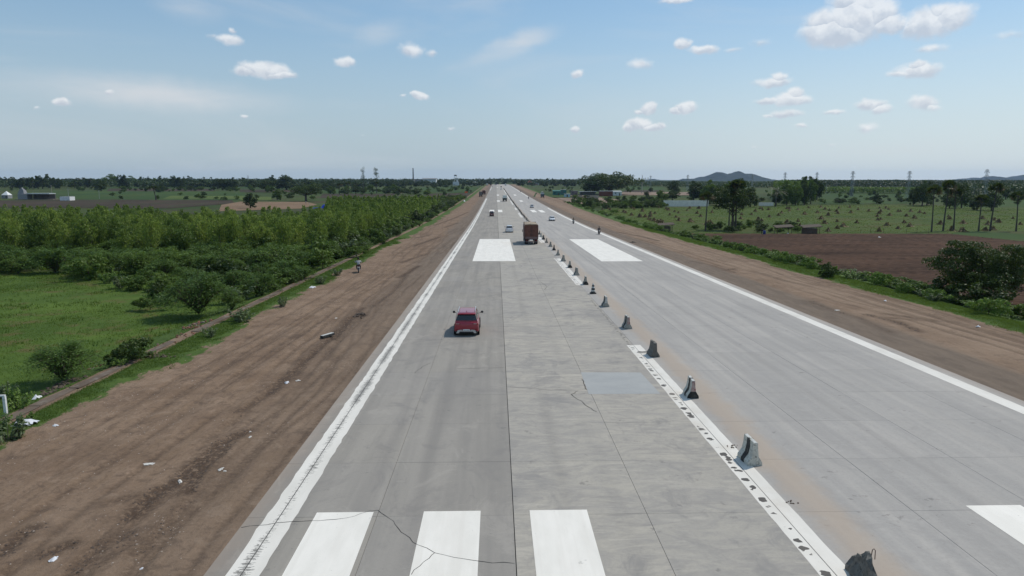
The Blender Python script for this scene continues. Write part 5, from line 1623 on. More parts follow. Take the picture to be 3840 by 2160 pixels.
def barrier(label, loc, rz, body=B_PALE, band=True, end=None, top=None, group='concrete barriers down the middle of the road', k=0, Lk=1.0, full=True):
    t = thing('concrete_barrier', label, 'barrier', loc, rz, group, (1, Lk, 1))
    key = (k % 4, body.name)
    if key not in BV:
        me = BODY[k % 4].copy(); me.materials.clear(); me.materials.append(body); BV[key] = me
    if not full:
        t2 = t; bpy.data.objects.remove(t)
        return thing('concrete_barrier', label, 'barrier', loc, rz, group, (1, Lk, 1), BV[key])
    ob('body', BV[key], t)
    def once(n, fn):
        if n not in BV: BV[n] = fn()
        return BV[n]
    if band:
        ob('stripe', once('stripe', lambda: MB().loft([nj_ring(y, 1, .018, 1.004)[:] for y in (-.14, .13)]).me('stripe', [B_BLACK])), t)
    ob('lifting_slot', once('slot', lambda: MB().box(-.085, .085, -.06, .06, .86, .9045).me('lifting_slot', [B_BLACK])), t)
    if body is not B_DARK:
        ob('top_edge', once('topedge', lambda: MB().box(-.064, .064, -.495, -.09, .900, .907).box(-.064, .064, .09, .495, .900, .907).me('top_edge', [B_WHITE])), t)
    if end:
        def mk():
            P = [(x, -.508, z) for x, z in NJ[:3]] + [(-x, -.508, z) for x, z in NJ[:3][::-1]]
            return panel([(a, b - .012, c) for a, b, c in P][::-1], .012, end, 'painted_end')
        ob('painted_end', once('end' + end.name, mk), t)
    if top:
        def mk2():
            P = [(x, -.508, z) for x, z in NJ[2:]] + [(-x, -.508, z) for x, z in NJ[2:][::-1]]
            return panel([(a, b - .012, c) for a, b, c in P][::-1], .012, top, 'painted_face')
        ob('painted_face', once('face' + top.name, mk2), t)
    ob('socket', once('sock', lambda: MB().lathe([(.022, 0), (.022, .02)], (0, -.0, 0), 8).me('socket', [INK])), t, (.02, -.505, .36), (R(90), 0, 0))
    return t
near = [
 (2811, 1728, 'pale barrier with one black stripe, second from the bottom of the picture', B_PALE, True, None, None),
 (2590, 1483, 'pale barrier with black stripe and a black-painted foot, beside the bluish patch', B_PALE, True, B_BLACK, B_ROSE),
 (2449, 1333, 'dark stained barrier with a wire lying at its foot', B_DARK, False, None, None),
 (2350.7, 1229, 'worn barrier with three thin stripes and a faded red end', B_MID, True, B_MID, B_ROSE),
 (2270, 1148, 'weathered barrier with a white-dashed edge, just nearer than the striped cone', B_MID, True, None, B_WHITE),
 (2195.5, 1066, 'dark-ended barrier with pale side, just beyond the striped cone', B_MID, True, B_BLACK, None),
 (2162, 1031, 'pale grey barrier, second beyond the striped cone', B_MID, True, None, None),
 (2137, 1003, 'black-footed barrier, third beyond the striped cone', B_MID, False, B_BLACK, None),
 (2113, 979, 'grey barrier with a stripe, fourth beyond the striped cone', B_MID, True, None, None),
 (2092.8, 956.8, 'thin-looking worn barrier, fifth beyond the striped cone', B_MID, True, None, None),
 (2077.6, 938, 'dark barrier, sixth beyond the striped cone', B_DARK, False, B_BLACK, None),
 (2064.8, 924.6, 'grey barrier, seventh beyond the striped cone', B_MID, True, None, None),
 (2049.7, 910, 'greenish grey barrier at the near end of a white line dash, by the truck', B_MID, False, None, None),
 (2038, 897.8, 'nearly black barrier beside the brown truck', B_DARK, False, B_BLACK, None),
 (2029.5, 887.7, 'pale beige barrier close against the side of the brown truck', B_PALE, False, None, None),
]
for k, (u, v, lab, body, band, end, top) in enumerate(near):
    x, y, z = G(u, v)
    barrier(lab, (x, y, z + .004), R(random.uniform(-5, 5)), body, band, end, top, k=k)
yl = y + 8
far_labels = 'dark barrier in the long far row beyond the brown truck'
k = 0
while yl < 960:
    x = 10.1 + random.uniform(-.12, .12)
    lab = far_labels
    barrier(lab, (x, yl, float(zg(yl)) + .004), R(random.uniform(-4, 4)), random.choice([B_MID, B_DARK, B_DARK]), False, group='far row of barriers', k=k, full=False)
    yl += random.uniform(7.2, 8.8); k += 1
# the broken stump in the corner
x, y, z = G(3246, 2180)
rg = np.random.default_rng(5)
rgs = []
for i, yy in enumerate(np.linspace(-.5, .5, 9)):
    top = [.45, .62, .74, .82, .80, .66, .60, .50, .38][i]
    P = []
    for x_, z_ in NJ:
        P.append((x_, z_))
    ring_ = [(a * (1.05 if b < top else .9), yy, min(b, top)) for a, b in NJ] + [(-a * (1.05 if b < top else .9), yy, min(b, top)) for a, b in NJ[::-1]]
    rgs.append([(a + rg.normal() * .03, b + rg.normal() * .02, max(0, c + rg.normal() * (.035 if c > .2 else 0))) for a, b, c in ring_])
bb = thing('broken_barrier', 'broken blackened stump of a concrete barrier with a bent bar sticking out', 'barrier', (x, y + .1, z), R(-8), 'concrete barriers down the middle of the road')
ob('body', MB().loft(rgs).me('body', [B_DARK]), bb)
ob('bent_bar', MB().tube([(.14, .02, .55), (.16, .0, .86), (.19, -.02, .90), (.22, -.03, .86), (.23, -.02, .60)], .012, 5).me('bent_bar', [pmat('rust', (.10, .06, .045), .8)]), bb)
for s in range(7):
    pass
# wire loop lying by the third barrier
x, y, z = G(2418, 1322)
thing('wire_loop', 'loop of dark wire lying on the white line at the dark barrier', 'wire', (x, y, z + .03), 0, None, (1, 1, 1), MB().tube([(.3 * math.cos(a) * 1.2 - .1, .18 * math.sin(a), .02 * math.sin(3 * a)) for a in np.linspace(.4, 5.8, 14)], .018, 5).me('wire_loop', [BLACKPL]))
# striped cone
x, y, z = G(2224.5, 1102)
cn = thing('striped_cone', 'tall cone painted in black and white bands standing in the barrier line', 'traffic cone', (x, y + .1, z + .004), R(12))
def frus(z0, z1, m, n):
    r = lambda q: .235 - q * .165
    return MB().lathe([(r(z0) + .003, z0), (r(z1) + .003, z1)], n=14).me(n, [m], True)
ob('base', MB().box(-.27, .27, -.27, .27, 0, .13, bevel=.03).me('base', [B_BLACK], True), cn)
ob('cone_body', MB().lathe([(.235, .13), (.09, .98), (.05, 1.04)], n=14).me('cone_body', [B_WHITE], True), cn)
for z0, z1 in ((.13, .24), (.40, .58), (.74, .88)):
    r = lambda q: .235 - (q - .13) * .1706 + .004
    ob('black_band', MB().lathe([(r(z0), z0), (r(z1), z1)], n=14).me('black_band', [B_BLACK], True), cn)

# ------------------------------------------------------------------ buildings
WHW = pmat('whitewash', (.78, .78, .76), .9, var=.12, vscale=1.2, dirt=(.45, .46, .46)); GRW = pmat('grey_plaster', (.28, .28, .29), .9, var=.15, vscale=1, dirt=(.18, .18, .18))
BRICK = pmat('brick_wall', (.17, .058, .042), .9, var=.25, vscale=6); TEAL = pmat('teal_sheet', (.045, .17, .15), .7, var=.2, vscale=2); TINW = pmat('pale_tin', (.52, .54, .54), .5, .3, var=.15, vscale=2, dirt=(.34, .33, .31))
LBLUE = pmat('light_blue_paint', (.36, .50, .56), .8, var=.12); DARKI = pmat('dark_opening', (.02, .02, .02), .9); WOODP = pmat('old_wood', (.10, .075, .055), .9, var=.3); THATCH = pmat('thatch', (.105, .080, .058), .95, var=.35, vscale=4, dirt=(.05, .04, .03), bump=.6, bscale=14)
BEIGE = pmat('beige_wall', (.36, .32, .26), .9, var=.15, vscale=1, dirt=(.22, .20, .16)); PINK = pmat('pink_wash', (.30, .17, .16), .9); REDTILE = pmat('red_roof_tiles', (.34, .07, .05), .85, var=.2); ORANGE = pmat('orange_board', (.75, .14, .05), .7); BLUET = pmat('blue_tarpaulin', (.02, .05, .42), .6, var=.3, vscale=3)
BLUEB = pmat('blue_plastic', (.012, .03, .17), .4); POLE = pmat('concrete_pole', (.34, .34, .32), .9); STEEL = pmat('galvanised_steel', (.33, .35, .36), .6, .3)
def house(u0, u1, vt, vb, depth, name, label, cat, wall, roofm, off=FO, roof='flat', wins=0, door=True, over=.4, Y=None, rh=.25, posts=0, openf=False):
    x0, Y_, z0 = G(u0, vb, off) if Y is None else (AT(u0, vb, Y)[0], Y, float(zg(Y)) + off)
    x1 = AT(u1, vb, Y_)[0]; h = max(1.5, AT(u0, vt, Y_)[2] - z0)
    w_ = x1 - x0
    t = thing(name, label, cat, ((x0 + x1) / 2, Y_ + depth / 2, z0 - .1), 0)
    hw, hd = w_ / 2, depth / 2
    if openf:
        mb = MB().box(-hw, hw, hd - .2, hd, 0, h).box(-hw, -hw + .2, -hd * .2, hd - .203, 0, h).box(hw - .2, hw, -hd * .2, hd - .203, 0, h)
    else:
        mb = MB().box(-hw, hw, -hd, hd, 0, h)
    ob('wall', mb.me('wall', [wall]), t)
    if roof == 'flat':
        rf = MB().box(-hw - over, hw + over, -hd - over, hd + over, h + .003, h + rh)
    elif roof == 'shed':
        rf = MB().add([(-hw - over, -hd - over, h - .1), (hw + over, -hd - over, h - .1), (hw + over, hd + over, h + rh * 2), (-hw - over, hd + over, h + rh * 2), (-hw - over, -hd - over, h), (hw + over, -hd - over, h), (hw + over, hd + over, h + rh * 2 + .1), (-hw - over, hd + over, h + rh * 2 + .1)], [(3, 2, 1, 0), (4, 5, 6, 7), (0, 1, 5, 4), (1, 2, 6, 5), (2, 3, 7, 6), (3, 0, 4, 7)])
    elif roof == 'gable':
        rf = MB().add([(-hw - over, -hd - over, h), (hw + over, -hd - over, h), (hw + over, hd + over, h), (-hw - over, hd + over, h), (-hw - over, 0, h + rh), (hw + over, 0, h + rh)], [(0, 1, 5, 4), (2, 3, 4, 5), (1, 2, 5), (3, 0, 4), (3, 2, 1, 0)])
    else:
        rf = MB().add([(-hw - over, -hd - over, h), (hw + over, -hd - over, h), (hw + over, hd + over, h), (-hw - over, hd + over, h), (0, 0, h + rh)], [(0, 1, 4), (1, 2, 4), (2, 3, 4), (3, 0, 4), (3, 2, 1, 0)])
    ob('roof', rf.me('roof', [roofm]), t)
    if not openf:
        n = wins + (1 if door else 0)
        for k in range(n):
            cx_ = -hw + w_ * (k + .5) / n
            if door and k == n // 2:
                ob('door', MB().box(cx_ - .5, cx_ + .5, -hd - .03, -hd - .002, 0, min(2.1, h * .8)).me('door', [WOODP]), t)
            else:
                f_ = ob('window', MB().box(cx_ - .55, cx_ + .55, -hd - .04, -hd - .002, h * .42, h * .75).me('window', [roofm if roofm is not REDTILE else WHW]), t)
                ob('pane', MB().box(cx_ - .45, cx_ + .45, -hd - .052, -hd - .041, h * .45, h * .72).me('pane', [DARKI]), f_)
    for k in range(posts):
        cx_ = -hw + .1 + (w_ - .2) * k / max(1, posts - 1)
        ob('post', MB().box(cx_ - .09, cx_ + .09, -hd + .0, -hd + .18, 0, h - .1).me('post', [wall]), t)
    return t
def pole(u, vb, vt, name, label, cat, mat, r=.13, off=FO, Y=None, arm=0, top=None):
    x, Y_, z = G(u, vb, off) if Y is None else (AT(u, vb, Y)[0], Y, float(zg(Y)) + off)
    h = AT(u, vt, Y_)[2] - z
    t = thing(name, label, cat, (x, Y_, z))
    ob('mast', MB().tube([(0, 0, -.3), (0, 0, h)], [r, r * .7], 7).me('mast', [mat], True), t)
    if arm:
        ob('cross_arm', MB().box(-arm, arm, -.05, .05, h - .6, h - .48).box(-arm * .9, -arm * .9 + .08, -.04, .04, h - .48, h - .3).box(arm * .9 - .08, arm * .9, -.04, .04, h - .48, h - .3).me('cross_arm', [mat]), t)
    return t
# roadside shops, right
house(2074, 2101, 716, 733, 5, 'teal_shed', 'teal sheet-metal shed at the left end of the roadside shops', 'shed', TEAL, TEAL, roof='shed', wins=1, over=.3)
house(2103, 2124, 712, 731, 5, 'teal_shed', 'taller teal stall with a bright front beside the teal shed', 'shed', TEAL, TINW, roof='flat', wins=1, over=.2)
house(2116, 2138, 727, 739, 3, 'kiosk', 'light blue kiosk in front of the teal stalls', 'kiosk', LBLUE, WHW, wins=0, over=.15, rh=.12)
house(2142, 2166, 716, 732, 5, 'plaster_hut', 'dull pinkish grey hut between the teal stalls and the open shop', 'hut', pmat('plaster_dull', (.18, .155, .155), .9), GRW, wins=1, over=.1)
house(2177, 2234, 719, 731, 7, 'open_shop', 'open-fronted shop with a long white roof and posts under the big spreading tree', 'shop', GRW, TINW, roof='flat', over=.9, rh=.35, posts=6, openf=True)
house(2250, 2298, 717, 735, 7, 'brick_building', 'low red brick building with a white roof edge beside the big spreading tree', 'building', BRICK, TINW, roof='flat', wins=0, door=False, over=.25, rh=.3)
house(2300, 2331, 718, 733, 6, 'white_building', 'small white-walled building with a pale tin roof, right of the brick building', 'building', WHW, TINW, roof='shed', wins=1, over=.4, rh=.3)
def wall_px(u0, u1, vt, vb, name, label, mat, off=FO, u1b=None, piers=9, th=.25, dY=0):
    a = G(u0, vb, off); Y_ = a[1]; b = (AT(u1, vb, Y_)[0], Y_ + dY)
    h = AT(u0, vt, Y_)[2] - a[2]
    Lw = math.hypot(b[0] - a[0], b[1] - a[1]); ang = math.atan2(b[1] - a[1], b[0] - a[0])
    t = thing(name, label, 'wall', (a[0], Y_, a[2] - .1), ang)
    n = max(2, piers)
    for k in range(n):
        ob('wall_panel', MB().box(Lw * k / n + .01, Lw * (k + 1) / n - .01, -th / 2, th / 2, 0, h + random.uniform(-.05, .03)).me('wall_panel', [mat]), t)
        ob('pier', MB().box(Lw * k / n - .14, Lw * k / n + .14, -th / 2 - .05, th / 2 + .05, 0, h + .12).me('pier', [mat]), t)
    ob('coping', MB().box(0, Lw, -th / 2 - .02, th / 2 + .02, h + .04, h + .10).me('coping', [mat]), t)
    return t
wall_px(2145, 2183, 732, 744, 'yard_wall', 'beige yard wall in front of the roadside shops, left of the dark gap', BEIGE, piers=4)
wall_px(2200, 2245, 732, 744, 'yard_wall', 'beige yard wall in front of the open shop, right of the dark gap', BEIGE, piers=4)
wall_px(2489, 2656, 751, 774, 'compound_wall', 'long whitewashed compound wall with grey stains behind the stook field', pmat('old_whitewash', (.82, .78, .70), .9, var=.1, vscale=.6, dirt=(.70, .67, .61)), piers=9)
wall_px(2846, 2900, 759, 772, 'compound_wall', 'short whitewashed wall left of the coconut palm', MATS['old_whitewash'], piers=3)
# huts by the ploughed field
def lean_to(u0, u1, vt, vb, label, boxed=False):
    a = G((u0 + u1) / 2, vb, FO); Y_ = a[1]
    wd = (u1 - u0) * pxm(Y_); h = AT(u0, vt, Y_)[2] - a[2]
    t = thing('thatched_shelter', label, 'shelter', (a[0], Y_ + 1, a[2] - .05), R(-6))
    hw = wd / 2
    mb = MB().add([(-hw, -1.5, h * .70), (hw, -1.5, h * .86), (hw, 1.5, h * 1.06), (-hw, 1.5, h * .9), (-hw, -1.5, h * .70 + .14), (hw, -1.5, h * .86 + .14), (hw, 1.5, h * 1.06 + .14), (-hw, 1.5, h * .9 + .14)], [(3, 2, 1, 0), (4, 5, 6, 7), (0, 1, 5, 4), (1, 2, 6, 5), (2, 3, 7, 6), (3, 0, 4, 7)])
    ob('thatch_roof', mb.me('thatch_roof', [THATCH]), t)
    for sx in (-.8, .75):
        for sy in (-1.2, 1.2):
            ob('post', MB().tube([(sx * hw, sy, 0), (sx * hw, sy, h * (.80 + sx * .08))], .07, 5).me('post', [WOODP]), t)
    if boxed:
        ob('side_screen', MB().box(-hw * .8, hw * .5, -1.25, 1.2, .02, h * .66).me('side_screen', [THATCH]), t)
lean_to(2909, 2976, 846, 877, 'slanting thatched lean-to on posts at the top edge of the ploughed field')
lean_to(3012, 3082, 845, 878, 'boxy thatched shelter with a slanting roof, right of the open lean-to', True)
lean_to(2470, 2530, 838, 868, 'ragged palm-leaf shelter in the bushes at the left corner of the stook field', True)
lean_to(1300, 1346, 766, 786, 'dark thatched hut roof among the trees left of the road', True)
a = G(2866, 880, FO)
bl = thing('blue_drum', 'blue plastic drum standing at the top edge of the ploughed field', 'drum', (a[0], a[1], a[2]), 0)
ob('drum_body', MB().lathe([(.30, 0), (.33, .05), (.33, .30), (.35, .33), (.33, .36), (.33, .62), (.35, .65), (.33, .68), (.33, .93), (.30, .98)], n=16).me('drum_body', [BLUEB], True), bl)
ob('lid', MB().lathe([(.33, .98), (.33, 1.03), (.05, 1.04)], n=16).me('lid', [BLUEB], True), bl)
a = G(2856, 877, FO)
person('person in dark clothes bending over beside the blue drum', (a[0], a[1], a[2]), R(-90), 'bend', CL_DARK, CL_DARK)
a = G(1147, 764, FO); person('person in a white shirt standing in the bare field below the spreading tree', a, 0, 'stand', CL_WHITE, CL_GREY)
a = G(1160, 766, FO); person('person in khaki standing right of the white-shirted one in the bare field', a, 1, 'stand', CL_KHAKI, CL_WHITE)
a = G(2157 / 1, 748, FO)
person('person standing in the yard by the parked dark truck', G(2040, 745), R(160), 'stand', CL_RED, CL_DARK)
person('person standing at the verge left of the parked dark truck', G(2012.5, 729), R(160), 'stand', CL_DARK, CL_DARK)
# blue tarpaulin heap
a = G(1210, 781, FO)
rg = np.random.default_rng(9)
gx_, gy_ = np.meshgrid(np.linspace(-4.6, 3.4, 26), np.linspace(-2, 2, 14))
hz_ = (1.5 * np.exp(-((gx_ - 1.2) / 1.6) ** 2) + .6) * np.clip(1 - (gy_ / 2.05) ** 2, 0, 1) * (.55 + .8 * fbm(gx_, gy_, 3)) * np.clip(1 - (gx_ / 4.8) ** 4, 0, 1) + .02
i = (np.arange(13)[:, None] * 26 + np.arange(25)[None, :]).ravel()
thing('blue_tarpaulin', 'crumpled bright blue tarpaulin heaped among the trees left of the road', 'tarpaulin', (a[0], a[1], a[2]), 0, None, (1, 1, 1),
      mesh('blue_tarpaulin', np.stack([gx_.ravel(), gy_.ravel(), hz_.ravel()], 1), np.stack([i, i + 1, i + 27, i + 26], 1), BLUET))
# temple group far left
a = G(85, 748, FO); TY = a[1]; s_ = pxm(TY)
tp = thing('temple', 'grey temple with a tiered tower and a long white-roofed hall on scaffold posts', 'temple', (a[0], TY, a[2] - .1), 0)
ob('sanctum', MB().box(-17 * s_, 0, 0, 8, 0, 21 * s_).box(.02, 17 * s_, 0, 6, 0, 20 * s_).me('sanctum', [GRW]), tp)
tw = MB()
for k, (w0, z0, z1) in enumerate(((11, 21, 27), (9.5, 27, 32), (8, 32, 36), (5.5, 36, 39), (2, 39, 44))):
    tw.box(-8 * s_ - w0 * s_, -8 * s_ + w0 * s_, 1 + k * .3, 5 - k * .3, z0 * s_ + .003, z1 * s_, 0, .12)
ob('tower', tw.me('tower', [GRW]), tp)
ob('hall_roof', MB().box(17 * s_ + .02, 101 * s_, -.5, 7, 20 * s_, 23.5 * s_).me('hall_roof', [TINW]), tp)
for k in range(22):
    xx = (20 + k * 3.75) * s_
    ob('scaffold_post', MB().tube([(xx, .2 + (k % 3) * 1.4, 0), (xx + random.uniform(-.6, .6), .2 + (k % 3) * 1.4, 20 * s_)], .10, 4).me('scaffold_post', [WOODP]), tp)
ob('hall_back', MB().box(18 * s_, 100 * s_, 6.5, 6.8, 0, 19.8 * s_).me('hall_back', [T_GREYP]), tp)
ob('plinth', MB().box(-22 * s_, 118 * s_, -2, 8.5, -.3, 1.6 * s_).me('plinth', [pmat('rubble_earth', (.19, .14, .12), .95)]), tp)
house(6, 30, 731, 744, 5, 'shrine', 'small white shrine with a pyramid roof at the far left edge', 'shrine', GRW, WHW, roof='pyr', wins=1, rh=3.0, over=.1)
house(225, 262, 737, 752, 6, 'white_hut', 'plain box hut with white end wall, right of the temple', 'hut', WHW, GRW, roof='flat', wins=0, door=False, over=.02, rh=.1)
pole(196, 742, 694, 'flagpole', 'tall pale yellow temple flagpole at the right end of the hall', 'flagpole', BEIGE, .25)
pole(257, 736, 708, 'power_pole', 'power pole with a transformer behind the white box hut', 'power pole', POLE, .2, arm=1.2)
pole(373, 746, 712, 'power_pole', 'plain pale power pole alone in the green field right of the temple', 'power pole', POLE, .16)
pole(1748, 756, 718, 'sign_post', 'thin post carrying the orange board on the left verge', 'post', STEEL, .05, off=-.3)
a = G(1748, 756, -.3); zt = AT(1748, 722, a[1])[2]
thing('orange_board', 'bright orange board with a curled end on a post left of the parked trucks', 'sign', (a[0], a[1] - .12, zt), 0, None, (1, 1, 1), MB().box(-.85, .85, -.05, .05, -.25, .65, bevel=.03).box(.855, 1.15, -.05, .05, .15, .62).me('orange_board', [ORANGE]))
# factory and water tower on the horizon
FY = 1500
def fx(u, v=680): return AT(u, v, FY)[0]
def fz(v): return AT(1600, v, FY)[2]
t = thing('factory', 'long white factory building with a rust-dark roof beside the tall chimney', 'factory', (fx(1598), FY, -2), 0)
o_ = fx(1598)
ob('wall', MB().box(fx(1584) - o_, fx(1635) - o_, 0, 20, 0, fz(670.5) + 2).me('wall', [WHW]), t)
ob('roof', MB().add([(fx(1583) - o_, -1, fz(670.5) + 2), (fx(1636) - o_, -1, fz(670.5) + 2), (fx(1636) - o_, 21, fz(670.5) + 2), (fx(1583) - o_, 21, fz(670.5) + 2), (fx(1583) - o_, 10, fz(667.5) + 2), (fx(1636) - o_, 10, fz(667.5) + 2)], [(0, 1, 5, 4), (2, 3, 4, 5), (1, 2, 5), (3, 0, 4)]).me('roof', [GRW]), t)
for k in range(14):
    cx_ = fx(1586 + k * 3.5) - o_
    ob('window', MB().box(cx_ - .45, cx_ + .45, -.1, -.004, fz(677) + 2, fz(673.5) + 2).me('window', [DARKI]), t)
t2 = thing('factory_shed', 'low grey factory shed between the chimney and the white building', 'factory', (fx(1569), FY + 5, -2), 0)
ob('wall', MB().box(fx(1553) - fx(1569), fx(1582.6) - fx(1569), 0, 15, 0, fz(673.5) + 2).me('wall', [GRW]), t2)
ob('roof', MB().box(fx(1552) - fx(1569), fx(1583) - fx(1569), -.5, 15.5, fz(673.5) + 2.003, fz(672) + 2).me('roof', [pmat('shed_roof', (.12, .12, .13), .8)]), t2)
t3 = thing('chimney', 'tall dark factory chimney on the horizon', 'chimney', (fx(1549.8), FY, -2), 0)
ob('stack', MB().lathe([(1.5, 0), (1.15, fz(645) + 2), (1.0, fz(633) + 2)], n=12).me('stack', [pmat('chimney_dark', (.05, .05, .055), .8)], True), t3)
ob('cap_ring', MB().lathe([(1.05, 0), (1.35, .3), (1.35, 1.0), (1.05, 1.2)], (0, 0, fz(633) + 2), 12).me('cap_ring', [B_BLACK], True), t3)
ob('base_block', MB().box(-4.5, 3, -3, 3, 0, fz(673) + 2).me('base_block', [BEIGE]), t3)
WY = 1350
def wx(u): return AT(u, 680, WY)[0]
def wz(v): return AT(1710, v, WY)[2] + 1.5
t4 = thing('water_tower', 'white water tower on legs with a smaller tank beside it, on the horizon', 'water tower', (wx(1708), WY, -1.5), 0)
ob('tank', MB().box(-2.4, 2.6, -2, 2, wz(660.5), wz(655.5)).me('tank', [GRW]), t4)
lg = MB()
for s in (-1, 1):
    for q in (-1, 1): lg.tube([(s * 2.6, q * 2, 0), (s * 2.1, q * 1.6, wz(660.5))], .28, 5)
for v in (665, 670, 676): lg.box(-2.5, 2.5, -1.9, -1.6, wz(v), wz(v) + .35)
ob('frame', lg.me('frame', [WHW]), t4)
ob('lower_tank', MB().lathe([(1.2, 0), (2.7, 1.2), (2.8, 3.3), (2.5, 3.6)], (3.6, 0, wz(674)), 14).lathe([(1.0, 0), (1.2, wz(674) - .02)], (3.6, 0, 0), 8).me('lower_tank', [WHW], True), t4)
ob('house', MB().box(-5, 7, -3.5, -2.5, 0, wz(681)).me('house', [WHW]), t4)
for (u0, u1, vt, vb, lab, wl, rf, rt) in ((1758, 1764, 689, 693, 'tiny white house at the left end of the far village', WHW, GRW, 'flat'), (1766, 1773, 688.5, 693.5, 'small white gabled house in the far village', WHW, WHW, 'gable'),
        (1775, 1784, 687.5, 693.5, 'larger white house in the middle of the far village', WHW, TINW, 'gable'), (1786, 1795, 688, 693, 'flat white house at the right end of the far village', WHW, TINW, 'flat'),
        (1989, 2017, 689, 696, 'long pinkish wall-like building right of the far road end', PINK, GRW, 'flat'), (1979, 1994, 683, 694, 'house with a steep red roof at the far right of the road end', PINK, REDTILE, 'pyr'),
        (2019, 2023, 690, 696, 'tiny white box building beside the pinkish building', WHW, WHW, 'flat'), (900, 927, 679, 683, 'pale building half hidden in the far treeline', BEIGE, GRW, 'flat')):
    house(u0, u1, vt, vb, 8, 'far_house', lab, 'house', wl, rf, off=FO, roof=rt, wins=1, door=False, over=.3, rh=1.5 if rt == 'flat' else 3.5, Y=1420 if u0 > 1900 else (1400 if u0 > 1000 else 1400))
# pylons
def pylon_mesh():
    H = 20.0; mb = MB(); lv = [0, 5, 9.5, 13, 16, 18.5, 20]; wd = lambda z: 1.25 - z * .042
    for a, b in ((-1, -1), (1, -1), (1, 1), (-1, 1)):
        mb.tube([(a * wd(z), b * wd(z), z) for z in lv], .085, 4)
    for i in range(len(lv) - 1):
        z0, z1 = lv[i], lv[i + 1]
        c = [(-1, -1), (1, -1), (1, 1), (-1, 1)]
        for k in range(4):
            (a, b), (c_, d) = c[k], c[(k + 1) % 4]
            mb.tube([(a * wd(z0), b * wd(z0), z0), (c_ * wd(z1), d * wd(z1), z1)], .05, 3, cap=False)
            mb.tube([(c_ * wd(z0), d * wd(z0), z0), (a * wd(z1), b * wd(z1), z1)], .05, 3, cap=False)
            mb.tube([(a * wd(z1), b * wd(z1), z1), (c_ * wd(z1), d * wd(z1), z1)], .05, 3, cap=False)
    mast = mb.me('mast', [STEEL])
    arms = []
    for z, w_ in ((13.2, 2.1), (16.0, 2.1), (18.6, 2.1), (19.9, 1.4)):
        m = MB()
        for s in (-1, 1):
            m.tube([(0, 0, z + .5), (s * w_, 0, z)], .10, 4).tube([(0, .3, z), (s * w_, 0, z)], .10, 4)
            m.lathe([(.12, -.8), (.12, 0)], (s * w_, 0, z), 6)
        arms.append(('crossarm', m.me('crossarm', [STEEL])))
    return [('mast', mast)] + arms
PYL = pylon_mesh()
for u, vt, Y_, lab in ((3696, 637, 470, 'tallest pylon, standing above the palms at the right'), (3407, 643, 520, 'pylon left of the dark tree clump on the right'), (3195, 643.5, 560, 'pylon standing alone in front of the far forest'),
        (3061, 648, 640, 'pylon showing through the single dark round treetop'), (2942, 648, 700, 'pylon above the forest right of the big hill'), (2820, 655, 760, 'pylon low in front of the right end of the big hill'),
        (2578, 657, 800, 'pylon at the left foot of the big hill'), (2439, 660, 950, 'rightmost of the small far pylon cluster'), (2429, 666, 1150, 'thin pylon second from the right in the far cluster'),
        (2420, 667, 1250, 'pale pylon in the middle of the far cluster'), (2414, 668, 1300, 'palest pylon in the far cluster'), (2395, 669, 1350, 'tiny pylon left of the tall pole'), (2387, 670, 1400, 'second tiny pylon left of the tall pole'), (2378, 672, 1450, 'leftmost tiny pylon beside the big spreading tree'),
        (1798, 668, 1500, 'lone faint mast left of the road end'), (932, 659, 1400, 'faint mast in the far left treeline')):
    z = float(zg(Y_)) + FO; x = AT(u, 700, Y_)[0]; h = AT(u, vt, Y_)[2] - z
    stamp(PYL, 'pylon', lab, 'pylon', (x, Y_, z), R(8), 'pylons across the countryside', (h / 20 * .9, h / 20 * .9, h / 20))
pole(2407, 712, 657, 'tall_pole', 'tall grey pole in front of the far pylon cluster', 'pole', POLE, .38, Y=700)
for u, vb, vt, lab in ((3097, 728, 690, 'pale power pole in front of the scrub right of the round treetop'), (3650, 740, 700, 'pale power pole among the palms'), (2972, 757, 690, 'slim power pole in front of the casuarina grove'), (520, 698, 676, 'small pole in the far left trees'), (735, 690, 678, 'tiny pole in the far left fields')):
    pole(u, vb, vt, 'power_pole', lab, 'power pole', POLE, .16, arm=.8)
# fence posts at the top of the ploughed field
fu = [3067, 3105, 3228, 3265, 3312, 3398, 3438, 3482]
for k, u in enumerate(fu):
    pole(u, 874 + (k % 2) * .7, 852 + (k % 3) * 3, 'fence_post', ['first', 'second', 'third', 'fourth', 'fifth', 'sixth', 'seventh', 'eighth'][k] + ' fence post from the left at the top of the ploughed field', 'fence post', WOODP, .045)
# marker post in the lower left
x, y, z = G(24, 1562, -.3)
mp_ = thing('marker_post', 'white concrete marker post with a small arm in the weeds at the lower left', 'post', (x, y, z), R(5))
ob('post_body', MB().box(-.06, .06, -.06, .06, -.2, .98).me('post_body', [WHW]), mp_)
ob('arm', MB().box(-.20, .055, -.05, .05, .985, 1.06).me('arm', [WHW]), mp_)

# ------------------------------------------------------------------ litter, rubble, stones
BAG = pmat('white_plastic', (.66, .67, .70), .5, var=.1)
PAPER = pmat('pale_scrap', (.60, .57, .52), .8, var=.15)
def scrap(seed, sx, sy, h, mat):
    rg = np.random.default_rng(seed)
    n = 7
    gx_, gy_ = np.meshgrid(np.linspace(-1, 1, n), np.linspace(-1, 1, n))
    ed = np.clip(1.15 - np.hypot(gx_, gy_) * (.75 + .5 * rg.random((n, n))), 0, 1)
    z_ = ed * h * (.4 + rg.random((n, n)))
    V = np.stack([(gx_ + rg.normal(size=(n, n)) * .12).ravel() * sx / 2, (gy_ + rg.normal(size=(n, n)) * .12).ravel() * sy / 2, z_.ravel()], 1)
    i = (np.arange(n - 1)[:, None] * n + np.arange(n - 1)[None, :]); keep = (ed[:-1, :-1] + ed[1:, 1:]) > .25; i = i[keep]
    return mesh('scrap', V, np.stack([i, i + 1, i + n + 1, i + n], 1), mat)
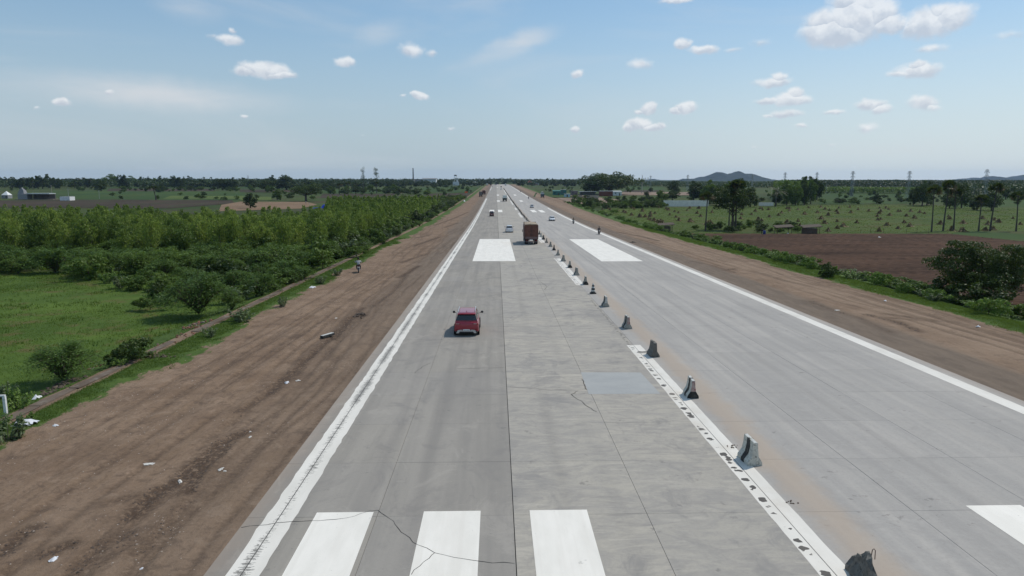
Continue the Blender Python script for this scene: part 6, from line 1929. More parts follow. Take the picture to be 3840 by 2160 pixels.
def litter(u, v, sx, sy, h, name, label, mat=BAG, off=0.0, cat='litter', rz=None):
    x, y, z = G(u, v, off)
    zz = float(relL(np.array([x]), np.array([y]))[0]) if -27 < x < -8 else (float(relR(np.array([x]), np.array([y]))[0]) if 26 < x < 46 else z)
    thing(name, label, cat, (x, y, zz + .01), random.uniform(0, 6) if rz is None else rz, None, (1, 1, 1), scrap(int(u * 3 + v), sx, sy, h, mat))
litter(97, 1592, .95, .55, .20, 'plastic_bag', 'large crumpled white plastic sheet on the old path at the lower left', rz=.3)
litter(135, 1476, .5, .35, .22, 'plastic_bag', 'white plastic bag caught by the weeds above the marker post')
litter(208, 1597, .28, .2, .08, 'plastic_bag', 'small white bag in the grass edge near the large plastic sheet')
litter(549, 1735, .62, .22, .04, 'paper_scrap', 'torn pale strip lying on the dirt below the old path', PAPER, rz=.2)
litter(828, 1755, .30, .16, .05, 'paper_scrap', 'pale scrap beside the ruts left of the edge line', PAPER)
litter(843, 1760, .14, .08, .03, 'paper_scrap', 'tiny chip just right of the pale scrap by the ruts', PAPER)
litter(675, 1797, .12, .45, .05, 'paper_scrap', 'thin pale strip in the dark rut', PAPER, rz=.6)
litter(201, 2093, .30, .16, .08, 'paper_scrap', 'white scrap among the clods at the bottom left', BAG)
litter(530, 2120, .10, .08, .04, 'paper_scrap', 'tiny white scrap near the bottom edge of the dirt', BAG)
litter(1075, 1433, .30, .22, .12, 'plastic_bag', 'small white bag on the dirt near the middle ruts', BAG)
litter(1118, 1425, .28, .15, .05, 'paper_scrap', 'pale chip right of the small white bag', PAPER)
litter(938, 1614, .22, .10, .04, 'paper_scrap', 'upper of two pale chips near the edge line', PAPER); litter(938, 1636, .2, .1, .04, 'paper_scrap', 'lower of two pale chips near the edge line', PAPER)
litter(1172, 1079, .7, .5, .25, 'plastic_bag', 'white bag on the old path below the verge shrubs', BAG)
litter(1260, 1190, .25, .2, .05, 'paper_scrap', 'pale chip on the dirt beyond the fallen kerb piece', PAPER)
litter(3320, 1127, .22, .2, .1, 'plastic_bag', 'white scrap on the right dirt verge below the round bush', BAG)
litter(3667, 1225, .2, .3, .15, 'plastic_bag', 'white scrap on the right grass verge', BAG)
litter(3138, 1162, .5, .3, .04, 'paper_scrap', 'pale scrap in the ruts of the right shoulder', PAPER)
litter(3298, 891, .7, .4, .2, 'plastic_bag', 'white scrap lying in the ploughed field', BAG, FO)
litter(2954, 878, .7, .5, .35, 'plastic_bag', 'white bundle under the thatched lean-to', BAG, FO)
litter(2373, 909, 1.5, .5, .2, 'rubber_strip', 'dark strip of tyre lying on the right dirt shoulder', RUBBER)
litter(1741, 757, 2.2, 1.2, .8, 'white_bundle', 'white curled bundle at the foot of the orange board post', BAG, -.3)
x, y, z = G(1228, 1262)
fk = thing('fallen_kerb', 'fallen kerb piece with a white top lying on the dirt shoulder', 'kerb piece', (x, y, z + .0), R(-28))
ob('stone_body', MB().box(-.14, .14, -.62, .62, 0, .17, bevel=.02).me('stone_body', [B_BLACK]), fk)
ob('painted_top', MB().box(-.11, .11, -.58, .58, .171, .185).me('painted_top', [B_WHITE]), fk)
CLOD = [pmat('clod_' + str(i), c, .95, var=.3, vscale=8) for i, c in enumerate([(.085, .062, .048), (.20, .085, .055), (.33, .27, .22), (.13, .095, .07)])]
def rock(seed, m):
    rg = np.random.default_rng(seed)
    bm = bmesh.new(); bmesh.ops.create_icosphere(bm, subdivisions=1, radius=1)
    for v in bm.verts: v.co = Vector((v.co.x * 1.0, v.co.y * .8, v.co.z * .55)) * float(rg.uniform(.7, 1.25))
    me = bpy.data.meshes.new('stone'); bm.to_mesh(me); bm.free(); me.materials.append(m)
    return me
ROCK = {(i, j): rock(i * 7 + j, CLOD[j]) for i in range(3) for j in range(4)}
def pile(cells, name, label, cat, mi, n, size, off=-.25, mound=None):
    """heap of single stones or clods under one thing"""
    c = G(*cells[0][:2], off)
    t = thing(name, label, cat, c, 0)
    rg = random.Random(n + int(c[0] * 10))
    if mound:
        P = []
    for k in range(n):
        u, v, su, sv = cells[k % len(cells)]
        x, y, z = G(rg.gauss(u, su), rg.gauss(v, sv), off)
        zz = float(relL(np.array([x]), np.array([y]))[0]) if -27 < x < -8 else z
        s = size * rg.uniform(.35, 1.0)
        ob('stone', ROCK[(rg.randrange(3), rg.choice(mi))], t, (x - c[0], y - c[1], zz - c[2] + s * .2), (rg.uniform(-.4, .4), rg.uniform(-.4, .4), rg.uniform(0, 6)), (s, s, s))
    return t
pile([(725, 1212, 16, 7), (752, 1206, 12, 5), (705, 1225, 10, 4)], 'rubble_heap', 'heap of reddish rubble and broken stone in the grass left of the path', 'rubble', (1, 1, 2, 3), 60, .17)
pile([(790, 1205, 10, 3), (735, 1235, 16, 5), (690, 1265, 20, 6), (600, 1300, 22, 7), (380, 1352, 22, 5)], 'rubble_trail', 'trail of reddish earth lumps running along the left side of the old path', 'rubble', (1, 1, 3), 80, .12)
pile([(250, 1430, 22, 7), (215, 1448, 24, 9), (290, 1418, 16, 5), (180, 1470, 20, 8)], 'rubble_heap', 'spread heap of dark brown debris beside the weeds at the lower left', 'rubble', (0, 0, 3, 3), 150, .13)
pile([(600, 1352, 24, 4), (570, 1356, 18, 4)], 'rubble_heap', 'low dark heap of clods across the old path', 'rubble', (0, 3), 60, .10)
pile([(1345, 1180, 12, 4), (1360, 1178, 8, 3)], 'rubble_heap', 'dark clods thrown up at the end of the rut on the dirt shoulder', 'rubble', (0, 0), 40, .16, off=0)
pile([(2958, 1883, 10, 3), (2972, 1890, 8, 2)], 'rubble_heap', 'small brown clods on the dusty strip right of the white middle line', 'rubble', (3, 3), 8, .05, off=0)
pile([(2745, 1673, 10, 4)], 'rubble_heap', 'dusty clods at the far foot of the striped pale barrier', 'rubble', (3, 3), 14, .06, off=0)
# clods and pebbles scattered over the shoulders: nobody could count them
def clods(name, X, Y, rel, size, mat, seed):
    rg = np.random.default_rng(seed)
    n = len(X)
    base = np.array([(1, 0, 0), (0, 1, 0), (-1, 0, 0), (0, -1, 0), (0, 0, .7)], float)
    f = np.array([(0, 1, 4), (1, 2, 4), (2, 3, 4), (3, 0, 4)])
    Z = rel(X, Y)
    s = size * rg.uniform(.4, 1.3, n)
    V = base[None] * s[:, None, None] * (1 + .35 * rg.normal(size=(n, 5, 1)) * .6)
    a = rg.uniform(0, 6.28, n); c, s2 = np.cos(a)[:, None], np.sin(a)[:, None]
    x_ = V[:, :, 0] * c - V[:, :, 1] * s2; y_ = V[:, :, 0] * s2 + V[:, :, 1] * c
    V = np.stack([x_ + X[:, None], y_ + Y[:, None], V[:, :, 2] + Z[:, None]], 2).reshape(-1, 3)
    F = (f[None] + (np.arange(n) * 5)[:, None, None]).reshape(-1, 3)
    return ob(name, mesh(name, V, F, mat), None, kind='stuff')
def pick(x0, x1, y0, y1, n, fn, thr, seed):
    rg = np.random.default_rng(seed)
    X = rg.uniform(x0, x1, n); Y = y0 * (y1 / y0) ** rg.random(n)
    k = fn(X, Y) > thr + rg.random(n) * .5
    return X[k], Y[k]
X, Y = pick(-19.5, -8.6, 12, 120, 34000, lambda x, y: rutsum(x, y, RUTS, .42, 0) * fbm(x * 2, y * 2, 3) * 1.6, .22, 2)
clods('mud_clods', X, Y, relL, .042, CLOD[0], 3)
X, Y = pick(-20, -8.3, 12, 90, 9000, lambda x, y: fbm(x * .8, y * .3, 13) * 1.3, .62, 4)
clods('gravel', X, Y, relL, .028, CLOD[2], 5)
X, Y = pick(26.5, 38, 30, 160, 20000, lambda x, y: rutsum(x, y, RUTSR, .5, 0) * 1.3 * fbm(x * 2, y * 2, 3), .3, 6)
clods('mud_clods', X, Y, relR, .07, CLOD[0], 7)

# ------------------------------------------------------------------ crop stooks
def stook(seed):
    rng = np.random.default_rng(seed)
    n = 150
    a = rng.uniform(0, 6.28, n); o = rng.uniform(.45, 1.15, n)
    foot = np.stack([np.cos(a) * o, np.sin(a) * o, np.zeros(n)], 1); tip = rng.normal(size=(n, 3)) * [.16, .16, .12] + [0, 0, 1.15]
    t = rng.random((n, 1)); P = foot + (tip - foot) * t
    N = np.stack([np.cos(a), np.sin(a), np.full(n, .6)], 1) + rng.normal(size=(n, 3)) * .3
    V, F = cards(P, N, rng.uniform(.5, 1.0, n), .26, rng, tip - foot)
    n2 = 60; P2 = rng.normal(size=(n2, 3)) * [.62, .62, .1] + [0, 0, .10]
    V2, F2 = cards(P2, rng.normal(size=(n2, 3)) + [0, 0, 1.2], rng.uniform(.3, .6, n2), .4, rng)
    return mesh('crop_stook', np.concatenate([V, V2]), np.concatenate([F, F2 + len(V)]), L_STRAW, attrs={'rnd': ('FACE', rng.random(n + n2))})
STK = [stook(i) for i in range(5)]
S7 = [(270,575),(240,555),(360,586),(425,600),(448,608),(515,636),(610,656),(640,590),(735,616),(785,614),(730,648),(712,682),(735,690),(675,656),(775,700),(815,712),(845,722),(875,735),(955,632),(940,576),(915,565),(1010,594),(1055,610),(1155,580),(1185,556),(1290,558),(1270,614),(1310,650),(1060,698),(1190,710),(1025,660),(1440,604),(1420,728),(1370,745),(1395,740),(1770,674),(1780,630),(1895,628),(1940,590),(1995,560),(2025,575),(2015,562),(2090,570),(2100,655),(1975,690),(2010,700),(1880,735),(2205,636),(2240,610),(2300,725),(2330,586),(2420,768),(2430,706),(2430,570),(2505,622),(2552,550),(2305,560),(545,566),(180,570),(640,575),(520,555),(830,548),(2330,560),(2450,770)]
S8 = [(70,400),(175,396),(210,412),(245,422),(325,403),(305,430),(315,448),(415,397),(425,440),(485,416),(575,428),(235,463),(145,442),(35,455),(205,530),(310,516),(360,556),(310,572),(235,596),(475,526),(645,472),(660,449),(675,434),(665,404),(718,403),(742,413),(750,463),(820,432),(840,430),(925,430),(1040,448),(675,497),(650,503),(870,526),(725,547),(820,575),(915,556),(660,597),(955,487),(1240,473),(1250,494),(1175,537),(1365,531),(1525,492),(1570,542),(1615,584),(1660,522),(1840,540),(1780,489),(1625,503),(1355,600),(1550,590),(1270,590),(176,494),(1000,440),(890,470)]
pos = [ZC(*p) for p in S7] + [ZD(*p) for p in S8]
for k, (u, v) in enumerate(pos):
    x, y, z = G(u, v + 1, FO)
    s = random.uniform(.75, 1.25)
    big = v > 845
    lab = 'brown crop stook leaning together in the green field behind the ploughed strip' if not big else 'large brown crop stook at the near edge of the green field'
    thing('crop_stook', lab, 'stook', (x, y, z - .04), random.uniform(0, 6), 'crop stooks set out over the green field', (s * .9 * random.uniform(.8, 1.35), s * .9, s * .8), STK[k % 5])

# ------------------------------------------------------------------ trees and bushes
# left treeline, from the photo (zoomed coordinates / 2.683)
TL = [(15,160,262,70,'broad'),(70,176,268,70,'broad'),(130,165,258,45,'palm'),(200,172,292,90,'broad'),(240,172,292,60,'palm'),(300,178,292,80,'broad'),(335,176,300,45,'palm'),(385,152,290,90,'broad'),(430,146,290,110,'broad'),(490,150,280,100,'broad'),(560,160,285,95,'broad'),(600,186,290,70,'broad'),(637,185,245,24,'palm'),(668,183,245,24,'palm'),(718,185,245,24,'palm'),(748,186,250,26,'palm'),(785,176,262,48,'palm'),(845,173,275,50,'palm'),(885,182,280,70,'broad'),(930,181,280,60,'palm'),(980,192,290,95,'broad'),(1020,202,312,95,'broad'),(1120,146,268,135,'broad_mid'),(1235,126,286,72,'broad'),(1255,152,286,70,'broad'),(1325,156,258,100,'broad_mid'),(1420,163,250,55,'broad'),(1490,156,250,42,'broad'),(1560,178,258,95,'broad_mid'),(1620,166,262,80,'broad'),(1700,160,272,95,'broad'),(1755,162,282,95,'broad'),(1805,168,282,85,'broad'),(1855,160,272,65,'broad'),(1905,166,270,75,'broad'),(2010,186,245,80,'broad'),(2055,168,240,28,'palm'),(2125,168,240,24,'palm'),(2190,188,290,95,'broad'),(2240,182,302,100,'broad'),(2290,186,302,90,'broad'),(2340,182,302,95,'broad'),(2450,176,262,70,'broad'),(2540,196,282,100,'broad')]
ordn = 0
for zx, zt, zbv, wz_, kd in TL:
    u, vt, vb, wp = zx / 2.683, 600 + zt / 2.683, 600 + zbv / 2.683, wz_ / 2.683
    if kd == 'palm':
        plant_px('palm_far', u, vb, vt, wp * .95, 'palmyra_palm', 'palmyra palm standing in the far left treeline', 'palm tree', 'palmyra palms of the far left treeline')
    else:
        plant_px(kd, u, vb, vt, wp * 1.05, 'broadleaf_tree', 'dark round-headed tree in the far left treeline' if kd == 'broad' else 'paler green round-headed tree in the far left treeline', 'tree', 'trees of the far left treeline' if kd == 'broad' else 'paler trees of the far left treeline')
r9 = random.Random(91)
for k in range(110):
    u = -20 + k * 15.6 + r9.uniform(-8, 8); Y_ = r9.uniform(1020, 1380)
    x = AT(u, 690, Y_)[0]; h = r9.uniform(8, 13.5) * (1.0 if u < 1050 else .8); z = float(zg(Y_)) + FO
    if x > -20: continue
    plant('far', (x, Y_, z), h, h * r9.uniform(.6, 1.0), 'broadleaf_tree', 'dark tree of the second row behind the left treeline', 'tree', 'trees behind the left treeline')
Z9 = lambda a, b: (900 + a / 2.576, 560 + b / 2.576)
TC = [(35,268,350,80,'broad','dark tree at the left end of the middle treeline'),(250,270,405,150,'broad','broad dark tree left of the tall humped tree'),(312,258,395,95,'broad','round treetop just left of the tall humped tree'),(455,222,385,120,'broad','tall humped tree rising above the middle treeline'),(450,266,392,205,'broad','wide dark tree below the humped treetop'),
      (640,338,500,265,'umbrella_tree','wide flat-topped spreading tree at the edge of the bare field'),(360,385,488,115,'broad_mid','small loose tree left of the flat-topped spreading tree'),(100,416,566,138,'broad','dense round tree with a slanting trunk in front of the bare tan field'),(480,424,472,85,'bushy_dark','dark bush under the flat-topped spreading tree'),
      (875,352,428,90,'broad_mid','green tree right of the flat-topped spreading tree'),(960,326,432,50,'palm','palmyra palm in the middle distance, left of the pair'),(1045,312,432,46,'palm','palmyra palm in the middle distance, right of the pair'),(1120,342,428,95,'broad','dark tree below the left tall thin eucalyptus'),(1010,380,432,110,'bushy_dark','low dark bush between the middle palms'),
      (1322,308,424,42,'palm','palmyra palm in front of the right tall thin eucalyptus'),(1465,288,338,78,'broad','round tree on the skyline left of the chimney'),(1575,288,336,62,'broad','smaller round tree on the skyline nearer the chimney'),(1990,292,348,80,'broad','round dark tree left of the water tower'),(1520,308,338,60,'broad','low tree between the two round skyline trees'),
      (1190,370,428,60,'broad','dark bush-like tree by the foot of the left tall eucalyptus'),(1420,380,430,110,'bushy_dark','left part of the dark thicket in the middle fields'),(1520,370,432,110,'bushy_dark','dark thicket tree in the middle fields'),(1620,378,432,110,'bushy_dark','right middle tree of the dark thicket'),(1700,376,436,90,'broad','rightmost tree of the dark thicket in the middle fields'),
      (1805,394,440,90,'broad_mid','small spreading tree left of the orange board'),(2150,344,388,34,'broad','small dark tree in the green field left of the parked trucks'),(700,300,380,150,'far','dark tree behind the flat-topped spreading tree'),(800,318,385,110,'far','dark tree in the second row of the middle distance')]
for zx, zt, zbv, wz_, kd, lab in TC:
    u, vt = Z9(zx, zt); _, vb = Z9(zx, zbv)
    nm = 'palmyra_palm' if kd == 'palm' else ('bush' if 'bushy' in kd else 'broadleaf_tree')
    plant_px(kd, u, vb, vt, wz_ / 2.576, nm, lab, 'palm tree' if kd == 'palm' else ('bush' if 'bushy' in kd else 'tree'))
plant_px('tall', *Z9(1195, 425), 632, 17, 'eucalyptus_tree', 'left of the two tall thin half-bare eucalyptus trees', 'tree')
plant_px('tall', *Z9(1320, 424), 633, 17, 'eucalyptus_tree', 'right of the two tall thin half-bare eucalyptus trees', 'tree')
plant_px('palm', ZA(0, 0)[0] * 0 + 586, 750, 697, 36, 'palmyra_palm', 'brownish palmyra palm standing alone in the left fields', 'palm tree')
plant_px('yellow', 1697, 772, 731, 52, 'bush', 'bright yellow-green bush by the verge below the orange board', 'bush')
# right side, single trees
plant_px('banyan', 2286, 728, 653, 188, 'spreading_tree', 'huge dark spreading tree behind the roadside shops', 'tree', rz=1.0)
plant_px('broad', 2222, 728, 664, 72, 'broadleaf_tree', 'ragged tree at the left side of the huge spreading tree', 'tree')
plant_px('big', 3672, 1130, 893, 300, 'broadleaf_tree', 'large dark full-crowned tree beside the ploughed field', 'tree', rz=2.2)
for u_, vb_, vt_, w_, lab_ in ((3545, 1118, 1040, 120, 'left bush of the dark undergrowth below the large full-crowned tree'), (3640, 1150, 1060, 150, 'middle bush of the dark undergrowth below the large full-crowned tree'), (3740, 1165, 1070, 130, 'right bush of the dark undergrowth below the large full-crowned tree')):
    plant_px('bushy_dark', u_, vb_, vt_, w_, 'bush', lab_, 'bush')
plant_px('bushy_dark', 3800, 1080, 928, 150, 'broadleaf_tree', 'dark side crown at the right edge behind the large full-crowned tree', 'tree')
plant_px('neem', 2745, 862, 668, 150, 'neem_tree', 'tall leafy tree with crooked dark limbs between the palms', 'tree', rz=.5)
for u, vb, vt, wp, lab in ((2645, 866, 716, 48, 'short palmyra palm left of the crooked-limbed tree'), (2733, 852, 690, 40, 'palmyra palm half hidden in the crooked-limbed tree'), (2757, 862, 668, 56, 'tallest palmyra palm right of the crooked-limbed tree'),
                           (3493, 869, 690, 44, 'first palmyra palm from the left in the right row'), (3536, 866, 672, 50, 'second palmyra palm from the left in the right row'), (3575, 866, 700, 46, 'third palmyra palm from the left in the right row'), (3669, 868, 726, 42, 'fourth and shortest palmyra palm in the right row'), (3712, 867, 682, 50, 'fifth palmyra palm of the right row'), (3810, 868, 716, 46, 'last palmyra palm at the right edge')):
    plant_px('palm', u, vb, vt, wp, 'palmyra_palm', lab, 'palm tree', 'palmyra palms in the right fields')
plant_px('coconut', 2907, 774, 700, 62, 'coconut_palm', 'coconut palm with drooping pale fronds beside the short white wall', 'palm tree')
TR = [(1000,228,400,130,'broad','dark round tree left of the grove'),(985,330,462,140,'broad','dark tree below the round tree, above the white wall'),(870,358,470,130,'broad_mid','lighter tree at the left end of the white wall'),
      (1230,255,470,160,'broad','dark grove tree behind the white wall, left'),(1400,222,500,170,'broad_mid','tall grove tree behind the white wall, middle'),(1520,255,520,170,'broad','dark grove tree behind the white wall, right'),(1640,240,520,150,'broad_mid','grove tree behind the palms'),(1880,320,540,170,'broad','dense dark tree left of the short white wall'),(1800,430,560,120,'broad','low dark tree behind the short white wall'),
      (2180,330,520,110,'broad','tree right of the coconut palm'),(2300,250,520,130,'broad_mid','pale casuarina-like tree in the right grove'),(2400,235,520,140,'broad_mid','second pale tree in the right grove'),(2500,210,515,140,'broad','dark tree in the right grove'),(2576,215,505,120,'broad_mid','tree at the right end of the grove'),(1310,420,525,80,'bushy_dark','bush at the foot of the white wall'),(1310,240,470,150,'broad','grove tree behind the white wall, between the left pair'),(1460,300,500,150,'broad','low dense grove tree behind the middle of the grove'),(1740,300,520,150,'broad','dense grove tree right of the crooked-limbed tree'),(1600,330,525,130,'broad','low grove tree at the right end of the white wall')]
for zx, zt, zbv, wz_, kd, lab in TR:
    u, vt = ZC(zx, zt); _, vb = ZC(zx, zbv)
    plant_px(kd, u, vb, vt, wz_ / 3.0667 * 1.05, 'bush' if 'bushy' in kd else 'broadleaf_tree', lab, 'bush' if 'bushy' in kd else 'tree')
TR8 = [(20,150,335,100,'broad_mid','leafy tree left of the single round treetop'),(80,150,330,110,'broad','dark tree under the single round treetop'),(140,120,330,92,'broad','single dark round treetop with a pylon behind it'),
       (640,280,362,66,'broad','small dark tree alone in the scrub'),(833,288,335,45,'broad_mid','small tree right of the lone scrub tree'),(945,230,380,85,'broad','left tree of the dark clump by the palms'),(1020,162,385,120,'broad','tallest tree of the dark clump by the palms'),(1060,190,380,110,'broad','right tree of the dark clump by the palms'),
       (1250,260,405,120,'broad','dark tree behind the first palms'),(1350,200,400,130,'broad','dark tree behind the middle palms'),(1480,300,420,120,'broad','dark tree behind the shortest palm'),(1600,240,425,140,'broad','dark tree behind the fifth palm'),(1720,190,330,90,'far','dark tree at the forest edge, right'),(1860,230,330,90,'broad','dark tree at the right edge')]
for zx, zt, zbv, wz_, kd, lab in TR8:
    u, vt = ZD(zx, zt); _, vb = ZD(zx, zbv)
    plant_px(kd, u, vb, vt, wz_ / 2.23 * 1.05, 'broadleaf_tree', lab, 'tree')
# near left bushes
NB = [('thorn_near', 745, 1172, 1015, 300, 'large dark feathery thorn bush standing alone in the meadow edge', 0), ('thorn_near', 234, 1418, 1268, 290, 'spreading thorn bush at the lower left of the meadow', 0), ('bushy_dark', 592, 1118, 1052, 70, 'dark upright bush left of the large thorn bush', 0), ('bushy', 527, 1152, 1112, 66, 'low bush in the meadow left of the large thorn bush', 0),
      ('bushy', 565, 1155, 1115, 60, 'small bush between the low bush and the large thorn bush', 0), ('bushy_dark', 490, 1378, 1268, 165, 'dark leafy bush beside the old path', 0), ('weed_green', 625, 1150, 1105, 60, 'leafy weed left of the large thorn bush', 0), ('thorn', 960, 1108, 1020, 130, 'thorn bush right of the large one', 0), ('bushy', 880, 1125, 1070, 120, 'green bush between the thorn bushes', 0),
      ('bushy', 1040, 1090, 1025, 110, 'green bush near the old path below the plantation', 0), ('thorn', 1130, 1060, 985, 120, 'thorn bush near the verge where the path disappears', 0), ('bushy_dark', 1090, 1075, 1020, 90, 'dark bush beside the verge', 0)]
for kd, u, vb, vt, wp, lab, _ in NB:
    plant_px(kd, u, vb, vt, wp, 'bush', lab, 'bush', off=-.5)
for u, vb, vt, wp, kd, lab in ((1062, 1152, 1105, 50, 'weed', 'grey-green leafy shrub on the verge, farthest of the four along the path'), (905, 1210, 1150, 108, 'weed', 'wide grey-green leafy shrub on the verge, the largest of the four'), (788, 1268, 1222, 60, 'weed', 'round pale shrub on the verge nearest the rubble'),
                               (1204, 1066, 1030, 58, 'weed', 'grey shrub on the verge close to the motorcyclist'), (35, 1672, 1555, 150, 'weed', 'broad-leaved shrub at the left edge above the grass verge'), (-20, 1640, 1540, 120, 'weed_green', 'leafy shrub cut by the left edge of the picture'), (70, 1545, 1440, 110, 'weed_green', 'tall weeds behind the marker post'), (20, 1500, 1425, 100, 'weed', 'weeds at the left edge behind the marker post'),
                               (105, 1600, 1540, 60, 'weed_green', 'small leafy weed beside the large plastic sheet'), (450, 1385, 1330, 80, 'weed_green', 'brownish weeds beside the dark leafy bush'), (560, 1340, 1310, 60, 'weed_green', 'low weeds by the reddish earth trail'), (1265, 1035, 1005, 50, 'weed', 'small shrub by the verge left of the motorcyclist')):
    plant_px(kd, u, vb, vt, wp, 'shrub', lab, 'shrub', off=-.1 if u > 700 else -.3)
# thicket in front of the plantation
rr = random.Random(21)
def scatter(n, fn, gen, sep):
    out = []
    tries = 0
    while len(out) < n and tries < n * 60:
        tries += 1
        p = gen()
        if not fn(*p): continue
        if all((p[0] - q[0]) ** 2 + (p[1] - q[1]) ** 2 > sep * sep for q in out): out.append(p)
    return out
thick = scatter(125, lambda x, y: x < -25.5 and x > -.86 * y - 6 and not (x < -26 and y < 93), lambda: (rr.uniform(-108, -25.5), rr.uniform(92, 128)), 3.1)
for x, y in thick:
    q = vn(np.array([x * .06]), np.array([y * .06]), 5)[0]
    kd = 'thorn' if q < .62 or y < 106 else rr.choice(['bushy', 'bushy_dark', 'bushy'])
    h = rr.uniform(2.4, 3.9) if kd == 'thorn' else rr.uniform(2.2, 3.6)
    plant(kd, (x, y, float(zg(y)) + FO), h, rr.uniform(2.6, 4.2), 'thicket_bush', 'dark feathery thorn bush in the thicket before the plantation' if kd == 'thorn' else 'rounded green bush in the thicket before the plantation', 'bush', 'thorn bushes before the plantation' if kd == 'thorn' else 'rounded bushes before the plantation')
spill = scatter(46, lambda x, y: x > -24 - (y - 58) * .95 and x < -23.3, lambda: (rr.uniform(-62, -23.3), 60 + 38 * rr.random() ** .7), 2.6)
for x, y in spill:
    kd = rr.choice(['bushy', 'thorn', 'thorn', 'weed_green', 'bushy_dark', 'bushy', 'weed'])
    h = rr.uniform(1.0, 1.8) if kd[:4] == 'weed' else rr.uniform(1.6, 3.2)
    plant(kd, (x, y, float(zb(x, y)) - .05), h, h * rr.uniform(.75, 1.15), 'meadow_bush', 'leafy bush spilling from the thicket into the meadow corner by the old path', 'bush', 'bushes spilling into the meadow corner')
verge = scatter(150, lambda x, y: x < -21.5, lambda: (rr.uniform(-33, -21.6), 100 * (520 / 100) ** rr.random()), 2.2)
for x, y in verge:
    kd = rr.choice(['bushy', 'bushy_dark', 'thorn', 'bushy', 'weed'])
    h = rr.uniform(.9, 2.2) if x > -25 else rr.uniform(2.0, 4.2)
    plant(kd, (x, y, float(zb(x, y))), h, h * rr.uniform(.7, 1.1), 'verge_bush', 'green bush crowding the left verge beyond the motorcyclist', 'bush', 'bushes crowding the left verge')
# the plantation: the 300 nearest as single trees, the rest as one canopy
jit = []
yy = 100.0
while yy < 345:
    xx = -28.5
    lim = -.92 * yy - 8
    while xx > lim:
        x = xx + rr.uniform(-1.2, 1.2); y = yy + rr.uniform(-1.2, 1.2)
        u_ = CX + FPX * (x - math.tan(YAW) * y) / y
        ymax = 195 if u_ < 620 else (170 if u_ < 1000 else (190 if u_ < 1230 else 340))
        front = 100 + 26 * (fbm(np.array([x * .09]), np.array([3.0]), 8, 3, .6)[0])
        if front < y < ymax and not (u_ > 1000 and 1240 < u_ < 1400 and 300 > y > 262):
            jit.append((x, y))
        xx -= 4.0
    yy += 3.7
jit.sort(key=lambda p: p[1])
inf_ = [p for p in jit if p[0] > -.775 * p[1] - 8]; near_t = inf_[:300]; rest_t = inf_[300:] + [p for p in jit if p[0] <= -.775 * p[1] - 8]
for x, y in near_t:
    h = rr.choice([rr.uniform(4.6, 6.0), rr.uniform(5.8, 7.6)])
    plant('plume', (x, y, float(zg(y)) + FO), h, rr.uniform(1.55, 2.35), 'plantation_tree', 'young feathery light green tree in the near rows of the plantation', 'tree', 'young trees of the roadside plantation')
rg = np.random.default_rng(33)
Pl, Nl, Tl, Sl = [], [], [], []
for x, y in rest_t:
    h = rg.uniform(5.0, 7.4); m = 170 if y < 230 else 90
    t_ = rg.random(m) ** .7
    rad = 1.75 * (1.15 - t_ * .95) * np.sqrt(rg.random(m))
    a = rg.uniform(0, 6.28, m)
    Pl.append(np.stack([x + np.cos(a) * rad, y + np.sin(a) * rad, float(zg(y)) + FO + h * (.15 + .85 * t_)], 1)); Sl.append(np.full(m, .55 if y < 230 else .85))
P = np.concatenate(Pl); S = np.concatenate(Sl) * rg.uniform(.6, 1.3, len(P))
N = rg.normal(size=P.shape); T = rg.normal(size=P.shape) * .5; T[:, 2] -= 1
V, F = cards(P, N, S, .5, rg, T)
ob('plantation_canopy', mesh('plantation_canopy', V, F, L_LIGHT, attrs={'rnd': ('FACE', rg.random(len(P)))}), None, kind='stuff')
# scattered bushes in the far fields
def far_bushes(n, u0, u1, v0, v1, seed, lab, grp, kinds=('bushy_dark', 'bushy'), hr=(1.6, 3.6), nm='field_bush'):
    r2 = random.Random(seed)
    for k in range(n):
        u = r2.uniform(u0, u1); v = v0 + (v1 - v0) * r2.random() ** .7
        x, y, z = G(u, v, FO)
        if -24 < x < 44: continue
        h = r2.uniform(*hr); kd = r2.choice(kinds)
        plant(kd, (x, y, z), h, h * (r2.uniform(.36, .58) if kd[:5] == 'broad' else r2.uniform(.62, 1.15)), nm if kd[:5] != 'broad' else 'hedgerow_tree', lab, 'bush' if kd[:5] != 'broad' else 'tree', grp)
far_bushes(45, 420, 1700, 700, 752, 1, 'small dark bush dotted over the left middle fields', 'bushes of the left middle fields')
far_bushes(50, 1250, 1790, 696, 722, 2, 'small bush in the hedgerows left of the road end', 'bushes left of the road end', hr=(2.2, 4.5))
far_bushes(32, 1480, 1740, 742, 800, 12, 'dark bush of the belt between plantation and verge', 'bushes between plantation and verge', hr=(2.4, 4.2))
far_bushes(110, 2130, 2500, 744, 782, 3, 'dense green bush below the roadside shops', 'bushes below the roadside shops', hr=(2.0, 3.6))
far_bushes(30, 2040, 2400, 700, 722, 4, 'small bush in the fields right of the road end', 'bushes right of the road end')
far_bushes(120, 2620, 3840, 716, 768, 5, 'scrub bush beyond the stook field', 'scrub beyond the stook field', hr=(1.8, 3.4), nm='scrub_bush')
far_bushes(28, 2600, 3000, 838, 872, 6, 'low bush along the top edge of the ploughed field', 'bushes along the top of the ploughed field', hr=(1.2, 2.3))
far_bushes(40, 380, 1520, 699, 722, 31, 'middling tree of the left hedgerows', 'hedgerow trees of the left fields', ('broad', 'broad_mid', 'bushy_dark'), (3.5, 8))
far_bushes(64, 30, 900, 699, 716, 32, 'bush below the far left treeline', 'bushes below the far left treeline', ('bushy_dark', 'bushy'), (2.5, 5))
far_bushes(44, 2340, 3840, 704, 738, 33, 'middling tree of the right fields', 'trees dotted over the right fields', ('broad', 'broad_mid'), (3.5, 7))
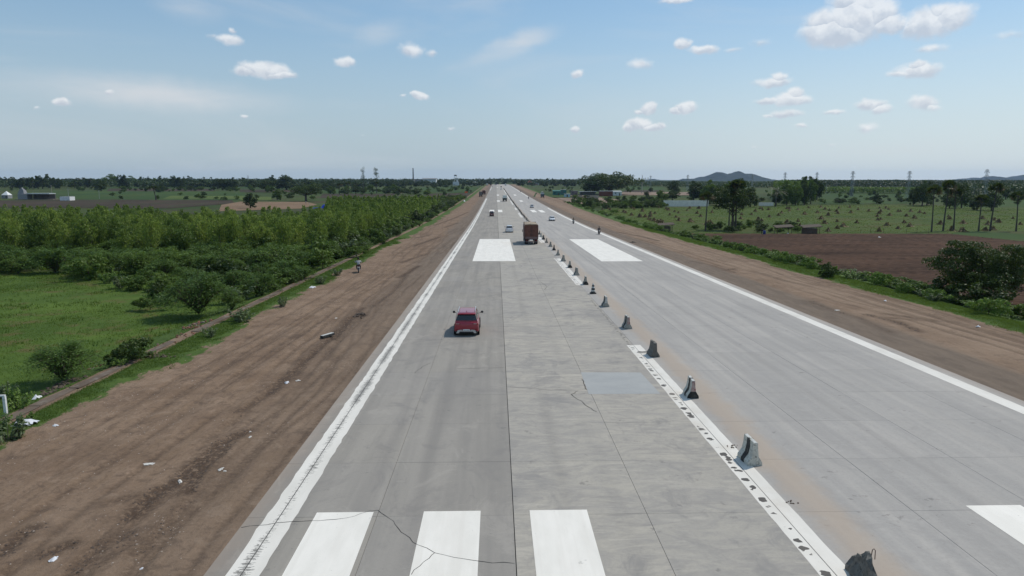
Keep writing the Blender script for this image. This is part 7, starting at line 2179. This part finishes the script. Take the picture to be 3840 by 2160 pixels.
# far skyline trees across the middle
r3 = random.Random(40)
for k in range(95):
    u = 880 + k * 14.5 + r3.uniform(-6, 6)
    if 1830 < u < 1925 and k % 2: continue
    Y_ = r3.uniform(1150, 1500)
    x = AT(u, 690, Y_)[0]
    if -16 < x < 36 and Y_ < 1500: Y_ = 1530; x = AT(u, 690, Y_)[0]
    h = r3.uniform(7.5, 12.5); z = float(zg(Y_)) + FO
    if k % 9 == 0:
        plant('palm_far', (x, Y_, z), h * 1.25, 2.4, 'palmyra_palm', 'tiny palmyra palm on the far skyline', 'palm tree', 'palms of the far skyline')
    else:
        plant('far', (x, Y_, z), h, h * r3.uniform(.55, .95), 'skyline_tree', 'small dark tree of the far skyline around the road end', 'tree', 'trees of the far skyline')
# right verge: leafy weeds and vines over the ditch
r4 = random.Random(50)
yy = 33.0
RV = []
while yy < 420:
    for q in range(2):
        x = r4.uniform(40.8, 46.5); y = yy + r4.uniform(-1.2, 1.2)
        kd = r4.choice(['weed_green', 'vine', 'weed_green', 'weed', 'vine', 'bushy'])
        if kd == 'bushy' and x < 43: kd = 'vine'
        h = r4.uniform(.5, 1.35) if kd != 'bushy' else r4.uniform(1.2, 1.9)
        RV.append((kd, x, y, h))
    yy += 2.0 if yy < 120 else (3.6 if yy < 200 else 9)
for kd, x, y, h in RV:
    plant(kd, (x, y, float(zb(x, y)) - .05), h, h * r4.uniform(.95, 1.4), 'verge_shrub', 'leafy green weed clump in the band between right verge and fields', 'shrub', 'leafy weeds along the right verge')
plant_px('bushy_dark', 3105, 1046, 985, 66, 'bush', 'round dark bush on the right verge above the ruts', 'bush', off=-.2)
plant_px('vine', 2300 + 0, 800, 786, 40, 'bush', 'low bush at the left corner of the stook field', 'bush')
# forest on the right horizon and low woods all along the skyline
def woodland(name, pts, h0, hv, n, size, mat, seed):
    rg = np.random.default_rng(seed)
    xs = [p[0] for p in pts]; ys_ = [p[1] for p in pts]
    X = rg.uniform(min(xs), max(xs), n * 3); Y = rg.uniform(min(ys_), max(ys_), n * 3)
    k = inpoly(X, Y, pts); X, Y = X[k][:n], Y[k][:n]
    H = h0 + hv * (fbm(X / 16, Y / 40, seed, 4, .65) - .42) + 1.5 * (fbm(X / 60, Y / 60, seed + 2) - .5)
    zr = rg.random(len(X)) ** .45
    P = np.stack([X, Y, zb(X, Y) + H * (.1 + .9 * zr)], 1)
    N = rg.normal(size=P.shape) + [0, -.4, .7]
    V, F = cards(P, N, size * rg.uniform(.6, 1.3, len(P)), .7, rg)
    ob(name, mesh(name, V, F, mat, attrs={'rnd': ('FACE', rg.random(len(P)))}), None, kind='stuff')
def wp(l): return [G(u, v, FO)[:2] for u, v in l]
woodland('forest', [AT(2350, 700, 1150)[:2], AT(2960, 700, 1000)[:2], AT(2960, 700, 1500)[:2], AT(2350, 700, 1650)[:2]], 4.6, 3.5, 40000, 2.2, L_WOOD, 71)
woodland('forest', [AT(2940, 700, 1000)[:2], AT(4100, 700, 780)[:2], AT(4100, 700, 1250)[:2], AT(2940, 700, 1500)[:2]], 9.3, 5, 70000, 2.4, L_WOOD, 77)
woodland('forest', [AT(3560, 700, 560)[:2], AT(4100, 700, 560)[:2], AT(4100, 700, 800)[:2], AT(3560, 700, 900)[:2]], 8, 5, 20000, 1.9, L_WOOD, 72)
woodland('forest', [AT(3050, 700, 700)[:2], AT(3600, 700, 640)[:2], AT(3600, 700, 690)[:2], AT(3050, 700, 760)[:2]], 5, 3, 9000, 1.8, L_MID, 73)
woodland('distant_woods', [AT(-1600, 700, 1700)[:2], AT(2350, 700, 1700)[:2], AT(2350, 700, 2300)[:2], AT(-1600, 700, 2300)[:2]], 7.5, 16, 60000, 4.6, L_WOOD, 74)
woodland('distant_woods', [AT(2320, 700, 1700)[:2], AT(5200, 700, 1700)[:2], AT(5200, 700, 2300)[:2], AT(2320, 700, 2300)[:2]], 3.0, 6, 40000, 4.2, L_WOOD, 78)
woodland('distant_woods', [AT(-400, 700, 1000)[:2], AT(1000, 700, 1100)[:2], AT(1000, 700, 1500)[:2], AT(-400, 700, 1500)[:2]], 7, 12, 40000, 2.6, L_WOOD, 75)
woodland('casuarina_grove', [AT(2900, 700, 430)[:2], AT(3040, 700, 430)[:2], AT(3040, 700, 560)[:2], AT(2900, 700, 560)[:2]], 12, 5, 9000, 1.1, L_MID, 76)

# ------------------------------------------------------------------ grass
def grass(name, gen, hfn, mat, blades, w_, spread, seed, zf):
    X, Y = gen
    ob(name, tuftmesh(name, X, Y, zf(X, Y), hfn(X, Y), mat, blades, w_, spread, seed), None, kind='stuff')
rg = np.random.default_rng(81)
def gpts(x0, x1, y0, y1, n, prob):
    X = rg.uniform(x0, x1, n); Y = y0 * (y1 / y0) ** rg.random(n)
    k = rg.random(n) < prob(X, Y)
    return X[k], Y[k]
# meadow, left
pr = lambda X, Y: np.clip((fbm(X * .10, Y * .07, 41, 4) - .30) * 3.0, .12, 1) * (X > -1.0 * Y - 9)
X, Y = gpts(-100, -25.2, 14, 97, 115000, pr)
grass('meadow_grass', (X, Y), lambda X, Y: .07 + .15 * np.clip((fbm(X * .16, Y * .13, 47, 4) - .35) * 2.2, 0, 1), L_GRASS, 4, .012 + Y * .0002, .16, 1, lambda X, Y: zb(X, Y) - .03)
X, Y = gpts(-85, -23.4, 26, 97, 22000, lambda X, Y: (fbm(X * .3, Y * .3, 53, 5, .65) > .55) * (X > -.78 * Y - 5) * .6)
grass('meadow_weeds', (X, Y), lambda X, Y: .14 + .2 * fbm(X * .3, Y * .3, 57), L_GRASSD, 5, .018 + Y * .0003, .2, 2, lambda X, Y: zb(X, Y) - .03)
# verges
X, Y = gpts(-23, -18, 16, 150, 60000, lambda X, Y: np.clip((grassL(X, Y) - .52 + .9 * (fbm(X * 1.3, Y * .6, 59, 3) - .5)) * 3, 0, 1) * ~((X < -21.8) & (X > -22.85) & (fbm(X, Y * .5, 3) < .62)))
grass('verge_grass', (X, Y), lambda X, Y: .035 + .055 * fbm(X * .8, Y * .8, 58), L_GRASSD, 4, .012 + Y * .0002, .10, 3, lambda X, Y: relL(X, Y))
X, Y = gpts(37.5, 42.5, 38, 220, 45000, lambda X, Y: np.clip((grassR(X, Y) - .5 + .7 * (fbm(X * 1.3, Y * .6, 60, 3) - .5)) * 2.5, 0, 1))
grass('verge_grass', (X, Y), lambda X, Y: .05 + .08 * fbm(X * .8, Y * .8, 66), L_GRASS, 4, .012 + Y * .0002, .10, 4, lambda X, Y: relR(X, Y))
# stook field
sfp = [(p[0], p[1]) for p in sf]
X = rg.uniform(46, 260, 34000); Y = 105 + 320 * rg.random(34000) ** 1.3
k = inpoly(X, Y, sfp) & (fbm(X * .07, Y * .07, 67, 3) + .3 * rg.random(len(X)) > .52)
X, Y = X[k], Y[k]
grass('field_grass', (X, Y), lambda X, Y: .05 + .12 * fbm(X * .15, Y * .15, 68), L_GRASS, 3, .02 + Y * .0004, .25, 5, lambda X, Y: zb(X, Y))
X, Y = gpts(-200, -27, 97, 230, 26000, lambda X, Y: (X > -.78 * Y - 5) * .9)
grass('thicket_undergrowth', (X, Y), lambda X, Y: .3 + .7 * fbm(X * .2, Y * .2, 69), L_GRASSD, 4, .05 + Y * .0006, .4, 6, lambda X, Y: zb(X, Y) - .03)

# ------------------------------------------------------------------ haze over the far country
hm = bpy.data.materials.new('haze'); hm.use_nodes = True
ht = NT(hm.node_tree); ht.n.clear()
pv = ht.new('ShaderNodeVolumePrincipled')
pv.inputs['Color'].default_value = (.52, .70, 1.0, 1)
pv.inputs['Density'].default_value = HAZE_D = 0.000045
pv.inputs['Anisotropy'].default_value = .25
ho = ht.new('ShaderNodeOutputMaterial'); ht.link(pv.outputs[0], ho.inputs['Volume'])
if HAZE_D > 0:
    ob('haze', MB().box(-10500, 10500, -520, 10500, -6, 125).me('haze', [hm]), None, kind='stuff')

# far barriers: named by the traffic they stand beside
FB = sorted([o for o in COL.objects if o.get('group') == 'far row of barriers'], key=lambda o: o.location.y)
LMB = [(0, 'the brown truck'), (G(1910, 871)[1], 'the white SUV'), (G(1844, 811)[1], 'the maroon van'), (G(1995, 779)[1], 'the silver car'), (G(1893, 755)[1], 'the white-tarped truck'), (G(1951, 721)[1], 'the parked trucks on the shoulder'), (G(1879, 711)[1], 'the far white car')]
# ------------------------------------------------------------------ labels: say which one, by size, rank and what it stands below or near
LM_L = [(85, 'the temple'), (243, 'the white box hut'), (373, 'the lone power pole'), (586, 'the lone brown palm'), (760, 'the green middle fields'), (940, 'the round tree by the tan field'), (1148, 'the flat-topped spreading tree'), (1364, 'the left tall eucalyptus'), (1412, 'the right tall eucalyptus'), (1550, 'the chimney'), (1710, 'the water tower'), (1850, 'the road end')]
LM_R = [(1900, 'the road end'), (2035, 'the parked dark truck'), (2205, 'the open shop'), (2274, 'the brick building'), (2407, 'the tall grey pole'), (2570, 'the long white wall'), (2745, 'the crooked-limbed tree'), (2907, 'the coconut palm'), (3061, 'the round treetop'), (3195, 'the lone pylon'), (3407, 'the pylon left of the palms'), (3536, 'the row of palms'), (3696, 'the tallest pylon'), (3850, 'the right edge')]
ORD = ['', 'second ', 'third ', 'fourth ', 'fifth ', 'sixth ', 'seventh ', 'eighth ', 'ninth ', 'tenth ', 'eleventh ', 'twelfth ', 'thirteenth ', 'fourteenth ', 'fifteenth ', 'sixteenth ']
def px_of(o):
    d = np.array(o.location) - np.array([0, 0, CAM_Z])
    return CX + FPX * float(d @ _rt) / float(d @ _fw)
def relabel(groups, nouns, prep='below', rank=12.0, sizes=None):
    L = [o for o in COL.objects if o.parent is None and o.get('group') in groups]
    cells = {}
    for o in L:
        u = px_of(o); lm = min(LM_L + LM_R, key=lambda q: abs(q[0] - u))[1]
        h = o.scale[2]
        r = int(math.log(max(o.location.y, 20) / 20) * rank)
        cells.setdefault((o['group'], lm), {}).setdefault(r, []).append((u, h, o))
    for (g, lm), ranks in cells.items():
        for ri, r in enumerate(sorted(ranks)):
            row = sorted(ranks[r], key=lambda q: q[0])
            n = len(row)
            for k, (u, h, o) in enumerate(row):
                where = ('%sfrom left ' % ORD[k]) if 0 < k < 16 else ('first from left ' if n > 1 and k == 0 else ('far along ' if k >= 16 else ''))
                rk = (['first'] + [q.strip() for q in ORD[1:]])[min(ri, 15)]
                lab = '%s, %sin %s rank %s %s' % (nouns[g], where, rk, prep, lm)
                w_ = lab.split()
                if len(w_) > 16:
                    lab = '%s, %s%s rank %s %s' % (nouns[g].replace('small dark ', ''), where.replace('from left ', 'from left, '), rk, prep, lm)
                o['label'] = lab
relabel({'young trees of the roadside plantation'}, {'young trees of the roadside plantation': 'young plantation tree'}, 'below', 26)
relabel({'thorn bushes before the plantation', 'rounded bushes before the plantation', 'bushes spilling into the meadow corner', 'bushes crowding the left verge'},
        {'thorn bushes before the plantation': 'dark thorn bush', 'rounded bushes before the plantation': 'rounded thicket bush', 'bushes spilling into the meadow corner': 'meadow bush', 'bushes crowding the left verge': 'left verge bush'}, 'below', 20)
relabel({'trees of the far left treeline', 'paler trees of the far left treeline', 'palmyra palms of the far left treeline', 'trees behind the left treeline', 'trees of the far skyline', 'palms of the far skyline'},
        {'trees of the far left treeline': 'dark treeline tree', 'paler trees of the far left treeline': 'paler treeline tree', 'palmyra palms of the far left treeline': 'treeline palmyra palm', 'trees behind the left treeline': 'dark back-row tree', 'trees of the far skyline': 'small skyline tree', 'palms of the far skyline': 'tiny skyline palm'}, 'near', 14)
NB_ = {'bushes of the left middle fields': 'small dark field bush', 'bushes left of the road end': 'small hedgerow bush', 'bushes between plantation and verge': 'dark belt bush', 'bushes below the roadside shops': 'dense green bush', 'bushes right of the road end': 'small round bush', 'scrub beyond the stook field': 'scrub bush', 'bushes along the top of the ploughed field': 'low field-edge bush', 'hedgerow trees of the left fields': 'middling hedgerow tree', 'bushes below the far left treeline': 'low treeline bush', 'trees dotted over the right fields': 'middling field tree'}
BG = {o.get('group') for o in COL.objects if o.get('category') in ('bush', 'tree') and o.get('group')} - {'young trees of the roadside plantation', 'thorn bushes before the plantation', 'rounded bushes before the plantation', 'bushes spilling into the meadow corner', 'bushes crowding the left verge', 'trees of the far left treeline', 'paler trees of the far left treeline', 'trees behind the left treeline', 'trees of the far skyline'}
relabel(BG & set(NB_), NB_, 'near', 16)
relabel({'crop stooks set out over the green field'}, {'crop stooks set out over the green field': 'brown crop stook'}, 'below', 9)
relabel({'leafy weeds along the right verge'}, {'leafy weeds along the right verge': 'leafy verge clump'}, 'below', 30)
cntb = {}
for o in FB:
    lm = [q[1] for q in LMB if q[0] < o.location.y][-1]
    k = cntb.get(lm, 0); cntb[lm] = k + 1
    o['label'] = '%sbarrier of the far row beyond %s' % (ORD[k] if 0 < k < 16 else ('first ' if k == 0 else 'small distant '), lm)
